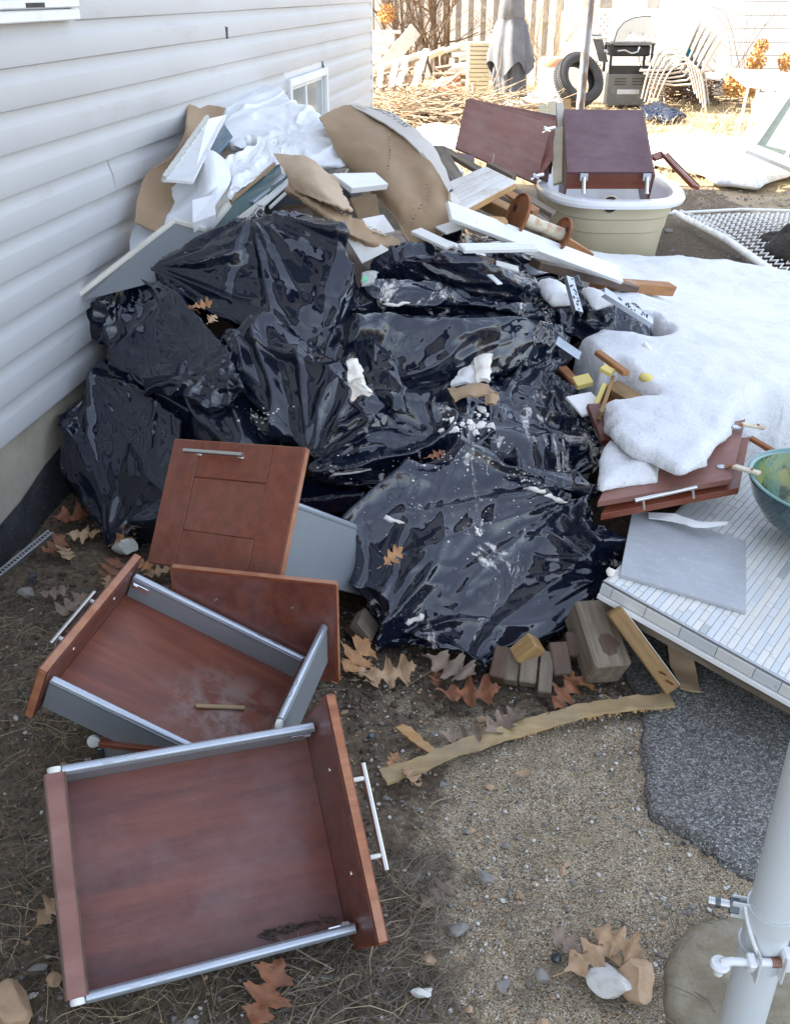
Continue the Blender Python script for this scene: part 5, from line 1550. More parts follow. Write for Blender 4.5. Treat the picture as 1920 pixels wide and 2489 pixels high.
# clear bag with a green label
cb_ = skin('clear_bag', Pz((868, 690, .70), (878, 650, .735), (905, 640, .74), (925, 655, .73), (915, 680, .71), (890, 690, .69)), M_['clearfilm'], 41, excess=(.3, .12), lev=(4, 5), its=(24, 10), h0=.010, floor=None, fold=.2, shrink=.008)
setp(cb_, 'small crumpled clear plastic bag wedged beside the upper black bags', 'plastic bag')
setp(slab('green_cap', mW((880, 672, .735), (892, 670, .735), (893, 680, .73), (882, 683, .73)), .003, M_['green'], None), 'tiny bright green plastic piece on the clear bag', 'plastic piece')

# ------------------------------------------------------------------ lumber and trim at the right of the heap top
G_ = 'loose boards at the right of the heap'
# white beadboard
bb = thing('beadboard', W(1170, 460, .84), 'white painted beadboard panel with pine edge on top of the loose boards', 'board')
e0, e1, e2, e3 = mW((1086, 442, .850), (1180, 402, .905), (1253, 438, .88), (1112, 514, .81))
for k in range(4):
    f0, f1 = k/4+.012, (k+1)/4-.012
    a_, b_ = e0.lerp(e3, f0), e1.lerp(e2, f0); c_, d_ = e1.lerp(e2, f1), e0.lerp(e3, f1)
    slab('slat', [a_, b_, c_, d_], .012, M_['whitewood'], bb, bev=.002)
slab('backing', [p-Vector((0, 0, .011)) for p in (e0, e1, e2, e3)], .018, M_['pine'], bb)
board('nailing_strip', W(1187, 400, .885), W(1250, 432, .862), .022, .02, M_['oldwood'], parent=bb)
B = [
 ('board', (1065, 358, .88), (1120, 455, .80), .06, .02, 'oldwood', 'grey board end standing up behind the beadboard'),
 ('board', (1075, 362, .84), (1345, 520, .60), .05, .02, 'oldwood', 'long weathered board running back from the cardboard towards the tub'),
 ('board', (1215, 430, .76), (1320, 528, .55), .08, .018, 'oldwood', 'wide grey board leaning down towards the tub'),
 ('lumber', (1140, 470, .80), (1262, 530, .74), .055, .045, 'pine', 'pine two-by-four under the beadboard with dark knots'),
 ('lumber', (1200, 455, .76), (1300, 520, .68), .05, .04, 'pine_orange', 'orange stick of lumber beside the knotty pine one'),
 ('lumber', (1245, 505, .70), (1432, 622, .46), .045, .04, 'pine_orange', 'long orange lumber running behind the rusty spool'),
 ('lumber', (1140, 536, .775), (1229, 541, .76), .035, .03, 'pine', 'short clean pine block in front of the rusty spool'),
 ('trim_board', (1090, 512, .83), (1506, 668, .52), .080, .016, 'trim', 'long white trim board sloping down from the heap onto the snow'),
 ('trim_board', (1120, 603, .755), (1300, 600, .735), .050, .014, 'trim', 'grooved white casing lying level under the long trim board'),
 ('lumber', (1300, 640, .62), (1540, 700, .40), .05, .03, 'darkwood', 'dark brown board in the shade under the long trim board'),
 ('lumber', (1445, 690, .43), (1630, 702, .33), .055, .045, 'pine_orange', 'orange two-by-four end poking out of the snow'),
 ('board', (1100, 470, .80), (1150, 500, .78), .05, .01, 'card', 'small brown board scrap on the beadboard'),
 ('board', (1070, 560, .755), (1150, 535, .77), .06, .008, 'drywall', 'jagged pale siding scrap at the edge of the big cardboard sheet'),
 ('trim_board', (1070, 430, .80), (1125, 470, .77), .05, .02, 'whitewood', 'short flaking white block behind the big cardboard sheet'),
 ('trim_board', (1085, 590, .74), (1180, 625, .69), .03, .012, 'trim', 'thin white strip under the casing on the black bags'),
 ('board', (1060, 380, .83), (1100, 420, .80), .10, .015, 'whitewood', 'white board scrap between the grey board and the cardboard'),
 ('board', (1010, 560, .775), (1095, 600, .745), .05, .012, 'drywall', 'broken drywall strip at the foot of the big curled cardboard'),
 ('lumber', (1150, 440, .80), (1330, 545, .62), .03, .03, 'oldwood', 'thin grey stick between the beadboard and the tub'),
 ('board', (1060, 600, .73), (1200, 640, .68), .06, .01, 'darkwood', 'dark board flat under the casing on the upper right bag'),
 ('board', (1230, 560, .68), (1400, 640, .52), .05, .02, 'treated', 'brown plank beside the long orange lumber'),
 ('trim_board', (1090, 470, .84), (1150, 545, .78), .035, .012, 'cream', 'cream strip lying across the loose boards by the cardboard edge'),
 ('board', (1330, 590, .55), (1440, 655, .44), .03, .02, 'pine', 'light pine strip showing behind the rusty spool'),
 ('board', (1205, 640, .68), (1260, 655, .66), .04, .008, 'drywall', 'small white chip lying on the upper right bag'),
 ('board', (1170, 650, .68), (1215, 690, .66), .02, .006, 'whiteplastic', 'thin white sliver on the upper right bag'),
]
for (nm, a, b, w, t, mt, lab) in B:
    up = (.25, -.55, .8) if nm == 'trim_board' and w > .05 else (.1, -.2, 1)
    o = board(nm, W(*a), W(*b), w, t, M_[mt], up=up, bev=.002)
    setp(o, lab, 'board', G_)
    if 'grooved' in lab:
        for q in (-.012, 0, .012):
            MM = WM[o.name]; L = (W(*a)-W(*b)).length
            m = MB(); m.box((0, q, t/2+.0008), (L-.01, .0075, .0024), bev=.0008); m.build('bead', M_['trim'], o, MM)
# rusty flanged spool
sa, sb = W(1258, 526, .765), W(1366, 570, .69)
ax = (sb-sa).normalized(); R_ = Vector((0, 0, 1)).rotation_difference(ax).to_matrix().to_4x4()
spool = thing('pipe_spool', sa, 'rusty steel pipe with a round flange at each end, lying on the lumber', 'pipe')
Msp = Matrix.Translation(sa) @ R_; L = (sb-sa).length
m = MB(); m.lathe([(.024, 0), (.026, L*.3), (.023, L*.5), (.025, L)], 20, M=Msp); m.build('pipe', M_['rustpaint'], spool, smooth='auto')
for z in (0, L):
    m = MB()
    Rr = .082 if z == 0 else .062
    m.lathe([(.024, z-.003), (Rr-.006, z-.002), (Rr, z-.010), (Rr+.003, z-.008), (Rr, z+.003), (.024, z+.003)], 28, M=Msp); m.build('flange', M_['rust'], spool, smooth='auto')
    for k in range(3 if z else 2):
        a = k*math.pi/1.7+.5; m = MB(); m.lathe([(Rr*.16, z-.0036), (Rr*.16, z-.0030)], 14, M=Msp @ Matrix.Translation((math.cos(a)*Rr*.58, math.sin(a)*Rr*.58, 0))); m.build('hole', M_['black'], spool)
# metal studs and conduit
def stud(a, b, w, lab, seed=0):
    A_, B_ = W(*a), W(*b)
    st = thing('steel_stud', A_, lab, 'metal strip')
    board('web', A_, B_, w, .0015, M_['galv'], up=(.3, -.5, .8), parent=st, bev=0)
    M = frame((A_+B_)/2, B_-A_, z=(.3, -.5, .8)); L = (B_-A_).length
    for s_ in (-1, 1):
        m = MB(); m.box((0, s_*w/2, -.008), (L, .0015, .018)); m.build('flange', M_['galv'], st, M)
    m = MB(); r2 = random.Random(seed)
    for k in range(18): m.box((L*(r2.random()*.9-.45), w*(r2.random()*.7-.35), .0012), (.006, .006, .0008))
    m.build('punched_hole', M_['black'], st, M)
stud((1470, 706, .64), (1587, 780, .53), .028, 'strip of galvanised steel stud lying over the snow edge')
stud((1385, 672, .67), (1408, 756, .62), .024, 'short perforated steel angle standing up from the right black bags', 3)
cpts = [W(1566, 834, .47), W(1576, 848, .46), W(1583, 866, .45), W(1588, 884, .43)]
m = MB(); P_ = []
for k in range(60): P_.append(Vector(cr([np.array(p) for p in cpts], k/59*3)))
m.tube(P_, [.0075 if k % 3 else .0058 for k in range(60)], 10); setp(m.build('flexible_conduit', M_['whiteplastic'], smooth='auto'), 'ribbed white flexible conduit at the right end of the heap', 'conduit')
# pieces in the hollow right of the bags
H_ = [
 ('board', (1352, 826, .50), (1410, 866, .45), .045, .006, 'rail', 'grey metal strip curving out from under the right bags'),
 ('board', (1484, 940, .415), (1560, 986, .395), .060, .030, 'treated', 'splintered brown board sticking out from under the snow lip'),
 ('board', (1458, 1010, .40), (1488, 922, .43), .012, .03, 'treated', 'narrow board edge standing at the left of the splintered one'),
 ('board', (1462, 975, .385), (1545, 995, .375), .05, .02, 'cherry', 'dark cherry board under the splintered one'),
 ('board', (1448, 985, .40), (1485, 1075, .34), .06, .02, 'cherry_in', 'brown panel sloping down beside the large bag under the snow lip'),
 ('stick', (1452, 856, .475), (1522, 908, .462), .024, .016, 'pine_orange', 'short orange stick lying on the snow spur'),
 ('foam_strip', (1396, 932, .41), (1436, 922, .42), .045, .02, 'yellow', 'pale yellow foam strip beside the red-brown splinters'),
 ('foam_strip', (1468, 940, .42), (1446, 992, .39), .016, .03, 'yellow', 'bright yellow foam edge running down next to the big bag'),
 ('foam_strip', (1470, 905, .455), (1482, 895, .46), .04, .015, 'yellow', 'yellow foam crumb beside the stick on the snow'),
 ('board', (1580, 838, .43), (1606, 868, .40), .06, .02, 'treated', 'brown wood end in the melt hole by the conduit'),
 ('pale_panel', (1405, 960, .395), (1446, 1005, .37), .09, .01, 'styro', 'white panel scrap half hidden behind the plaster-dusted bag'),
 ('splinter', (1366, 893, .43), (1402, 932, .41), .03, .012, 'rust', 'red-brown rusty splinters by the yellow foam'),
]
for (nm, a, b, w, t, mt, lab) in H_:
    setp(board(nm, W(*a), W(*b), w, t, M_[mt], up=(.1, -.3, 1), bev=.002), lab, nm.replace('_', ' '), 'scraps in the hollow beside the snow')
m = MB(); m.lathe([(.002, -.022), (.010, -.018), (.014, -.006), (.014, .006), (.010, .018), (.002, .022)], 14, M=frame(W(1570, 918, .445), (.9, -.5, -.2), z=(0, 0, 1)) @ Ry(math.pi/2)); setp(m.build('foam_crumb', M_['yellow'], smooth=True), 'oval cream foam crumb half sunk in the snow', 'foam crumb')

# ------------------------------------------------------------------ snow
L1 = [(1250, 500, .34), (1200, 455, .36), (1290, 505, .45), (1440, 612, .44), (1475, 690, .42), (1420, 720, .44), (1480, 765, .42), (1580, 800, .38), (1608, 870, .34), (1568, 885, .34),
      (1500, 850, .39), (1440, 828, .41), (1392, 845, .42), (1425, 885, .41), (1436, 940, .40), (1468, 925, .40), (1488, 912, .40), (1535, 948, .40), (1572, 985, .39), (1535, 1000, .39), (1500, 998, .39), (1462, 1000, .39),
      (1480, 1040, .39), (1500, 1085, .39), (1535, 1120, .385), (1580, 1150, .385), (1640, 1165, .385), (1720, 1135, .385), (1765, 1080, .385), (1788, 1030, .385), (1810, 1008, .38), (1850, 1003, .36), (1920, 1010, .34)]
def snow_edge(pts): return [tuple(W(*p)[:2]) for p in pts]
sp_ = snow_edge(L1)+[(2.3, 2.75), (3.6, 3.2), (3.9, 5.3), (3.3, 5.35), (2.75, 5.3), (2.35, 5.5), (2.02, 5.85), (1.70, 5.9), (1.55, 5.80), (1.2, 5.7), (.95, 5.8), (.72, 6.0)]
def s_top(Q):
    # high beside the heap and over the doors, falling away to the yard
    x, y = Q[:, 0], Q[:, 1]
    base = .428-.08*sstep(x, 1.1, 2.0)-.29*sstep(y, 2.9, 5.1)
    base += .07*np.exp(-(((x-.78)/.35)**2+((y-3.6)/.7)**2))
    base += .17*np.exp(-(((x-.80)/.36)**2+((y-4.7)/.75)**2))
    return base
def s_bot(Q):
    x, y = Q[:, 0], Q[:, 1]
    front = 1-sstep(y, 2.4, 3.0)
    return ((.385-.08*sstep(x, 1.0, 1.25))*front)+(1-front)*(.18*np.exp(-((x-.8)/.4)**2)*(1-sstep(y, 3.6, 5.0)))-.02*(1-front)
snow = mound('snow_bank', wiggle(sp_, .022, 9, 9), s_top, s_bot, .040, .0145, M_['snow'], wob=.009, seed=4)
setp(snow, kind='structure')
s2 = mound('snow_patch', wiggle(wxy([(1456, 1195, .36), (1455, 1120, .36), (1480, 1075, .36), (1520, 1090, .36), (1600, 1140, .36), (1600, 1172, .36), (1520, 1182, .36)]), .006, 5, 3), lambda Q: Q[:, 0]*0+.385, lambda Q: Q[:, 0]*0+.345, .05, .012, M_['snow'], wob=.01)
setp(s2, kind='structure')
s3 = mound('snow_patch', wiggle(wxy([(1295, 690, .60), (1340, 668, .63), (1385, 690, .62), (1392, 725, .61), (1340, 732, .60)]), .008, 5, 6), lambda Q: Q[:, 0]*0+.635, lambda Q: Q[:, 0]*0+.57, .06, .012, M_['snow'], wob=.02)
setp(s3, kind='structure')
s4 = mound('snow_patch', wiggle(wxy([(1410, 676, .62), (1475, 705, .60), (1500, 735, .57), (1440, 748, .58)]), .008, 5, 7), lambda Q: Q[:, 0]*0+.615, lambda Q: Q[:, 0]*0+.555, .06, .012, M_['snow'], wob=.02)
setp(s4, kind='structure')
fs = mound('far_snow', wiggle([tuple(W(*p)[:2]) for p in [(1440, 372), (1600, 352), (1720, 348), (1920, 372)]]+[(5.6, 10.0), (5.6, 8.0)]+[tuple(W(*p)[:2]) for p in [(1920, 430), (1850, 468), (1740, 460), (1690, 430), (1560, 405), (1450, 400)]], .05, 5, 11), lambda Q: Q[:, 0]*0+.16, lambda Q: Q[:, 0]*0-.02, .45, .05, M_['snow'], wob=.05)
setp(fs, kind='structure')
fs = mound('far_snow', wiggle([tuple(W(*p)[:2]) for p in [(1000, 318), (1060, 312), (1150, 322), (1150, 372), (1040, 372)]], .05, 5, 13), lambda Q: Q[:, 0]*0+.10, lambda Q: Q[:, 0]*0-.02, .35, .05, M_['snow'], wob=.05)
setp(fs, kind='structure')
# scraps lying on the bags
def scrap(quad, t, mt, lab, nm='scrap', jag=.006, wob=.006):
    q = mW(*quad); rows = [[q[0], q[0].lerp(q[1], .5)+Vector((0, 0, .006)), q[1]], [q[0].lerp(q[3], .5), (q[0]+q[1]+q[2]+q[3])/4+Vector((0, 0, .01)), q[1].lerp(q[2], .5)], [q[3], q[3].lerp(q[2], .5)+Vector((0, 0, .006)), q[2]]]
    o, G, N = sheet(nm, rows, M_[mt], t, 14, 14, wob, 24, hash(lab) % 97 if False else len(lab), jag=jag); return setp(o, lab, nm.replace('_', ' '))
scrap([(840, 880, .60), (872, 876, .60), (880, 925, .56), (850, 930, .56)], .012, 'insul', 'upper half of a torn tuft of stained white insulation on the black bags', 'insulation', .012, .012)
scrap([(856, 920, .56), (888, 925, .56), (900, 955, .52), (860, 975, .51)], .014, 'insul', 'lower frayed half of the stained insulation tuft on the black bags', 'insulation', .014, .012)
scrap([(1090, 945, .46), (1180, 935, .47), (1212, 960, .455), (1100, 972, .45)], .008, 'card', 'torn brown cardboard piece with white crumbs on the round black bag', 'cardboard')
scrap([(1180, 955, .458), (1212, 958, .455), (1205, 990, .43), (1182, 985, .435)], .006, 'card', 'curled end of brown cardboard below the crumb-covered piece', 'cardboard')
scrap([(1120, 900, .47), (1160, 890, .475), (1165, 935, .46), (1095, 940, .45)], .010, 'drywall', 'white drywall chip above the torn brown cardboard on the bags', 'drywall')
scrap([(1155, 875, .49), (1195, 865, .50), (1188, 925, .465), (1160, 930, .465)], .012, 'insul', 'crumbly pinkish plaster strip above the brown cardboard on the bags', 'plaster')
def crumbs(name, areas, mat, seed, lab, smin=.002, smax=.010):
    r2 = np.random.RandomState(seed); t = (1+5**.5)/2
    bv = np.array([(-1, t, 0), (1, t, 0), (-1, -t, 0), (1, -t, 0), (0, -1, t), (0, 1, t), (0, -1, -t), (0, 1, -t), (t, 0, -1), (t, 0, 1), (-t, 0, -1), (-t, 0, 1)], float)/1.9
    bf = np.array([(0, 11, 5), (0, 5, 1), (0, 1, 7), (0, 7, 10), (0, 10, 11), (1, 5, 9), (5, 11, 4), (11, 10, 2), (10, 7, 6), (7, 1, 8), (3, 9, 4), (3, 4, 2), (3, 2, 6), (3, 6, 8), (3, 8, 9), (4, 9, 5), (2, 4, 11), (6, 2, 10), (8, 6, 7), (9, 8, 1)])
    C_, S_ = [], []
    for (fn, n, a, b) in areas:
        P_ = fn(r2, n); C_.append(P_); S_.append(a+(b-a)*r2.rand(len(P_))**2.5)
    C_ = np.vstack(C_); S_ = np.concatenate(S_); n = len(C_)
    V = bv[None]*(.65+.6*r2.rand(n, 12, 1))*(S_[:, None, None])*(.6+.8*r2.rand(n, 1, 3))
    a = r2.rand(n)*6.28; c, s_ = np.cos(a), np.sin(a)
    x = V[..., 0]*c[:, None]-V[..., 1]*s_[:, None]; y = V[..., 0]*s_[:, None]+V[..., 1]*c[:, None]
    V = np.stack([x, y, V[..., 2]*.75], -1)+C_[:, None]
    Fc = (bf[None]+np.arange(n)[:, None, None]*12).reshape(-1, 3)
    o = np_mesh(name, V.reshape(-1, 3), Fc, mat, smooth=False)
    return setp(o, lab, None, kind='stuff')
def on_heap(px0, py0, sx, sy):
    def fn(r2, n):
        out = []
        dg = bpy.context.evaluated_depsgraph_get()
        for k in range(n):
            qx, qy = px0+r2.randn()*sx, py0+r2.randn()*sy
            d = ray(qx, qy); ok, loc, nr, i_, ob_, mm = SC.ray_cast(dg, Vector((0, 0, CH)), d)
            if ok and ob_.name.startswith('rubbish_bag'): out.append(tuple(loc))
        return np.array(out) if out else np.zeros((0, 3))
    return fn
bpy.context.view_layer.update()
crumbs('plaster_crumbs', [(on_heap(1160, 1030, 14, 18), 40, .003, .016), (on_heap(1105, 1035, 22, 14), 22, .003, .013), (on_heap(1140, 955, 25, 8), 50, .002, .008), (on_heap(1000, 1130, 140, 20), 50, .001, .004),
                          (on_heap(1180, 1110, 110, 20), 50, .001, .004), (on_heap(1060, 1240, 120, 90), 60, .0008, .003), (on_heap(620, 1010, 30, 14), 40, .001, .007), (on_heap(1280, 1160, 40, 14), 40, .001, .005), (on_heap(1250, 1260, 90, 60), 50, .0008, .003)],
       M_['plaster'], 4, 'white plaster crumbs scattered over the black bags')
def smear(a, w, seed, n=7):
    """a lump of wet plaster lying along a fold"""
    pts = []
    dg = bpy.context.evaluated_depsgraph_get()
    A_, B_ = a
    m = MB(); r2 = random.Random(seed)
    for k in range(n):
        f = k/(n-1); qx = A_[0]+(B_[0]-A_[0])*f+r2.uniform(-3, 3); qy = A_[1]+(B_[1]-A_[1])*f+r2.uniform(-3, 3)
        ok, loc, nr, i_, ob_, mm = SC.ray_cast(dg, Vector((0, 0, CH)), ray(qx, qy))
        if ok: pts.append(loc+nr*.001)
    if len(pts) > 2:
        m.tube(pts, [w*(.35+r2.random())*(1 if 0 < k < len(pts)-1 else .2) for k in range(len(pts))], 8)
        for v in m.bm.verts: v.co += Vector((r2.uniform(-1, 1), r2.uniform(-1, 1), r2.uniform(-1, 1)))*w*.35
        return m
for i, (a, w, lab) in enumerate([(((1270, 1188), (1330, 1195)), .005, 'upper white plaster smear on the right shoulder of the front bag'), (((1325, 1203), (1380, 1225)), .006, 'lower white plaster smear on the right shoulder of the front bag'),
        (((930, 1258), (990, 1275)), .005, 'white plaster streak at the left of the front bag'), (((1155, 1280), (1165, 1305)), .004, 'small white plaster drip below the middle of the front bag'),
        (((930, 740), (1000, 738)), .005, 'white plaster streak in the folds of the upper right bag'), (((985, 1510), (1030, 1500)), .009, 'pale plaster lump low on the front bag'),
        (((800, 1155), (900, 1140)), .004, 'long plaster streak on the sagging bag beside the drawer front')]):
    mm = smear(a, w, i)
    if mm: setp(mm.build('plaster_smear', M_['plaster'], smooth=True), lab, 'plaster')
# ------------------------------------------------------------------ bathtub with cabinets in it
tub = thing('bathtub', (1.33, 6.6, 0), 'beige-sided bathtub with a white rim, end-on, a cabinet standing in it', 'bathtub')
tc_, tw, tl_ = Vector((1.31, 6.60, 0)), .445, .86
def ring(sx, sy, z, n=56, pinch=0, cy=0):
    out = []
    for k in range(n):
        a = 2*math.pi*k/n; c, s_ = math.cos(a), math.sin(a)
        x = sx*abs(c)**.62*(1 if c > 0 else -1); y = sy*abs(s_)**.62*(1 if s_ > 0 else -1)
        x *= 1-pinch*math.exp(-((y/sy-.15)/.28)**2)*(1 if c < 0 else .3)
        out.append(Vector((tc_.x+x+.03, tc_.y+y+cy, z)))
    return out
def loft(rings, name, mat, parent, closed=True):
    m = MB(); R_ = [[m.bm.verts.new(v) for v in r] for r in rings]
    for A, B_ in zip(R_, R_[1:]):
        for k in range(len(A)): m.bm.faces.new((A[k], A[(k+1) % len(A)], B_[(k+1) % len(A)], B_[k]))
    return m.build(name, mat, parent, smooth='auto')
loft([ring(tw*.74, tl_*.80, 0), ring(tw*.80, tl_*.84, .20), ring(tw*.815, tl_*.85, .205), ring(tw*.84, tl_*.865, .28), ring(tw*.865, tl_*.88, .29), ring(tw*.875, tl_*.885, .372)], 'outer_shell', M_['tub_out'], tub)
pz = .10
loft([ring(tw*.93, tl_*.93, .362, pinch=pz), ring(tw*1.0, tl_*.99, .366, pinch=pz), ring(tw*1.015, tl_*1.0, .385, pinch=pz), ring(tw*1.0, tl_*.99, .405, pinch=pz), ring(tw*.90, tl_*.92, .412, pinch=pz), ring(tw*.86, tl_*.89, .404, pinch=pz), ring(tw*.83, tl_*.87, .37, pinch=pz), ring(tw*.72, tl_*.80, .15, pinch=.05), ring(tw*.6, tl_*.7, .08), ring(.01, .01, .08)], 'rim', M_['tub_rim'], tub)
h0 = W(1485, 497, .33); hy = tc_.y-tl_*.875
hc = Y(1483, 496, hy-.012)
m = MB(); m.lathe([(.045, -.004), (.045, .004)], 24, M=at(hc) @ Rx(math.pi/2)); m.build('drain_hole', M_['black'], tub)
m = MB(); m.lathe([(.052, -.003), (.053, .001), (.046, .006), (.045, .001)], 24, M=at(hc) @ Rx(math.pi/2), caps=False); m.build('drain_ring', M_['tub_out'], tub, smooth='auto')
m = MB(); r2 = random.Random(3)
for k in range(7): p = hc+Vector((r2.uniform(-.025, .02), -.01, r2.uniform(-.02, .025))); m.tube([p, p+Vector((r2.uniform(-.03, .03), -.03, r2.uniform(-.01, .02)))], .008, 6)
setp(m.build('rag', M_['rust']), 'reddish brown rag stuffed in the hole in the end of the bathtub', 'rag')
# cabinet standing in the tub
q = [Y(1371, 264, 6.75), Y(1561, 266, 6.75), Y(1588, 417, 6.12), Y(1378, 417, 6.12)]
cab = thing('cabinet', q[3], 'purple-brown kitchen cabinet standing tilted in the bathtub, with two steel legs', 'cabinet')
slab('top_panel', q, .018, M_['purple'], cab)
dn = Vector((0, .16, -.30)); nrm = ((q[2]-q[0]).cross(q[3]-q[1])).normalized()
if nrm.z < 0: nrm = -nrm
dd = -nrm*.32
a, b, c, d = q
ins = -nrm*.019
fr0, fr1 = d.lerp(c, .01)+ins+Vector((0, .012, 0)), d.lerp(c, .985)+ins+Vector((0, .012, 0))
slab('front_rail', [fr0, fr1, fr1+dd*.32, fr0+dd*.32], .016, M_['cherry'], cab)
slab('side_panel', [b+ins, c+ins, c+dd, b+dd], .016, M_['cherry_in'], cab)
slab('side_panel', [d+ins, a+ins, a+dd, d+dd], .016, M_['cherry_in'], cab)
slab('back_panel', [a+ins, b+ins, b+dd, a+dd], .010, M_['cherry_in'], cab)
for f in (.20, .93):
    p = d.lerp(c, f)+ins+Vector((0, -.012, -.012))
    lg = thing_part('leg', cab, Matrix.Translation(p))
    m = MB(); m.box((0, 0, 0), (.05, .012, .045), M=at(p), bev=.003); m.build('bracket', M_['galv'], lg)
    m = MB(); m.tube([p+Vector((0, -.005, 0)), p+Vector((0, -.035, -.085))], .013, 12); m.tube([p+Vector((0, -.035, -.085)), p+Vector((0, -.037, -.092))], .017, 12); m.build('tube', M_['steel'], lg, smooth='auto')
# boards standing at its left in the tub
setp(slab('particle_board', [Y(1338, 312, 6.7), Y(1368, 306, 6.7), Y(1366, 440, 6.3), Y(1345, 446, 6.3)], .02, M_['beige']), 'pale particle board standing in the bathtub left of the purple-brown cabinet', 'board')
setp(slab('board', [Y(1352, 246, 6.9), Y(1370, 250, 6.9), Y(1374, 430, 6.35), Y(1362, 435, 6.35)], .02, M_['card_grey']), 'narrow grey board edge between the particle board and the cabinet in the tub', 'board')
# stack of brown cabinet panels leaning left of the tub
stk = [((1134, 238), (1340, 300), (1304, 446), (1106, 358), 6.55, 'cherry_top', 'faded reddish panel at the front of the leaning stack, with a pale seam'),
       ((1140, 236), (1352, 292), (1332, 440), (1112, 356), 6.66, 'cherry_top', 'second cabinet panel of the leaning stack, its worn edge showing at right'),
       ((1146, 238), (1356, 286), (1340, 420), (1120, 352), 6.78, 'cherry', 'third cabinet panel of the leaning stack'),
       ((1150, 240), (1357, 280), (1348, 400), (1130, 350), 6.90, 'purple', 'rearmost dark cabinet panel of the leaning stack')]
for i, (a, b, c, d, y, mt, lab) in enumerate(stk):
    q = [Y(*a, y+.10), Y(*b, y), Y(*c, y-.22), Y(*d, y-.12)]
    o = slab('laminate_board', q, .018, M_[mt], None, bev=.002)
    setp(o, lab, 'cabinet panel', 'brown cabinet panels leaning by the tub')
    if i == 0:
        nn = (WM[o.name].to_3x3() @ Vector((0, 0, 1)))
        s0, s1 = Y(1222, 270, y+.06), Y(1196, 398, y-.17)
        m = MB(); m.box((0, 0, 0), ((s1-s0).length, .004, .002), M=frame((s0+s1)/2+nn*.0012, s1-s0, z=nn)); m.build('seam', M_['card_grey'], o, )
setp(slab('laminate_board', [Y(1318, 312, 6.62), Y(1345, 300, 6.7), Y(1345, 385, 6.45), Y(1300, 446, 6.3)], .016, M_['cherry']), 'narrow cherry panel between the leaning stack and the bathtub', 'cabinet panel', 'brown cabinet panels leaning by the tub')
setp(slab('cherry_board', [Y(1112, 368, 6.2), Y(1152, 378, 6.1), Y(1152, 398, 6.0), Y(1115, 385, 6.1)], .016, M_['purple']), 'small dark cherry board end under the leaning stack', 'board')
for (px_, py_, lab) in ((1330, 313, 'shiny chrome hinge at the top right corner of the leaning panels'), (1302, 427, 'crumpled shiny metal bracket at the foot of the leaning panels')):
    p = Y(px_, py_, 6.25); m = MB(); m.box((0, 0, 0), (.05, .02, .025), M=at(p, Rz(.4) @ Ry(.3)), bev=.004); m.tube([p, p+Vector((.05, 0, .01))], .010, 8); m.tube([p, p+Vector((-.03, -.01, -.02))], .008, 8)
    setp(m.build('bracket', M_['chrome'], smooth='auto'), lab, 'bracket')
# angled brown piece right of the tub
ap_ = thing('angled_board', W(1660, 400, .3), 'brown L-shaped cabinet trim leaning against the right of the bathtub', 'board')
a, b, c = Y(1586, 383, 6.5), Y(1612, 374, 6.6), Y(1690, 455, 6.15)
board('short_arm', a, b, .05, .02, M_['cherry'], up=(.2, -.6, .8), parent=ap_); board('long_arm', b, c, .06, .022, M_['cherry'], up=(.5, -.6, .8), parent=ap_)
board('worn_edge', b+Vector((.02, -.01, .012)), c+Vector((.02, -.01, .012)), .006, .010, M_['cherry_edge'], up=(.5, -.6, .8), parent=ap_)
# dirt strip between tub and mesh, small sticks
# ------------------------------------------------------------------ white chain-link panel lying on the ground
cl_o = Vector((2.08, 7.15, .04)); cux = Vector((1, -.01, 0)).normalized(); cuy = Vector((.10, -.995, .0)).normalized()
clk = thing('chain_link_panel', cl_o, 'white coated chain-link fence panel lying flat on the ground beyond the snow', 'fence panel')
NXc, pit = 30, .070
LYc = 1.75
def cp_(u, v, z=0): return cl_o+cux*u+cuy*v+Vector((0, 0, z+.03*math.sin(v*2.2+.4)+.02*math.sin(u*2.5)))
m1 = MB()
for k in range(NXc):
    pts = []
    n = int(LYc/pit)
    for j in range(n*2+1):
        v = j*pit/2; u = k*pit+(pit*.5 if j % 2 else -.003*0)+0
        pts.append(cp_(u+(.0), v, .006*(1 if (j % 2) else -1)))
    mm = MB(); mm.tube(pts, .0062, 5); mm.build('wire', M_['mesh'], clk)
m = MB(); m.tube([cp_(-.06, -.02, .02), cp_(-.05, .9, .02), cp_(-.04, LYc, .02)], .024, 12); m.build('frame_tube', M_['mesh'], clk, smooth='auto')
m = MB(); m.tube([cp_(-.16, .05, .03), cp_(.4, .0, .03), cp_(NXc*pit, 0, .02)], .010, 8); m.build('tension_bar', M_['mesh'], clk, smooth='auto')
for k in range(6): p = cp_(-.06, .1+k*.16, .03); m = MB(); m.tube([p+Vector((-.03, 0, 0)), p+Vector((0, .0, .028)), p+Vector((.06, 0, 0))], .005, 6); m.build('tie', M_['mesh'], clk, smooth='auto')
# dark earth heap on it
e_ = mound('soil_heap', wiggle([tuple(W(*p)[:2]) for p in [(1850, 606), (1900, 585), (2000, 580), (2050, 640), (1930, 668), (1880, 640)]], .05, 6, 21), lambda Q: Q[:, 0]*0+.13, lambda Q: Q[:, 0]*0, .16, .015, M_['soilmat'] if 'soilmat' in M_ else M_['tar'], wob=.08, seed=6)
setp(e_, 'dark clump of soil and twigs on the chain-link panel at the right edge', 'soil heap', kind='stuff')

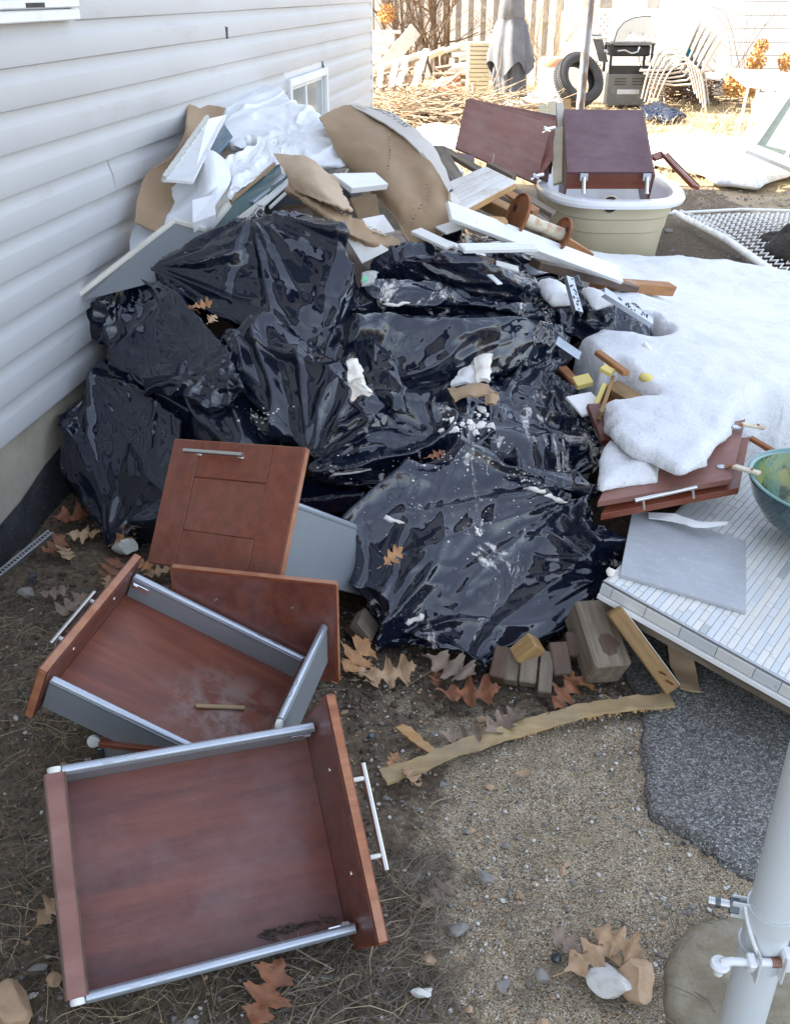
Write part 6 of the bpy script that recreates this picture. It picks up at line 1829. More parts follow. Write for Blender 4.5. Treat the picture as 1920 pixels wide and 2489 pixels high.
# ------------------------------------------------------------------ timbers at the foot of the heap
T_ = 'old timber pieces under the front bag'
def timber(a, b, w, t, mt, lab, up=(0, 0, 1), nm='timber', bev=.003):
    A_, B_ = (W(*a) if len(a) == 3 and a[0] > 20 else Vector(a)), (W(*b) if len(b) == 3 and b[0] > 20 else Vector(b))
    o = board(nm, A_, B_, w, t, M_[mt], up=up, bev=bev); return setp(o, lab, 'timber', T_)
p4 = timber((1478, 1640, .062), (1425, 1480, .14), .092, .092, 'oldwood', 'thick wet square post end pointing at the camera beside the leaning plank', up=(.15, -.3, 1), bev=.006)
MM = WM[p4.name]; L = (W(1478, 1640, .062)-W(1425, 1480, .14)).length
r2 = random.Random(5); m = MB(); m.poly([(-L*.20+math.cos(a/12*6.28)*.032*r2.uniform(.6, 1.1), -.004+math.sin(a/12*6.28)*.026*r2.uniform(.6, 1.1), .0474) for a in range(12)], .0016); m.build('rot_hollow', M_['darkwood'], p4, MM)
pl_ = timber((1630, 1672, .035), (1490, 1482, .19), .078, .038, 'treated', 'weathered two-by-four leaning on the countertop, two rusty nails in its side', up=(.80, .15, .45))
MM = WM[pl_.name]; L = (W(1630, 1672, .035)-W(1490, 1482, .19)).length
m = MB(); m.box((0, 0, .0196), (L-.006, .074, .0012)); m.build('painted_face', M_['whitewood'], pl_, MM)
for (dx, l_) in ((-.06, .05), (-.085, .06)):
    m = MB(); m.tube([MM @ Vector((dx, .034, 0)), MM @ Vector((dx-.004, .034+l_, .006))], .0028, 7); m.build('nail', M_['rust'], pl_)
timber((1258, 1600, .075), (1305, 1560, .12), .045, .045, 'treated', 'light square stick end on top of the row of old fence sticks', up=(.1, -.2, 1))
timber((1281, 1665, .035), (1290, 1575, .09), .040, .040, 'oldwood', 'second old fence stick from the left, its pale end facing out')
timber((1322, 1690, .025), (1330, 1590, .08), .032, .045, 'oldwood', 'narrow upright-grained old stick, third from the left')
timber((1365, 1645, .05), (1352, 1565, .10), .045, .04, 'darkwood', 'dark old stick between the narrow one and the thick post')
timber((1400, 1600, .06), (1395, 1540, .10), .05, .045, 'darkwood', 'short dark brown block against the thick post')
timber((1208, 1655, .03), (1225, 1580, .07), .04, .045, 'darkwood', 'first dark wet stick from the left at the foot of the front bag')
timber((1240, 1660, .03), (1252, 1590, .07), .035, .04, 'oldwood', 'greenish wet stick beside the first dark one')
timber((868, 1500, .09), (905, 1545, .04), .07, .03, 'oldwood', 'grey wood block corner under the upright drawer side, near the bag')
timber((850, 1520, .02), (925, 1580, .012), .05, .012, 'darkwood', 'thin dark slat on the soil beside the brown drawer')
# long flat strips of wood or cardboard on the ground
rows = [[W(922, 1872, .016), W(1000, 1850, .016), W(1100, 1808, .018), W(1200, 1775, .016), W(1310, 1742, .018), W(1420, 1712, .018), W(1520, 1697, .02), W(1620, 1686, .02)],
        [W(938, 1906, .016), W(1010, 1882, .016), W(1105, 1842, .018), W(1205, 1808, .016), W(1315, 1774, .018), W(1425, 1744, .018), W(1525, 1728, .02), W(1640, 1718, .02)]]
o, G, N = sheet('wood_strip', rows, M_['veneer'] if 'veneer' in M_ else M_['pine'], .007, 6, 90, .003, 25, 61, jag=.003); setp(o, 'long pale splintered wood strip lying across the sand in front of the heap', 'wood strip')
m = MB(); r2 = random.Random(12)
for k in range(44):
    t = 3.2+r2.random()**.6*3.7; p = Vector(cr([np.array(q) for q in rows[1]], t)); m.box((0, 0, 0), (.0012+r2.random()*.002, .006+r2.random()*.014, .0012), M=at(p+Vector((0, -.002, -.003)), Rz(r2.uniform(-.5, .3))))
setp(m.build('splinters', M_['pine'], o), kind='stuff')
rows = [[W(960, 1770, .012), W(1000, 1800, .012), W(1046, 1836, .012)], [W(985, 1762, .014), W(1022, 1790, .014), W(1062, 1828, .014)]]
o, G, N = sheet('wood_strip', rows, M_['pine'], .005, 6, 24, .002, 25, 62, jag=.003); setp(o, 'short pale wood strip meeting the long one at its left part', 'wood strip')
rows = [[W(1620, 1548, .10), W(1652, 1556, .10), W(1686, 1566, .10)], [W(1632, 1620, .03), W(1660, 1622, .03), W(1692, 1628, .03)], [W(1655, 1676, .02), W(1680, 1682, .02), W(1702, 1682, .02)]]
o, G, N = sheet('cardboard_strip', rows, M_['card'], .005, 16, 10, .004, 18, 63, jag=.003); setp(o, 'brown cardboard strip hanging from under the countertop onto the asphalt', 'cardboard')

# ------------------------------------------------------------------ oak leaves
def leaf_mesh(seed, size=1.0):
    r2 = random.Random(seed); pts = []
    lob = 3
    half = []
    n = 0
    # lobed half outline from stem to tip (x along the leaf)
    prof = [(0, .015), (.08, .035)]
    for k in range(lob):
        x0 = .13+k*.26; w = (.25, .36, .30)[k]*r2.uniform(.85, 1.15); nk = (.085, .10, .08)[k]
        prof += [(x0, nk*.8), (x0+.045, w*.5), (x0+.085, w*.72), (x0+.125, w), (x0+.15, w*.78), (x0+.175, w*.86), (x0+.19, w*.55), (x0+.205, nk*1.5), (x0+.235, nk)]
    prof += [(.93, .10), (.955, .05), (1.0, .0)]
    up = [(x, y*r2.uniform(.85, 1.1)) for x, y in prof]; dn = [(x, -y*r2.uniform(.85, 1.1)) for x, y in prof[:-1]]
    bm = bmesh.new()
    cx = []
    ctr = {}
    curl, tw, roll = r2.uniform(.1, 1.0), r2.uniform(-.9, .9), r2.uniform(-.6, 1.8)
    def Pp(x, y):
        z = curl*(x-.5)**2*.8 + roll*y*y*.9 + tw*y*(x-.4) + .02*math.sin(x*23+seed)+.025*math.sin(y*31+x*9+seed*2)
        return Vector((x, y, z))
    def side(pr):
        prevm = prevv = None
        for (x, y) in pr:
            mk = round(x, 3)
            if mk not in ctr: ctr[mk] = bm.verts.new(Pp(x, 0))
            mv = ctr[mk]; h = bm.verts.new(Pp(x, y*.5)); v = bm.verts.new(Pp(x, y))
            if prevm is not None:
                for (p_, q_, r_, s_) in ((prevm, mv, h, prevh), (prevh, h, v, prevv)):
                    vs = []
                    for t in (p_, q_, r_, s_):
                        if t not in vs: vs.append(t)
                    try: bm.faces.new(vs)
                    except Exception: pass
            prevm, prevh, prevv = mv, h, v
    side(up); side(dn+[(1.0, 0)])
    bmesh.ops.remove_doubles(bm, verts=list(bm.verts), dist=.004)
    me = bpy.data.meshes.new('oak_leaf'); bm.to_mesh(me); bm.free()
    for v in me.vertices: v.co = v.co*size
    mb = bmesh.new(); mb.from_mesh(me)
    # stem
    m2 = MB(); m2._join(mb); m2.tube([(0.0, 0, .0), (-.12*size, .01*size, .008*size), (-.2*size, .03*size, .004*size)], .0012, 5)
    bpy.data.meshes.remove(me)
    return m2
LV = [  # px, py, z, length, heading, tilt, colour, label
 (864, 1600, .04, .135, 1.2, .5, 'leaf_orange', 'bright orange-tan oak leaf standing up between the brown drawer and the front bag'),
 (890, 1640, .02, .12, 2.1, .2, 'leaf_tan', 'tan oak leaf below the bright orange one at the foot of the bag'),
 (945, 1640, .02, .14, .2, .3, 'leaf_tan', 'crumpled pinkish tan leaf right of the orange oak leaf'),
 (1100, 1625, .045, .15, -.7, .35, 'leaf_grey', 'large grey-brown oak leaf lying against the bottom of the front bag'),
 (1140, 1690, .025, .15, .05, .1, 'leaf_red', 'large red-brown oak leaf flat on the soil in front of the heap'),
 (1370, 1690, .03, .12, 1.0, .5, 'leaf_red', 'curled dark red leaf before the row of old sticks'),
 (1410, 1660, .04, .11, 2.6, .5, 'leaf_orange', 'orange curled leaf leaning on the thick post'),
 (1225, 1758, .02, .12, .6, .15, 'leaf_grey', 'grey spotted oak leaf just above the long wood strip'),
 (1125, 1790, .015, .11, .1, .05, 'leaf_grey', 'flat grey decayed leaf on the soil above the wood strip'),
 (1060, 1650, .02, .07, 1.5, .3, 'leaf_red', 'small reddish leaf between the tan and the grey-brown ones'),
 (950, 1355, .26, .075, 1.1, .8, 'leaf_orange', 'orange leaf stuck on the bag beside the metal drawer side'),
 (492, 742, .70, .06, .4, .5, 'leaf_orange', 'orange leaf in the cleft between the two upper left bags'),
 (470, 752, .69, .05, 2.4, .5, 'leaf_red', 'red-brown leaf in the cleft between the two upper left bags'),
 (515, 775, .66, .05, 1.4, .6, 'leaf_tan', 'small tan leaf low in the cleft between the upper left bags'),
 (1060, 1105, .415, .055, .5, .4, 'leaf_red', 'small brown leaf on the plaster-dusted bags in the middle of the heap'),
 (190, 1255, .03, .15, .3, .2, 'leaf_red', 'large rusty oak leaf at the foot of the dark foundation'),
 (225, 1235, .05, .12, 1.4, .4, 'leaf_red', 'rusty brown leaf under the hanging black sheeting'),
 (130, 1330, .02, .10, 1.2, .3, 'leaf_red', 'dark red leaf between the steel bead and the foundation'),
 (205, 1300, .02, .11, .0, .3, 'leaf_tan', 'curled tan leaf on the soil left of the drawers'),
 (160, 1345, .015, .09, 2.2, .3, 'leaf_tan', 'pale tan leaf beside the end of the steel bead'),
 (308, 1300, .05, .10, 1.1, .9, 'leaf_orange', 'brown leaf standing up beside the small black bag'),
 (268, 1385, .03, .11, 1.5, .6, 'leaf_red', 'dark rusty leaf just left of the tilted drawer front'),
 (262, 1420, .02, .07, 1.8, .3, 'leaf_tan', 'small pale leaf below the dark rusty one by the drawer'),
 (172, 1475, .015, .11, .9, .3, 'leaf_grey', 'grey-tan leaf behind the handle of the left drawer'),
 (130, 1440, .012, .09, .3, .05, 'leaf_grey', 'faint grey leaf pressed in the soil at the far left'),
 (385, 1390, .02, .08, .3, .4, 'leaf_tan', 'tan leaf in the gap between the two upper drawers'),
 (355, 1375, .03, .08, -.5, .5, 'leaf_orange', 'orange-brown leaf behind the corner of the left drawer'),
 (645, 2425, .02, .13, 1.3, .3, 'leaf_red', 'brown oak leaf in the straw at the bottom below the nearest drawer'),
 (128, 2205, .03, .09, 1.2, .7, 'leaf_tan', 'pale folded leaf standing by the left edge of the nearest drawer'),
 (1440, 2325, .02, .12, .5, .25, 'leaf_tan', 'large tan oak leaf left of the two stones at bottom right'),
 (1500, 2290, .03, .10, -.6, .3, 'leaf_tan', 'tan leaf above the two stones at bottom right'),
 (1385, 2300, .015, .08, 2.5, .1, 'leaf_grey', 'small faded leaf point at the far left of the bottom right leaves'),
 (1000, 1895, .02, .07, 2.2, .5, 'leaf_tan', 'pale brown leaf curled against the near side of the long wood strip'),
 (952, 1850, .02, .045, 1.2, .6, 'leaf_orange', 'small peach coloured leaf curl at the left end of the long wood strip'),
 (1060, 2175, .012, .085, .8, .02, 'leaf_grey', 'faded leaf half buried in the sand in the middle foreground'),
 (1270, 1880, .015, .035, .2, .2, 'leaf_tan', 'tiny pale leaf tip on the sand below the wood strip'),
]
for i, (px_, py_, z, ln, hd, tl2, mt, lab) in enumerate(LV):
    p = W(px_, py_, z)
    mb = leaf_mesh(i*3+1, ln)
    M = at(p, Rz(hd) @ Rx(tl2) @ Ry(-tl2*.3)) @ Matrix.Translation((-ln*.5, 0, 0))
    setp(mb.build('oak_leaf', M_[mt], None, M, smooth=True), lab, 'leaf', 'dry oak leaves on the ground and on the bags')

# ------------------------------------------------------------------ stones, gravel, straw
def stone(px_, py_, s, mt, lab, seed):
    bm = bmesh.new(); bmesh.ops.create_icosphere(bm, subdivisions=3, radius=1)
    V = np.array([v.co[:] for v in bm.verts]); r2 = np.random.RandomState(seed)
    for _ in range(15):
        n = r2.randn(3); n /= np.linalg.norm(n); d = .48+.3*r2.rand()
        k = V@n; V = V-np.outer(np.maximum(k-d, 0), n)
    V += .05*np.stack([vnoise(V, 3, seed+a)+.5*vnoise(V, 9, seed+a+9) for a in range(3)], 1)
    for v, c in zip(bm.verts, V): v.co = Vector(c*np.array(s))
    m = MB(); m._join(bm)
    p = W(px_, py_, s[2]*.5)
    return setp(m.build('stone', M_[mt], None, at(p, Rz(seed)), smooth='auto'), lab, 'stone')
for i, a in enumerate([(1550, 2370, (.042, .052, .032), 'stone_tan', 'square tan brown stone under the leaves at bottom right'), (1488, 2385, (.038, .050, .026), 'stone_white', 'white angular stone beside the tan brown one at bottom right'),
        (78, 1405, (.026, .020, .016), 'boltgrey', 'dark bluish stone near the steel bead at the left'), (60, 1440, (.034, .020, .018), 'stone', 'long grey stone below the dark bluish one at the left'),
        (25, 2440, (.045, .055, .03), 'stone_tan', 'large pale tan stone at the bottom left corner'), (130, 2385, (.018, .016, .012), 'stone_tan', 'small tan stone right of the large one at the bottom left'),
        (1177, 2135, (.020, .015, .011), 'stone', 'pinkish grey pebble alone on the sand in the middle foreground'), (1110, 2262, (.024, .020, .013), 'stone', 'flat square grey stone on the sand'),
        (1022, 2415, (.014, .019, .014), 'stone_white', 'white quartz pebble near the bottom edge, beside another'), (1040, 2412, (.010, .012, .010), 'stone_white', 'smaller white pebble touching the quartz one near the bottom'),
        (1222, 2395, (.020, .014, .011), 'stone', 'blue-grey flat pebble left of the bottom right leaves'), (1318, 2375, (.018, .018, .013), 'stone', 'round grey pebble just left of the bottom right leaves'),
        (1355, 2330, (.011, .016, .009), 'boltgrey', 'dark oval pebble touching the tan oak leaf'), (902, 1790, (.016, .010, .008), 'boltgrey', 'small slate blue chip beside the nearest drawer front'),
        (300, 1330, (.03, .05, .04), 'stone_white', 'pale rubble lump behind the left drawer'), (700, 1300, (.06, .05, .06), 'stone_white', 'pale painted rubble seen between the upright drawer and the bags'),
        (90, 2355, (.018, .010, .008), 'stone', 'small flat grey stone by the nearest drawer left side')]):
    stone(a[0], a[1], a[2], a[3], a[4], i+3)
def rect(x0, x1, y0, y1, dens=None):
    def fn(r2, n):
        P_ = np.stack([x0+(x1-x0)*r2.rand(n), y0+(y1-y0)*r2.rand(n), np.zeros(n)], 1)
        k = vnoise(P_, 5, 3) > -.25+.0*n; P_ = P_[k | (r2.rand(n) < .45)]
        P_[:, 2] = gz(P_)+.003; return P_
    return fn
r_ = rect
crumbs('gravel', [(rect(.45, 1.2, 1.1, 2.0), 900, .002, .007), (rect(-1.15, 1.0, .9, 2.3), 5200, .0014, .0055), (rect(-1.15, .8, .9, 2.2), 320, .003, .0095), (rect(1.6, 3.5, 5.8, 8.6), 500, .006, .03)], M_['stone'], 14, 'grey gravel and grit scattered over the sandy ground')
crumbs('gravel_pale', [(rect(.45, 1.2, 1.1, 2.0), 350, .002, .006), (rect(-1.15, 1.0, .9, 2.3), 1500, .0012, .005), (rect(-1.1, .8, .9, 2.2), 120, .003, .010)], M_['stone_white'], 15, 'pale quartz grit scattered over the sandy ground')
crumbs('gravel_tan', [(rect(-1.15, 1.0, .9, 2.3), 3000, .0014, .005), (rect(-1.1, .8, .9, 2.2), 200, .003, .012)], M_['stone_tan'], 16, 'tan brown grit scattered over the sandy ground')
crumbs('soil_clods', [(rect(-1.15, -.05, .9, 3.0), 3800, .002, .010), (rect(-.3, .6, 1.75, 2.2), 1200, .002, .009)], M_['clod'] if 'clod' in M_ else M_['darkwood'], 17, 'dark crumbly soil clods by the drawers')
def blades(name, regions, mat, seed, lab, zf=None):
    r2 = np.random.RandomState(seed); V = []; Fc = []; n0 = 0
    for (x0, x1, y0, y1, n, l0, l1, wd, lift) in regions:
        x = x0+(x1-x0)*r2.rand(n); y = y0+(y1-y0)*r2.rand(n)
        P0 = np.stack([x, y, np.zeros(n)], 1); keep = vnoise(P0, 2.6, seed) > -.1-.8*r2.rand(n)*0
        keep |= r2.rand(n) < .3
        P0 = P0[keep]; n = len(P0); P0[:, 2] = gz(P0)+.004
        th = r2.rand(n)*6.28; ln = l0+(l1-l0)*r2.rand(n)**2; bend = r2.randn(n)*.9; z1 = lift*r2.rand(n)
        ring_ = []
        for k in range(5):
            t = k/4; a = th+bend*(t-.5)
            cx = P0[:, 0]+np.cos(a)*ln*(t-.5); cy = P0[:, 1]+np.sin(a)*ln*(t-.5); cz = P0[:, 2]+ln*z1*(1-(2*t-1)**2)+.001
            w_ = wd*(1-.6*abs(2*t-1))
            ring_.append(np.stack([np.stack([cx-np.sin(a)*w_, cy+np.cos(a)*w_, cz], 1), np.stack([cx+np.sin(a)*w_, cy-np.cos(a)*w_, cz+.0006], 1)], 1))
        R_ = np.stack(ring_, 1).reshape(n, 10, 3); V.append(R_.reshape(-1, 3))
        f = np.array([(0, 1, 3, 2), (2, 3, 5, 4), (4, 5, 7, 6), (6, 7, 9, 8)])
        Fc.append((f[None]+np.arange(n)[:, None, None]*10).reshape(-1, 4)+n0); n0 += n*10
    o = np_mesh(name, np.vstack(V), np.vstack(Fc), mat, smooth=False)
    return setp(o, lab, None, kind='stuff')
blades('dead_grass', [(-1.15, -.35, 1.0, 2.3, 9500, .02, .12, .0006, .16), (-.75, .1, .93, 1.35, 4200, .03, .14, .0006, .16), (-.3, .5, 1.75, 2.1, 700, .02, .10, .0009, .2), (.2, .62, 1.0, 1.25, 500, .03, .14, .0009, .25)], M_['straw_dark'], 5, 'matted grey-brown dead grass around the drawers')
blades('dry_straw', [(-1.15, -.35, 1.0, 2.2, 900, .03, .15, .0007, .2), (-.75, .1, .93, 1.3, 800, .04, .18, .0007, .2), (-.1, .6, .95, 1.9, 160, .03, .14, .0010, .2)], M_['straw'], 6, 'pale dry straw stems lying on the ground near the drawers')
blades('yard_grass', [(-.2, 6.5, 8.9, 15.5, 15000, .06, .30, .006, .5), (1.6, 4.5, 7.3, 8.8, 1500, .05, .2, .003, .3)], M_['straw'], 7, 'flattened straw-coloured grass covering the sunlit yard')
# ------------------------------------------------------------------ sunlit back yard
def Gd(px, py): return W(px, py, 0)
# twig piles
def twigs(name, c, rx, ry, hz, n, mat, seed, lab, r0=.006, l=.7):
    r2 = random.Random(seed); m = MB()
    for k in range(n):
        a = r2.uniform(0, 6.28); p = Vector((c[0]+r2.gauss(0, rx*.5), c[1]+r2.gauss(0, ry*.5), max(.01, r2.random()*hz)))
        pts = [p]; d = Vector((math.cos(a), math.sin(a), r2.uniform(-.15, .35))).normalized()
        for j in range(4):
            d = (d+Vector((r2.uniform(-.4, .4), r2.uniform(-.4, .4), r2.uniform(-.25, .2)))).normalized(); q = pts[-1]+d*l/4*r2.uniform(.6, 1.2); q.z = max(.008, q.z); pts.append(q)
        m.tube(pts, [r0, r0*.85, r0*.7, r0*.5, r0*.3], 4)
    return setp(m.build(name, mat), lab, None, kind='stuff')
g = Gd(1060, 292)
twigs('brush_pile', (g.x, g.y, 0), 1.1, 1.1, .28, 520, M_['twig_pale'], 3, 'low pile of pale cut branches on the sunlit grass', .009, .9)
twigs('brush_pile', (g.x+.3, g.y-.2, 0), .8, .7, .18, 160, M_['twig'], 4, 'darker twigs mixed in the pile of cut branches', .009, .8)
g = Gd(1690, 250)
twigs('brush_pile', (g.x, g.y+.3, 0), .8, .6, .35, 420, M_['twig'], 5, 'brown leaves and twigs piled under the stacked chairs', .010, .45)

# fence: boards along the back
FY = 20.5
fx0, fx1 = -1.5, 4.2
fence = thing('board_fence', (0, FY, 0), 'tall weathered picket fence across the back of the yard, behind bare bushes', 'fence')
r2 = random.Random(7); x = fx0
pm = MB().box((0, 0, .95), (.13, .022, 1.9), bev=.003).mesh('picket', M_['whitefence'])
while x < 3.1:
    put(bpy.data.objects.new('picket', pm), at((x, FY+r2.uniform(-.008, .008), r2.uniform(-.02, .02)), Ry(r2.uniform(-.01, .01))), fence); x += .235
pm2 = MB().box((0, 0, .95), (.13, .022, 1.9), bev=.003).mesh('picket', M_['greyfence'])
x = fx0+.1175
while x < 3.1:
    put(bpy.data.objects.new('picket', pm2), at((x, FY+.06+r2.uniform(-.008, .008), r2.uniform(-.02, .02))), fence); x += .235
for z in (.35, 1.0, 1.6): board('rail', (fx0, FY+.03, z), (3.1, FY+.03, z), .035, .09, M_['greyfence'], up=(0, 0, 1), parent=fence)
# lattice screen
lx0, lx1, lz0, lz1, ly = Y(1400, 120, 17.5).x, Y(1715, 120, 17.5).x, .35, Y(1500, 24, 17.5).z, 17.5
lat = thing('lattice_screen', (lx0, ly, 0), 'white diagonal lattice screen behind the grill', 'lattice')
def lat_slats(sgn, off):
    stp = .105; Wd = lx1-lx0; Hd = lz1-lz0
    k0 = -int(Hd/stp)-2
    for k in range(k0, int(Wd/stp)+2+int(Hd/stp)):
        # line x = a + sgn*(z-lz0)
        a = lx0+k*stp
        pts = []
        za, zb = lz0, lz1
        f = lambda z: a+sgn*(z-lz0)
        # clip in x
        if sgn > 0: za = max(za, lz0+(lx0-a)); zb = min(zb, lz0+(lx1-a))
        else: za = max(za, lz0+(a-lx1)); zb = min(zb, lz0+(a-lx0))
        if zb-za > .06:
            board('slat', (f(za), ly+off, za), (f(zb), ly+off, zb), .040, .007, M_['whiteplastic'], up=(0, 1, 0), parent=lat, bev=0)
lat_slats(1, 0); lat_slats(-1, .009)
board('top_rail', (lx0-.02, ly-.012, lz1), (lx1+.02, ly-.012, lz1), .05, .03, M_['whiteplastic'], up=(0, 1, 0), parent=lat)
board('end_post', (lx1, ly-.012, 0), (lx1, ly-.012, lz1), .06, .04, M_['whiteplastic'], up=(0, 1, 0), parent=lat)
# upper boards behind the lattice
f2 = thing('panel_fence', (lx0, 18.2, 0), 'white board fence rising behind the lattice screen', 'fence'); x = Y(1385, 20, 18.2).x
pm3 = MB().box((0, 0, 1.1), (.185, .02, 2.2), bev=.003).mesh('board', M_['whitefence']); pm4 = MB().box((0, 0, 1.1), (.185, .02, 2.2), bev=.003).mesh('board', M_['greyfence'])
k = 0
while x < Y(1715, 20, 18.2).x+.1:
    put(bpy.data.objects.new('board', pm4 if k % 4 == 3 else pm3), at((x, 18.2+.01*(k % 2), 0)), f2); x += .198; k += 1
# white shed wall at the right
sh = thing('white_shed', (5.2, 17.2, 0), 'bright white shed wall at the right edge, with dry vines growing up it', 'shed')
sx0 = Y(1715, 100, 17.0).x
for k in range(13):
    m = MB(); m.box((sx0+3.0, 17.0, .1+k*.19), (6.0, .03, .182), M=Matrix.Identity(4), bev=.004); m.build('wall_board', M_['whiteplastic'], sh)
m = MB(); m.box((sx0+3.0, 18.6, 1.2), (6.0, 3.0, 2.4)); m.build('shed_body', M_['whiteplastic'], sh)
# white steps at the left
st = thing('porch_steps', Gd(930, 215), 'white wooden steps standing behind the pallet at the left', 'steps')
for k in range(4):
    yb = 18.0; a = Y(903, 143-25*k-3, yb); b = Y(948+18*k*.9, 143-25*k-3, yb)
    a.x = -.6; z = .62+k*.235-.05
    a = Y(880, 148-24*k, yb+k*.05); b = Y(922+17*k, 148-24*k, yb+k*.05)
    board('tread', a, b, .26, .04, M_['whitewood'], parent=st)
    board('riser', a-Vector((0, .12, .11)), b-Vector((.1, .12, .11)), .02, .16, M_['whitewood'], parent=st)
a = Y(915, 185, 18.1); b = Y(1010, 70, 18.4)
board('stringer', a, b, .05, .24, M_['whitewood'], parent=st)
# pallet leaning
pa = thing('pallet', Gd(950, 220), 'wooden pallet with white painted boards leaning in the sun near the house corner', 'pallet')
py0 = 16.6
A = [Y(903, 170, py0+.5), Y(1040, 125, py0+.7), Y(1010, 215, py0-.1), Y(903, 222, py0-.1)]
def pq(u, v): 
    t = A[0].lerp(A[1], u); b_ = A[3].lerp(A[2], u); return t.lerp(b_, v)
nP = (A[2]-A[0]).cross(A[3]-A[1]).normalized()
if nP.y > 0: nP = -nP
for v in (.02, .48, .97): board('stringer', pq(0, v), pq(1, v), .05, .09, M_['whitewood'], up=nP, parent=pa)
for u in (.18, .45, .62, .98): board('deck_board', pq(u, 0)+nP*.05, pq(u, 1)+nP*.05, .10 if u > .3 else .09, .018, M_['whitewood'], up=nP, parent=pa)
slab('deck', [pq(.0, .02)-nP*.04, pq(.97, .02)-nP*.04, pq(.97, .98)-nP*.04, pq(.0, .98)-nP*.04], .015, M_['card'], pa)
for v in (.48, .97):
    for u in (.08, .30, .55, .78): 
        m = MB(); m.box((0, 0, 0), (.10, .05, .085), M=frame(pq(u, v)+nP*.03, A[1]-A[0], z=nP), bev=.003); m.build('block', M_['oldwood'], pa)
# scrap wood pile
r2 = random.Random(17); scr = []
for k in range(20):
    px_, py_ = r2.uniform(1040, 1120), r2.uniform(125, 225); y = 17.2-(py_-125)*.012
    a = Y(px_, py_, y); ang = r2.uniform(-.5, .9); b = a+Vector((math.cos(ang)*r2.uniform(.25, .6), r2.uniform(-.1, .1), math.sin(ang)*r2.uniform(.05, .3)))
    mt = r2.choice(['whitewood', 'whitewood', 'brick' if py_ > 185 else 'beige', 'oldwood', 'styro'])
    kind_ = {'whitewood': 'flaking white board', 'brick': 'reddish block', 'beige': 'beige board', 'oldwood': 'grey board', 'styro': 'clean white slab'}[mt]
    scr.append((px_, py_, kind_, setp(board('scrap_board', a, b, r2.uniform(.05, .12), r2.uniform(.03, .07), M_[mt], up=(0, -.4, 1)), None, 'scrap', 'scrap boards piled between the pallet and the beige stack')))
ORD = ['leftmost', 'second', 'third', 'fourth', 'fifth', 'sixth', 'seventh', 'eighth', 'ninth', 'tenth', 'eleventh', 'twelfth']
for kd in set(s_[2] for s_ in scr):
    for q_, s_ in enumerate(sorted([s_ for s_ in scr if s_[2] == kd])):
        s_[3]['label'] = ('leftmost %s' % kd if q_ == 0 else '%s %s from the left' % (ORD[q_], kd))+' in the scrap heap by the beige stack'
for k, (px_, py_) in enumerate(((1055, 205), (1085, 195), (1100, 210), (1060, 225), (1085, 225))):
    setp(board('brick', Y(px_, py_, 16.6), Y(px_+34, py_-3, 16.6), .10, .13, M_['brick'], bev=.006), ['left brick of the upper row', 'middle brick of the upper row', 'right brick of the upper row', 'left brick of the lower row', 'right brick of the lower row'][k]+' at the foot of the scrap heap', 'brick', 'bricks at the foot of the scrap heap')
# beige stack
y = 15.9; x0_, x1_ = Y(1137, 160, y).x, Y(1187, 160, y).x
stt = thing('board_stack', ((x0_+x1_)/2, y, 0), 'neat stack of beige boards beside the closed parasol', 'stack')
z0, z1 = 0.0, Y(1160, 100, y).z
nb = 14
bm_ = MB().box((0, 0, 0), (x1_-x0_+.02, .35, (z1-z0)/nb*.86), bev=.006).mesh('board', M_['beige'])
for k in range(nb): put(bpy.data.objects.new('board', bm_), at(((x0_+x1_)/2+r2.uniform(-.006, .006), y, z0+(k+.5)*(z1-z0)/nb)), stt)
# closed parasol with a loose grey cover
pb = Y(1232, 250, 15.3); 
par = thing('closed_parasol', (pb.x, 15.3, 0), 'closed grey garden parasol with drooping cloth beside the white bucket', 'parasol')
m = MB(); m.tube([(pb.x, 15.3, 0), (pb.x, 15.3, 2.6)], .022, 10); m.build('pole', M_['graymetal'], par, smooth='auto')
def drape(name, prof, folds, amp, mat, seed, n=84, cut=.06):
    V = []; r3 = random.Random(seed); ph = [r3.uniform(0, 6.28) for _ in range(4)]
    rows_ = len(prof)
    for i, (r, z, cx) in enumerate(prof):
        t = i/(rows_-1)
        for k in range(n):
            a = 2*math.pi*k/n
            f = 1+amp*t*(.5*math.sin(folds*a+ph[0]+t*1.2)+.35*math.sin(folds*2.1*a+ph[1])+.3*math.sin(3*a+ph[2]))
            zz = z + (cut*math.sin(folds*a+ph[3])*(1 if i == rows_-1 else 0))
            V.append((pb.x+cx+r*f*math.cos(a), 15.3+r*f*.85*math.sin(a), zz))
    Fc = [(i*n+k, i*n+(k+1) % n, (i+1)*n+(k+1) % n, (i+1)*n+k) for i in range(rows_-1) for k in range(n)]
    return np_mesh(name, V, Fc, mat, par)
def zz(py): return Y(1230, py, 15.3).z
drape('canopy', [(.12, 2.6, 0), (.17, zz(0), 0), (.19, zz(40), 0), (.175, zz(43), 0), (.22, zz(60), 0), (.26, zz(100), 0), (.29, zz(130), .0), (.30, zz(165), .02)], 4, .22, M_['canvas'], 2, cut=.10)
drape('under_cloth', [(.10, zz(45), .0), (.18, zz(110), .02), (.22, zz(170), .03), (.22, zz(215), .03), (.24, zz(246), .05)], 6, .35, M_['canvas_dark'], 5, cut=.02)
drape('lining', [(.08, zz(60), -.04), (.15, zz(130), -.05), (.19, zz(190), -.05), (.15, zz(240), -.03)], 5, .4, M_['canvas'], 9, cut=.02)
m = MB(); m.tube([(pb.x+.165*math.cos(a), 15.3+.15*math.sin(a), zz(43)) for a in [k*math.pi/12 for k in range(24)]], .008, 6, closed=True); m.build('strap', M_['canvas_dark'], par)
cbk = thing('cement_bag', Gd(1275, 255), 'dark crumpled cloth heaped at the foot of the parasol', 'cloth'); 
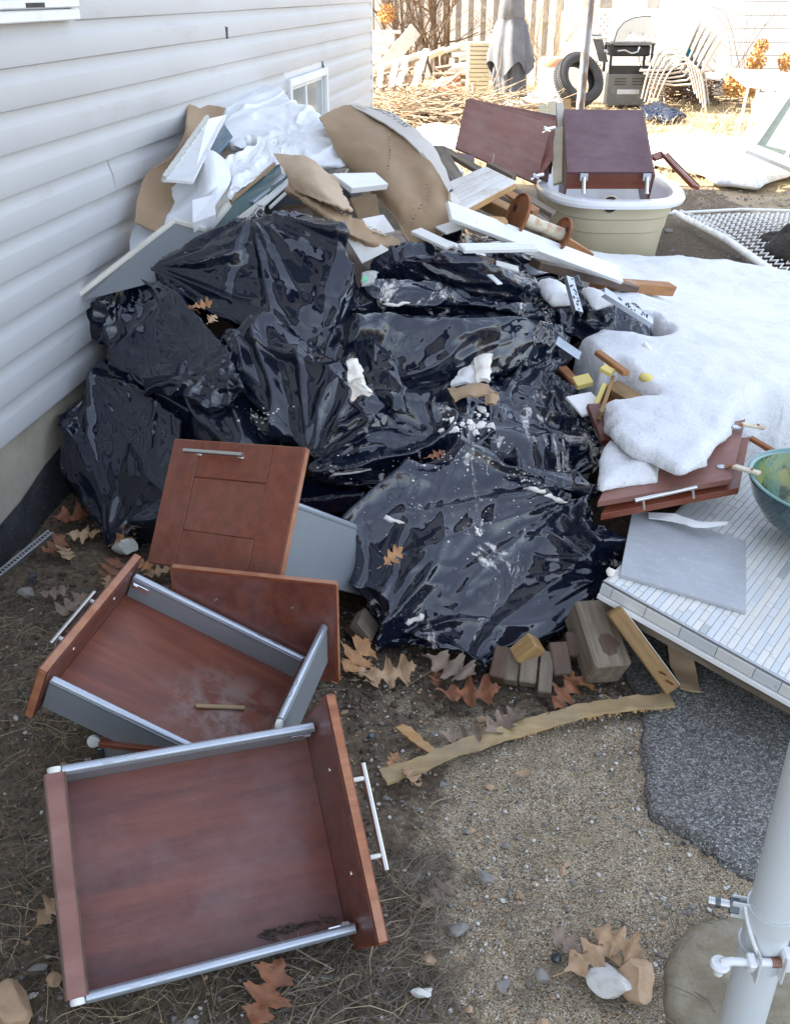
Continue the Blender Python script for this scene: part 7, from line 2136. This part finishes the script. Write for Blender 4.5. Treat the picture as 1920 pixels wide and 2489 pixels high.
bpy.data.objects.remove(cbk)
cl3 = skin('dark_cloth', [tuple(Y(*p)) for p in ((1240, 250, 15.0), (1270, 238, 15.0), (1300, 245, 15.0), (1310, 262, 14.6), (1250, 262, 14.6), (1275, 245, 14.8))]+[(pb.x+.2, 14.9, .0)], M_['canvas_dark'], 4, excess=(.3, .1), lev=(4, 5), its=(20, 8), h0=.04, shrink=.04, fold=0)
setp(cl3, 'dark crumpled cloth heaped at the foot of the closed parasol', 'cloth')
# grey bag and white bin with orange lid
cl4 = skin('plastic_sack', [tuple(Y(*p)) for p in ((1262, 150, 16.2), (1300, 158, 16.2), (1305, 200, 15.8), (1262, 210, 15.8), (1280, 180, 15.6))], M_['clearfilm'], 6, excess=(.2, .1), lev=(4, 5), its=(20, 8), h0=.05, shrink=.05, fold=0, floor=None)
setp(cl4, 'translucent bluish plastic sack between the parasol and the white bin', 'sack')
y = 15.9; bc2 = Y(1338, 235, y)
bn = thing('bin', (bc2.x, y, 0), 'white plastic bin with a faded orange lid beside the tyre', 'bin')
zt = Y(1338, 152, y).z; rb = .215
m = MB(); m.lathe([(rb*.86, 0), (rb*.9, .02), (rb, zt-.02), (rb*.98, zt)], 32, M=at((bc2.x, y, 0))); m.build('body', M_['whiteplastic'], bn, smooth='auto')
m = MB(); m.lathe([(rb*1.04, zt-.04), (rb*1.06, zt-.02), (rb*1.04, zt+.04), (rb*.9, zt+.075), (rb*.5, zt+.085), (.02, zt+.085)], 32, M=at((bc2.x, y, 0))); m.build('lid', M_['orange'], bn, smooth='auto')
# tyre
ty = 14.7; tcn = Y(1406, 193, ty); 
tyre = thing('tyre', tcn, 'old car tyre leaning upright beside the grill', 'tyre')
Mt_ = at(tcn, Rz(.45) @ Rx(math.pi/2-.5))
Ro, Ri, hw = .345, .22, .11
m = MB(); m.lathe([(Ri, -hw*.8), (Ri+.03, -hw), (Ro-.05, -hw*1.02), (Ro-.008, -hw*.82), (Ro, -hw*.5), (Ro+.004, 0), (Ro, hw*.5), (Ro-.008, hw*.82), (Ro-.05, hw*1.02), (Ri+.03, hw), (Ri, hw*.8), (Ri-.004, hw*.6), (Ri+.02, hw*.5), (Ro-.04, hw*.6), (Ro-.03, 0), (Ro-.04, -hw*.6), (Ri+.02, -hw*.5), (Ri-.004, -hw*.6), (Ri, -hw*.8)], 56, M=Mt_, caps=False); m.build('carcass', M_['tyre'], tyre, smooth='auto')
m = MB()
for k in range(64):
    a = 2*math.pi*k/64
    for s_ in (-1, 1): m.box((0, 0, 0), (.014, .022, hw*.72), M=Mt_ @ Rz(a) @ Matrix.Translation((Ro+.004, 0, s_*hw*.45)) @ Rx(.3*s_))
m.build('tread', M_['tyre'], tyre)
# grill
gy = 15.0; gx0, gx1 = Y(1472, 250, gy).x, Y(1575, 250, gy).x; gc = (gx0+gx1)/2; gw = gx1-gx0
zg = lambda py: Y(1520, py, gy).z
gr_ = thing('grill', (gc, gy, 0), 'grey gas barbecue grill with a rounded lid raised, its front open', 'grill')
dp = .50
zb0, zb1 = 0.03, zg(178); zo1 = zg(106)
m = MB(); m.box((gc, gy+dp/2, (zb0+zb1)/2), (gw*.98, dp, zb1-zb0), bev=.01); m.build('cabinet', M_['graymetal'], gr_)
m = MB()
for (zc, px0) in ((zg(190), 0), (zg(197), 0), (zg(204), 0)):
    for s_ in (-1, 1): m.box((gc+s_*gw*.2, gy-.002, zc), (gw*.26, .006, .010))
m.build('louvre', M_['black'], gr_)
m = MB(); m.box((gc+.0, gy-.004, zg(222)), (gw*.52, .008, .065), bev=.003); m.build('name_plate', M_['rail'], gr_)
for s_ in (-1, 1):
    for yy in (gy+.02, gy+dp-.03):
        m = MB(); m.box((gc+s_*gw*.47, yy, (zb1+zo1)/2), (gw*.05, .04, zo1-zb1)); m.build('upright', M_['black'], gr_)
m = MB(); m.box((gc, gy+dp/2, zo1+.0), (gw*1.04, dp, .035), bev=.006); m.build('firebox_edge', M_['graymetal'], gr_)
m = MB(); m.box((gc, gy+dp*.55, zo1-.09), (gw*.9, dp*.8, .14), bev=.02); m.build('firebox', M_['black'], gr_)
m = MB(); m.box((gc, gy+.02, zb1+.05), (gw*.9, .03, .11), bev=.004); m.build('lower_shelf', M_['black'], gr_)
m = MB(); p = Vector((gc-gw*.35, gy-.02, zg(122))); m.tube([p, p+Vector((.1, -.01, .01)), p+Vector((.2, -.02, -.03)), p+Vector((.28, -.02, -.01)), p+Vector((.30, -.01, .05))], .011, 8); m.build('gas_hose', M_['galv'], gr_, smooth='auto')
# lid: curved hood seen side-on, open backwards
lidp = [Y(1492, 100, gy), Y(1500, 72, gy), Y(1516, 52, gy), Y(1540, 41, gy), Y(1566, 37, gy), Y(1583, 38, gy), Y(1583, 85, gy), Y(1551, 87, gy), Y(1536, 76, gy), Y(1515, 100, gy)]
m = MB(); m.poly([p for p in lidp], .025, Vector((0, -1, 0))); m.build('lid_end', M_['silver'], gr_)
m = MB()
top = lidp[:6]
for a, b in zip(top, top[1:]):
    m.poly([a+Vector((0, .0, 0)), b, b+Vector((0, dp, 0)), a+Vector((0, dp, 0))], .01)
m.build('lid_skin', M_['silver'], gr_, smooth='auto')
for (px_, py_) in ((1534, 79), (1565, 82)):
    m = MB(); m.lathe([(.016, 0), (.014, .008), (.004, .012)], 14, M=at(Y(px_, py_, gy-.02), Rx(math.pi/2))); m.build('knob', M_['galv'], gr_, smooth='auto')
m = MB(); p = Y(1462, 92, gy); m.box((p.x, gy+.2, p.z), (.16, .4, .025), bev=.008); m.build('side_shelf', M_['silver'], gr_)
m = MB(); m.poly([Y(1438, 82, gy+.3), Y(1462, 82, gy+.3), Y(1478, 150, gy+.3), Y(1456, 148, gy+.3)], .02, Vector((0, -1, 0))); m.build('side_panel', M_['canvas'], gr_)
p = Y(1468, 122, gy); m = MB(); m.tube([p, p+Vector((.03, 0, 0)), p+Vector((.05, 0, -.02))], .02, 10); m.build('valve', M_['galv'], gr_, smooth='auto')
# round glass table behind
ty2 = 15.9; tcn = Y(1590, 127, ty2)
gt = thing('round_table', (tcn.x, ty2, 0), 'round pale glass garden table behind the grill', 'table')
m = MB(); m.lathe([(.02, tcn.z-.01), (.42, tcn.z-.01), (.43, tcn.z), (.42, tcn.z+.012), (.02, tcn.z+.012)], 40, M=at((tcn.x, ty2, 0))); m.build('top', M_['silver'], gt, smooth='auto')
for k in range(4):
    a = k*math.pi/2+.6; m = MB(); m.tube([(tcn.x+.34*math.cos(a), ty2+.34*math.sin(a), tcn.z-.01), (tcn.x+.20*math.cos(a), ty2+.20*math.sin(a), tcn.z*.5), (tcn.x+.32*math.cos(a), ty2+.32*math.sin(a), 0)], .014, 8); m.build('leg', M_['whiteplastic'], gt, smooth='auto')
# stacked chairs
def chair_parts():
    t = thing('garden_chair', (0, 0, 0), 'x', 'chair', 'stacked tan metal garden chairs')
    # x to the back, y across, arms and legs of bent tube
    for s_ in (-1, 1):
        y = s_*.27
        m = MB(); pts = [(-.30, y, 0), (-.22, y, .30), (-.12, y, .52), (.02, y, .60), (.18, y, .58), (.30, y, .42), (.42, y, 0)]
        P_ = [Vector(cr([np.array(p, float) for p in pts], k/28*6)) for k in range(29)]
        m.tube(P_, .0125, 8); m.build('arm_and_legs', M_['tanplastic'], t, smooth='auto')
    m = MB(); pts = [(-.28, .25, .34), (-.30, .22, .36), (-.26, .0, .37), (-.30, -.22, .36), (-.28, -.25, .34)]
    o_, G, N = sheet('seat_sling', [[Vector((-.30, y, .36)) for y in (-.24, 0, .24)], [Vector((-.05, y, .33)) for y in (-.24, 0, .24)], [Vector((.15, y, .34)) for y in (-.24, 0, .24)], [Vector((.24, y, .42)) for y in (-.24, 0, .24)]], M_['canvas'], .02, 14, 6, parent=t)
    o_, G, N = sheet('back_sling', [[Vector((.24, y, .42)) for y in (-.22, 0, .22)], [Vector((.36, y, .70)) for y in (-.22, 0, .22)], [Vector((.45, y, .88)) for y in (-.20, 0, .20)]], M_['cream'], .012, 12, 6, parent=t)
    for s_ in (-1, 1):
        m = MB(); m.tube([(-.32, s_*.25, .36), (-.05, s_*.25, .33), (.16, s_*.25, .35), (.24, s_*.24, .43), (.36, s_*.235, .70), (.46, s_*.215, .90)], .014, 8); m.build('side_tube', M_['tanplastic'], t, smooth='auto')
    m = MB(); m.tube([(-.32, -.25, .36), (-.33, 0, .37), (-.32, .25, .36)], .014, 8); m.build('front_tube', M_['tanplastic'], t, smooth='auto')
    return t
ch = chair_parts(); cpx = Y(1655, 262, 14.6)
names = ['lowest of the stacked tan garden chairs, its legs on the grass', 'second chair from the bottom of the garden chair stack', 'middle chair of the garden chair stack', 'fourth chair from the bottom of the garden chair stack', 'topmost chair of the garden chair stack']
base = Matrix.Translation((cpx.x, 14.8, 0)) @ Rz(-.35)
WM0 = dict()
first = base
D = first @ WM[ch.name].inverted()
for c in [ch]+list(ch.children_recursive): WM[c.name] = D @ WM[c.name]
ch.matrix_basis = WM[ch.name]; ch['label'] = names[0]
for k in range(1, 5):
    copy_tree(ch, base @ Matrix.Translation((-.045*k, 0, .046*k)) @ Ry(-.03*k), names[k])
bl = Y(1672, 132, 14.7); m = MB(); m.box((0, 0, 0), (.10, .03, .14), M=at(bl, Ry(.6)), bev=.01); setp(m.build('blue_strap', M_['blue']), 'bright blue plastic piece tied to the backs of the stacked chairs', 'strap')
# white chair behind the stack
wc = thing('white_chair', Y(1745, 235, 15.6), 'white plastic chair behind the stack of tan chairs', 'chair')
q0 = Y(1745, 230, 15.5)
slab('back', [Y(1742, 150, 15.6), Y(1765, 158, 15.6), Y(1762, 232, 15.5), Y(1735, 228, 15.5)], .03, M_['whiteplastic'], wc)
slab('seat', [Y(1715, 185, 15.2), Y(1752, 190, 15.2), Y(1755, 178, 15.7), Y(1722, 174, 15.7)], .03, M_['whiteplastic'], wc)
# black tarp on the grass
rows = [[Y(1560, 262, 14.0), Y(1600, 255, 14.2), Y(1640, 262, 14.0)], [Y(1570, 280, 13.2), Y(1610, 272, 13.4), Y(1655, 280, 13.2)], [Y(1570, 293, 12.7), Y(1620, 290, 12.8), Y(1668, 287, 12.9)]]
for r in rows:
    for p in r: p.z = max(.03, p.z*.3+.05)
rows = [[W(1556, 258, .10), W(1598, 252, .14), W(1640, 262, .08)], [W(1562, 275, .06), W(1606, 270, .12), W(1655, 280, .06)], [W(1566, 292, .03), W(1620, 291, .05), W(1668, 287, .03)]]
o, G, N = sheet('black_tarp', rows, M_['bag'], .006, 40, 50, .07, 5, 33, jag=.03); setp(o, 'black plastic tarp crumpled on the grass in front of the grill', 'tarp')
# folding table and bin at the right
ft = thing('folding_table', Gd(1860, 250), 'pale folding table with metal legs at the right edge', 'table')
tq = [Y(1765, 165, 13.2), Y(1950, 182, 13.2), Y(1950, 200, 12.4), Y(1810, 192, 12.4)]
zt_ = .74
tq = [W(1765, 163, zt_), W(1960, 178, zt_), W(1960, 212, zt_), W(1812, 198, zt_)]
slab('top', tq, .045, M_['whiteplastic'], ft, bev=.01)
for (f, g_) in ((.3, .2), (.3, .8), (.75, .2), (.75, .8)):
    p = tq[0].lerp(tq[1], f).lerp(tq[3].lerp(tq[2], f), g_); m = MB(); m.tube([p-Vector((0, 0, .04)), Vector((p.x-.05, p.y, 0))], .016, 8); m.build('leg', M_['tanplastic'], ft, smooth='auto')
p = tq[0].lerp(tq[1], .35); q = tq[3].lerp(tq[2], .75); m = MB(); m.tube([p-Vector((0, 0, .5)), q-Vector((0, 0, .1))], .012, 8); m.build('brace', M_['tanplastic'], ft, smooth='auto')
bx_, by_ = W(1832, 335, 0).x, 11.4; 
gb = thing('waste_bin', (bx_, by_, 0), 'grey plastic waste bin with a white flip lid under the folding table', 'bin')
zt2 = Y(1850, 262, by_).z; 
m = MB(); m.lathe([(.13, 0), (.155, zt2-.06), (.17, zt2-.05), (.17, zt2)], 4, M=at((bx_, by_, 0), Rz(.8))); m.build('body', M_['rail'], gb)
m = MB(); m.lathe([(.205, zt2), (.21, zt2+.03), (.17, zt2+.12), (.05, zt2+.16)], 4, M=at((bx_, by_, 0), Rz(.8))); m.build('lid', M_['whiteplastic'], gb)
# leaning old window at the right edge
q = [Y(1930, 190, 9.4), Y(2060, 250, 9.4), Y(1990, 430, 8.4), Y(1815, 358, 8.6)]
wn = thing('old_window', q[3], 'old white framed window leaning at the right edge above the snow', 'window')
slab('pane', [q[0].lerp(q[2], .08), q[1].lerp(q[3], .08), q[2].lerp(q[0], .08), q[3].lerp(q[1], .08)], .005, paint('reflecting_glass', (.32, .34, .24), .1, (.5, .5, .4), .5, 0, 3), wn)
for a, b in ((0, 1), (1, 2), (2, 3), (3, 0)): board('frame', q[a], q[b], .11, .04, M_['trim'], up=(q[2]-q[0]).cross(q[3]-q[1]), parent=wn)
for f in (.5,): board('muntin', q[0].lerp(q[1], f), q[3].lerp(q[2], f), .03, .03, M_['trim'], up=(q[2]-q[0]).cross(q[3]-q[1]), parent=wn)
# rusty steel pole
rp = Y(1405, 300, 8.9)
rpo = thing('rusty_pole', (rp.x, 8.9, 0), 'tall rusty galvanised steel pole standing between the tub cabinet and the tyre', 'pole')
m = MB(); m.tube([(rp.x, 8.9, -.05), (rp.x+.012, 8.9, 1.2), (rp.x+.03, 8.9, 2.4)], .036, 20)
s = NT('rusty_galvanised'); cc = s.ramp(s.noise(6, 7, .7, s.map((1, 1, .35))), [(.48, (.36, .36, .36)), (.56, (.24, .14, .09)), (.7, (.13, .08, .06))]); s.set(Base_Color=cc, Roughness=.6, Metallic=.3)
m.build('tube', s.m, rpo, smooth='auto')
# beige boards behind the brown panels
for k, (px_, mt, lab) in enumerate(((1320, 'beige', 'left pale board standing behind the leaning cabinet panels'), (1342, 'beige', 'right pale board standing behind the leaning cabinet panels'), (1378, 'pine', 'pale plywood scrap behind the purple-brown cabinet'))):
    yq = 8.3; setp(slab('board', [Y(px_-10, 252-k*6, yq), Y(px_+9, 250-k*6, yq), Y(px_+11, 300, yq-.1), Y(px_-8, 300, yq-.1)], .02, M_[mt]), lab, 'board')
setp(mound('snow_patch', wiggle([tuple(W(*p)[:2]) for p in [(1215, 262), (1300, 232), (1380, 240), (1400, 258), (1330, 268)]], .05, 5, 14), lambda Q: Q[:, 0]*0+.14, lambda Q: Q[:, 0]*0-.02, .3, .06, M_['snow'], wob=.05), kind='structure')
# bare shrubs against the fence
def shrub(px_, py_, y, h, n, seed, lab, mat='twig', spread=.5, r0=.016, lv=3):
    r2 = random.Random(seed); b0 = Y(px_, py_, y); b0.z = 0
    t = thing('bare_shrub', b0, lab, 'shrub', None)
    stems = MB(); tw = MB()
    def grow(p, d, l, r, k):
        pts = [p]; 
        for j in range(4):
            d = (d+Vector((r2.gauss(0, .14), r2.gauss(0, .14), r2.gauss(.03, .08)))).normalized(); pts.append(pts[-1]+d*l/4)
        (stems if k >= 2 else tw).tube(pts, [r, r*.88, r*.76, r*.66, r*.55], 5 if k >= 2 else 3, caps=False)
        if k > 0:
            for c in range(r2.choice((3, 4, 5))):
                q = pts[r2.choice((1, 2, 3, 4))]; dd = (d+Vector((r2.gauss(0, .6), r2.gauss(0, .5), r2.gauss(.1, .35)))).normalized()
                grow(q, dd, l*r2.uniform(.45, .7), r*.5, k-1)
    for k in range(n):
        a = r2.uniform(0, 6.28); d = Vector((math.cos(a)*spread, math.sin(a)*spread*.6, 1)).normalized()
        grow(b0+Vector((math.cos(a)*.12, math.sin(a)*.1, 0)), d, h*r2.uniform(.6, 1), r0*r2.uniform(.5, 1.1), lv)
    stems.build('stem', M_[mat], t); tw.build('twigs', M_[mat], t)
    return t
shrub(1020, 150, 18.8, 2.0, 9, 3, 'dense bare shrub with dark upright stems behind the pallet', 'twig', .35, .026)
shrub(1075, 150, 18.9, 2.0, 7, 5, 'bare shrub with forking brown trunks left of the parasol', 'twig', .45, .034)
shrub(945, 120, 19.2, 1.8, 6, 6, 'bare shrub by the house corner behind the white steps', 'twig', .5, .016)
shrub(1300, 150, 18.6, 1.7, 8, 7, 'tangle of pale thin branches right of the parasol', 'twig_pale', .8, .012)
shrub(1360, 150, 18.4, 1.7, 8, 8, 'tangle of pale thin branches beside the rusty pole', 'twig_pale', .9, .012)
shrub(1745, 150, 16.6, 1.7, 4, 9, 'few thin bare stems in front of the white shed wall', 'twig', .3, .008, 1)
shrub(1830, 170, 16.4, 1.7, 3, 10, 'thin bare stems at the right in front of the white shed wall', 'twig', .3, .008, 1)
# dried flower heads
def flower(px_, py_, y, s, seed, lab):
    r2 = np.random.RandomState(seed); c = Y(px_, py_, y); V = []; Fc = []
    n = 420
    D = r2.randn(n, 3); D /= np.linalg.norm(D, axis=1, keepdims=True); Pn = np.array(c)+D*s*(r2.rand(n, 1)**.4)*np.array([1, 1, 1.0])
    for k in range(n):
        a = r2.randn(3); a /= np.linalg.norm(a); b = np.cross(a, r2.randn(3)); b /= np.linalg.norm(b); q = s*.16
        V += [Pn[k]-a*q, Pn[k]+b*q*.7, Pn[k]+a*q, Pn[k]-b*q*.7]; Fc.append((4*k, 4*k+1, 4*k+2, 4*k+3))
    t = thing('dried_plant', (c.x, c.y, 0), lab, 'plant', None)
    np_mesh('flower_head', V, Fc, M_['hydrangea'], t, smooth=False)
    m = MB(); m.tube([(c.x-.05, c.y, 0), (c.x-.02, c.y, c.z*.5), tuple(c)], .008, 5); m.build('stem', M_['twig_pale'], t)
flower(1850, 112, 16, .11, 1, 'upper dried orange flower cluster against the white shed'); flower(1838, 148, 15.9, .15, 2, 'wide dried orange flower cluster below the upper one'); flower(1912, 150, 16, .14, 3, 'dried orange flower cluster at the right edge')
flower(1785, 205, 15.2, .18, 4, 'dried orange plant under the left end of the folding table'); flower(1825, 215, 14.9, .14, 5, 'dried tan plant behind the legs of the folding table')
flower(940, 32, 18.4, .16, 7, 'clump of dead brown leaves hanging high in the shrub by the house corner')
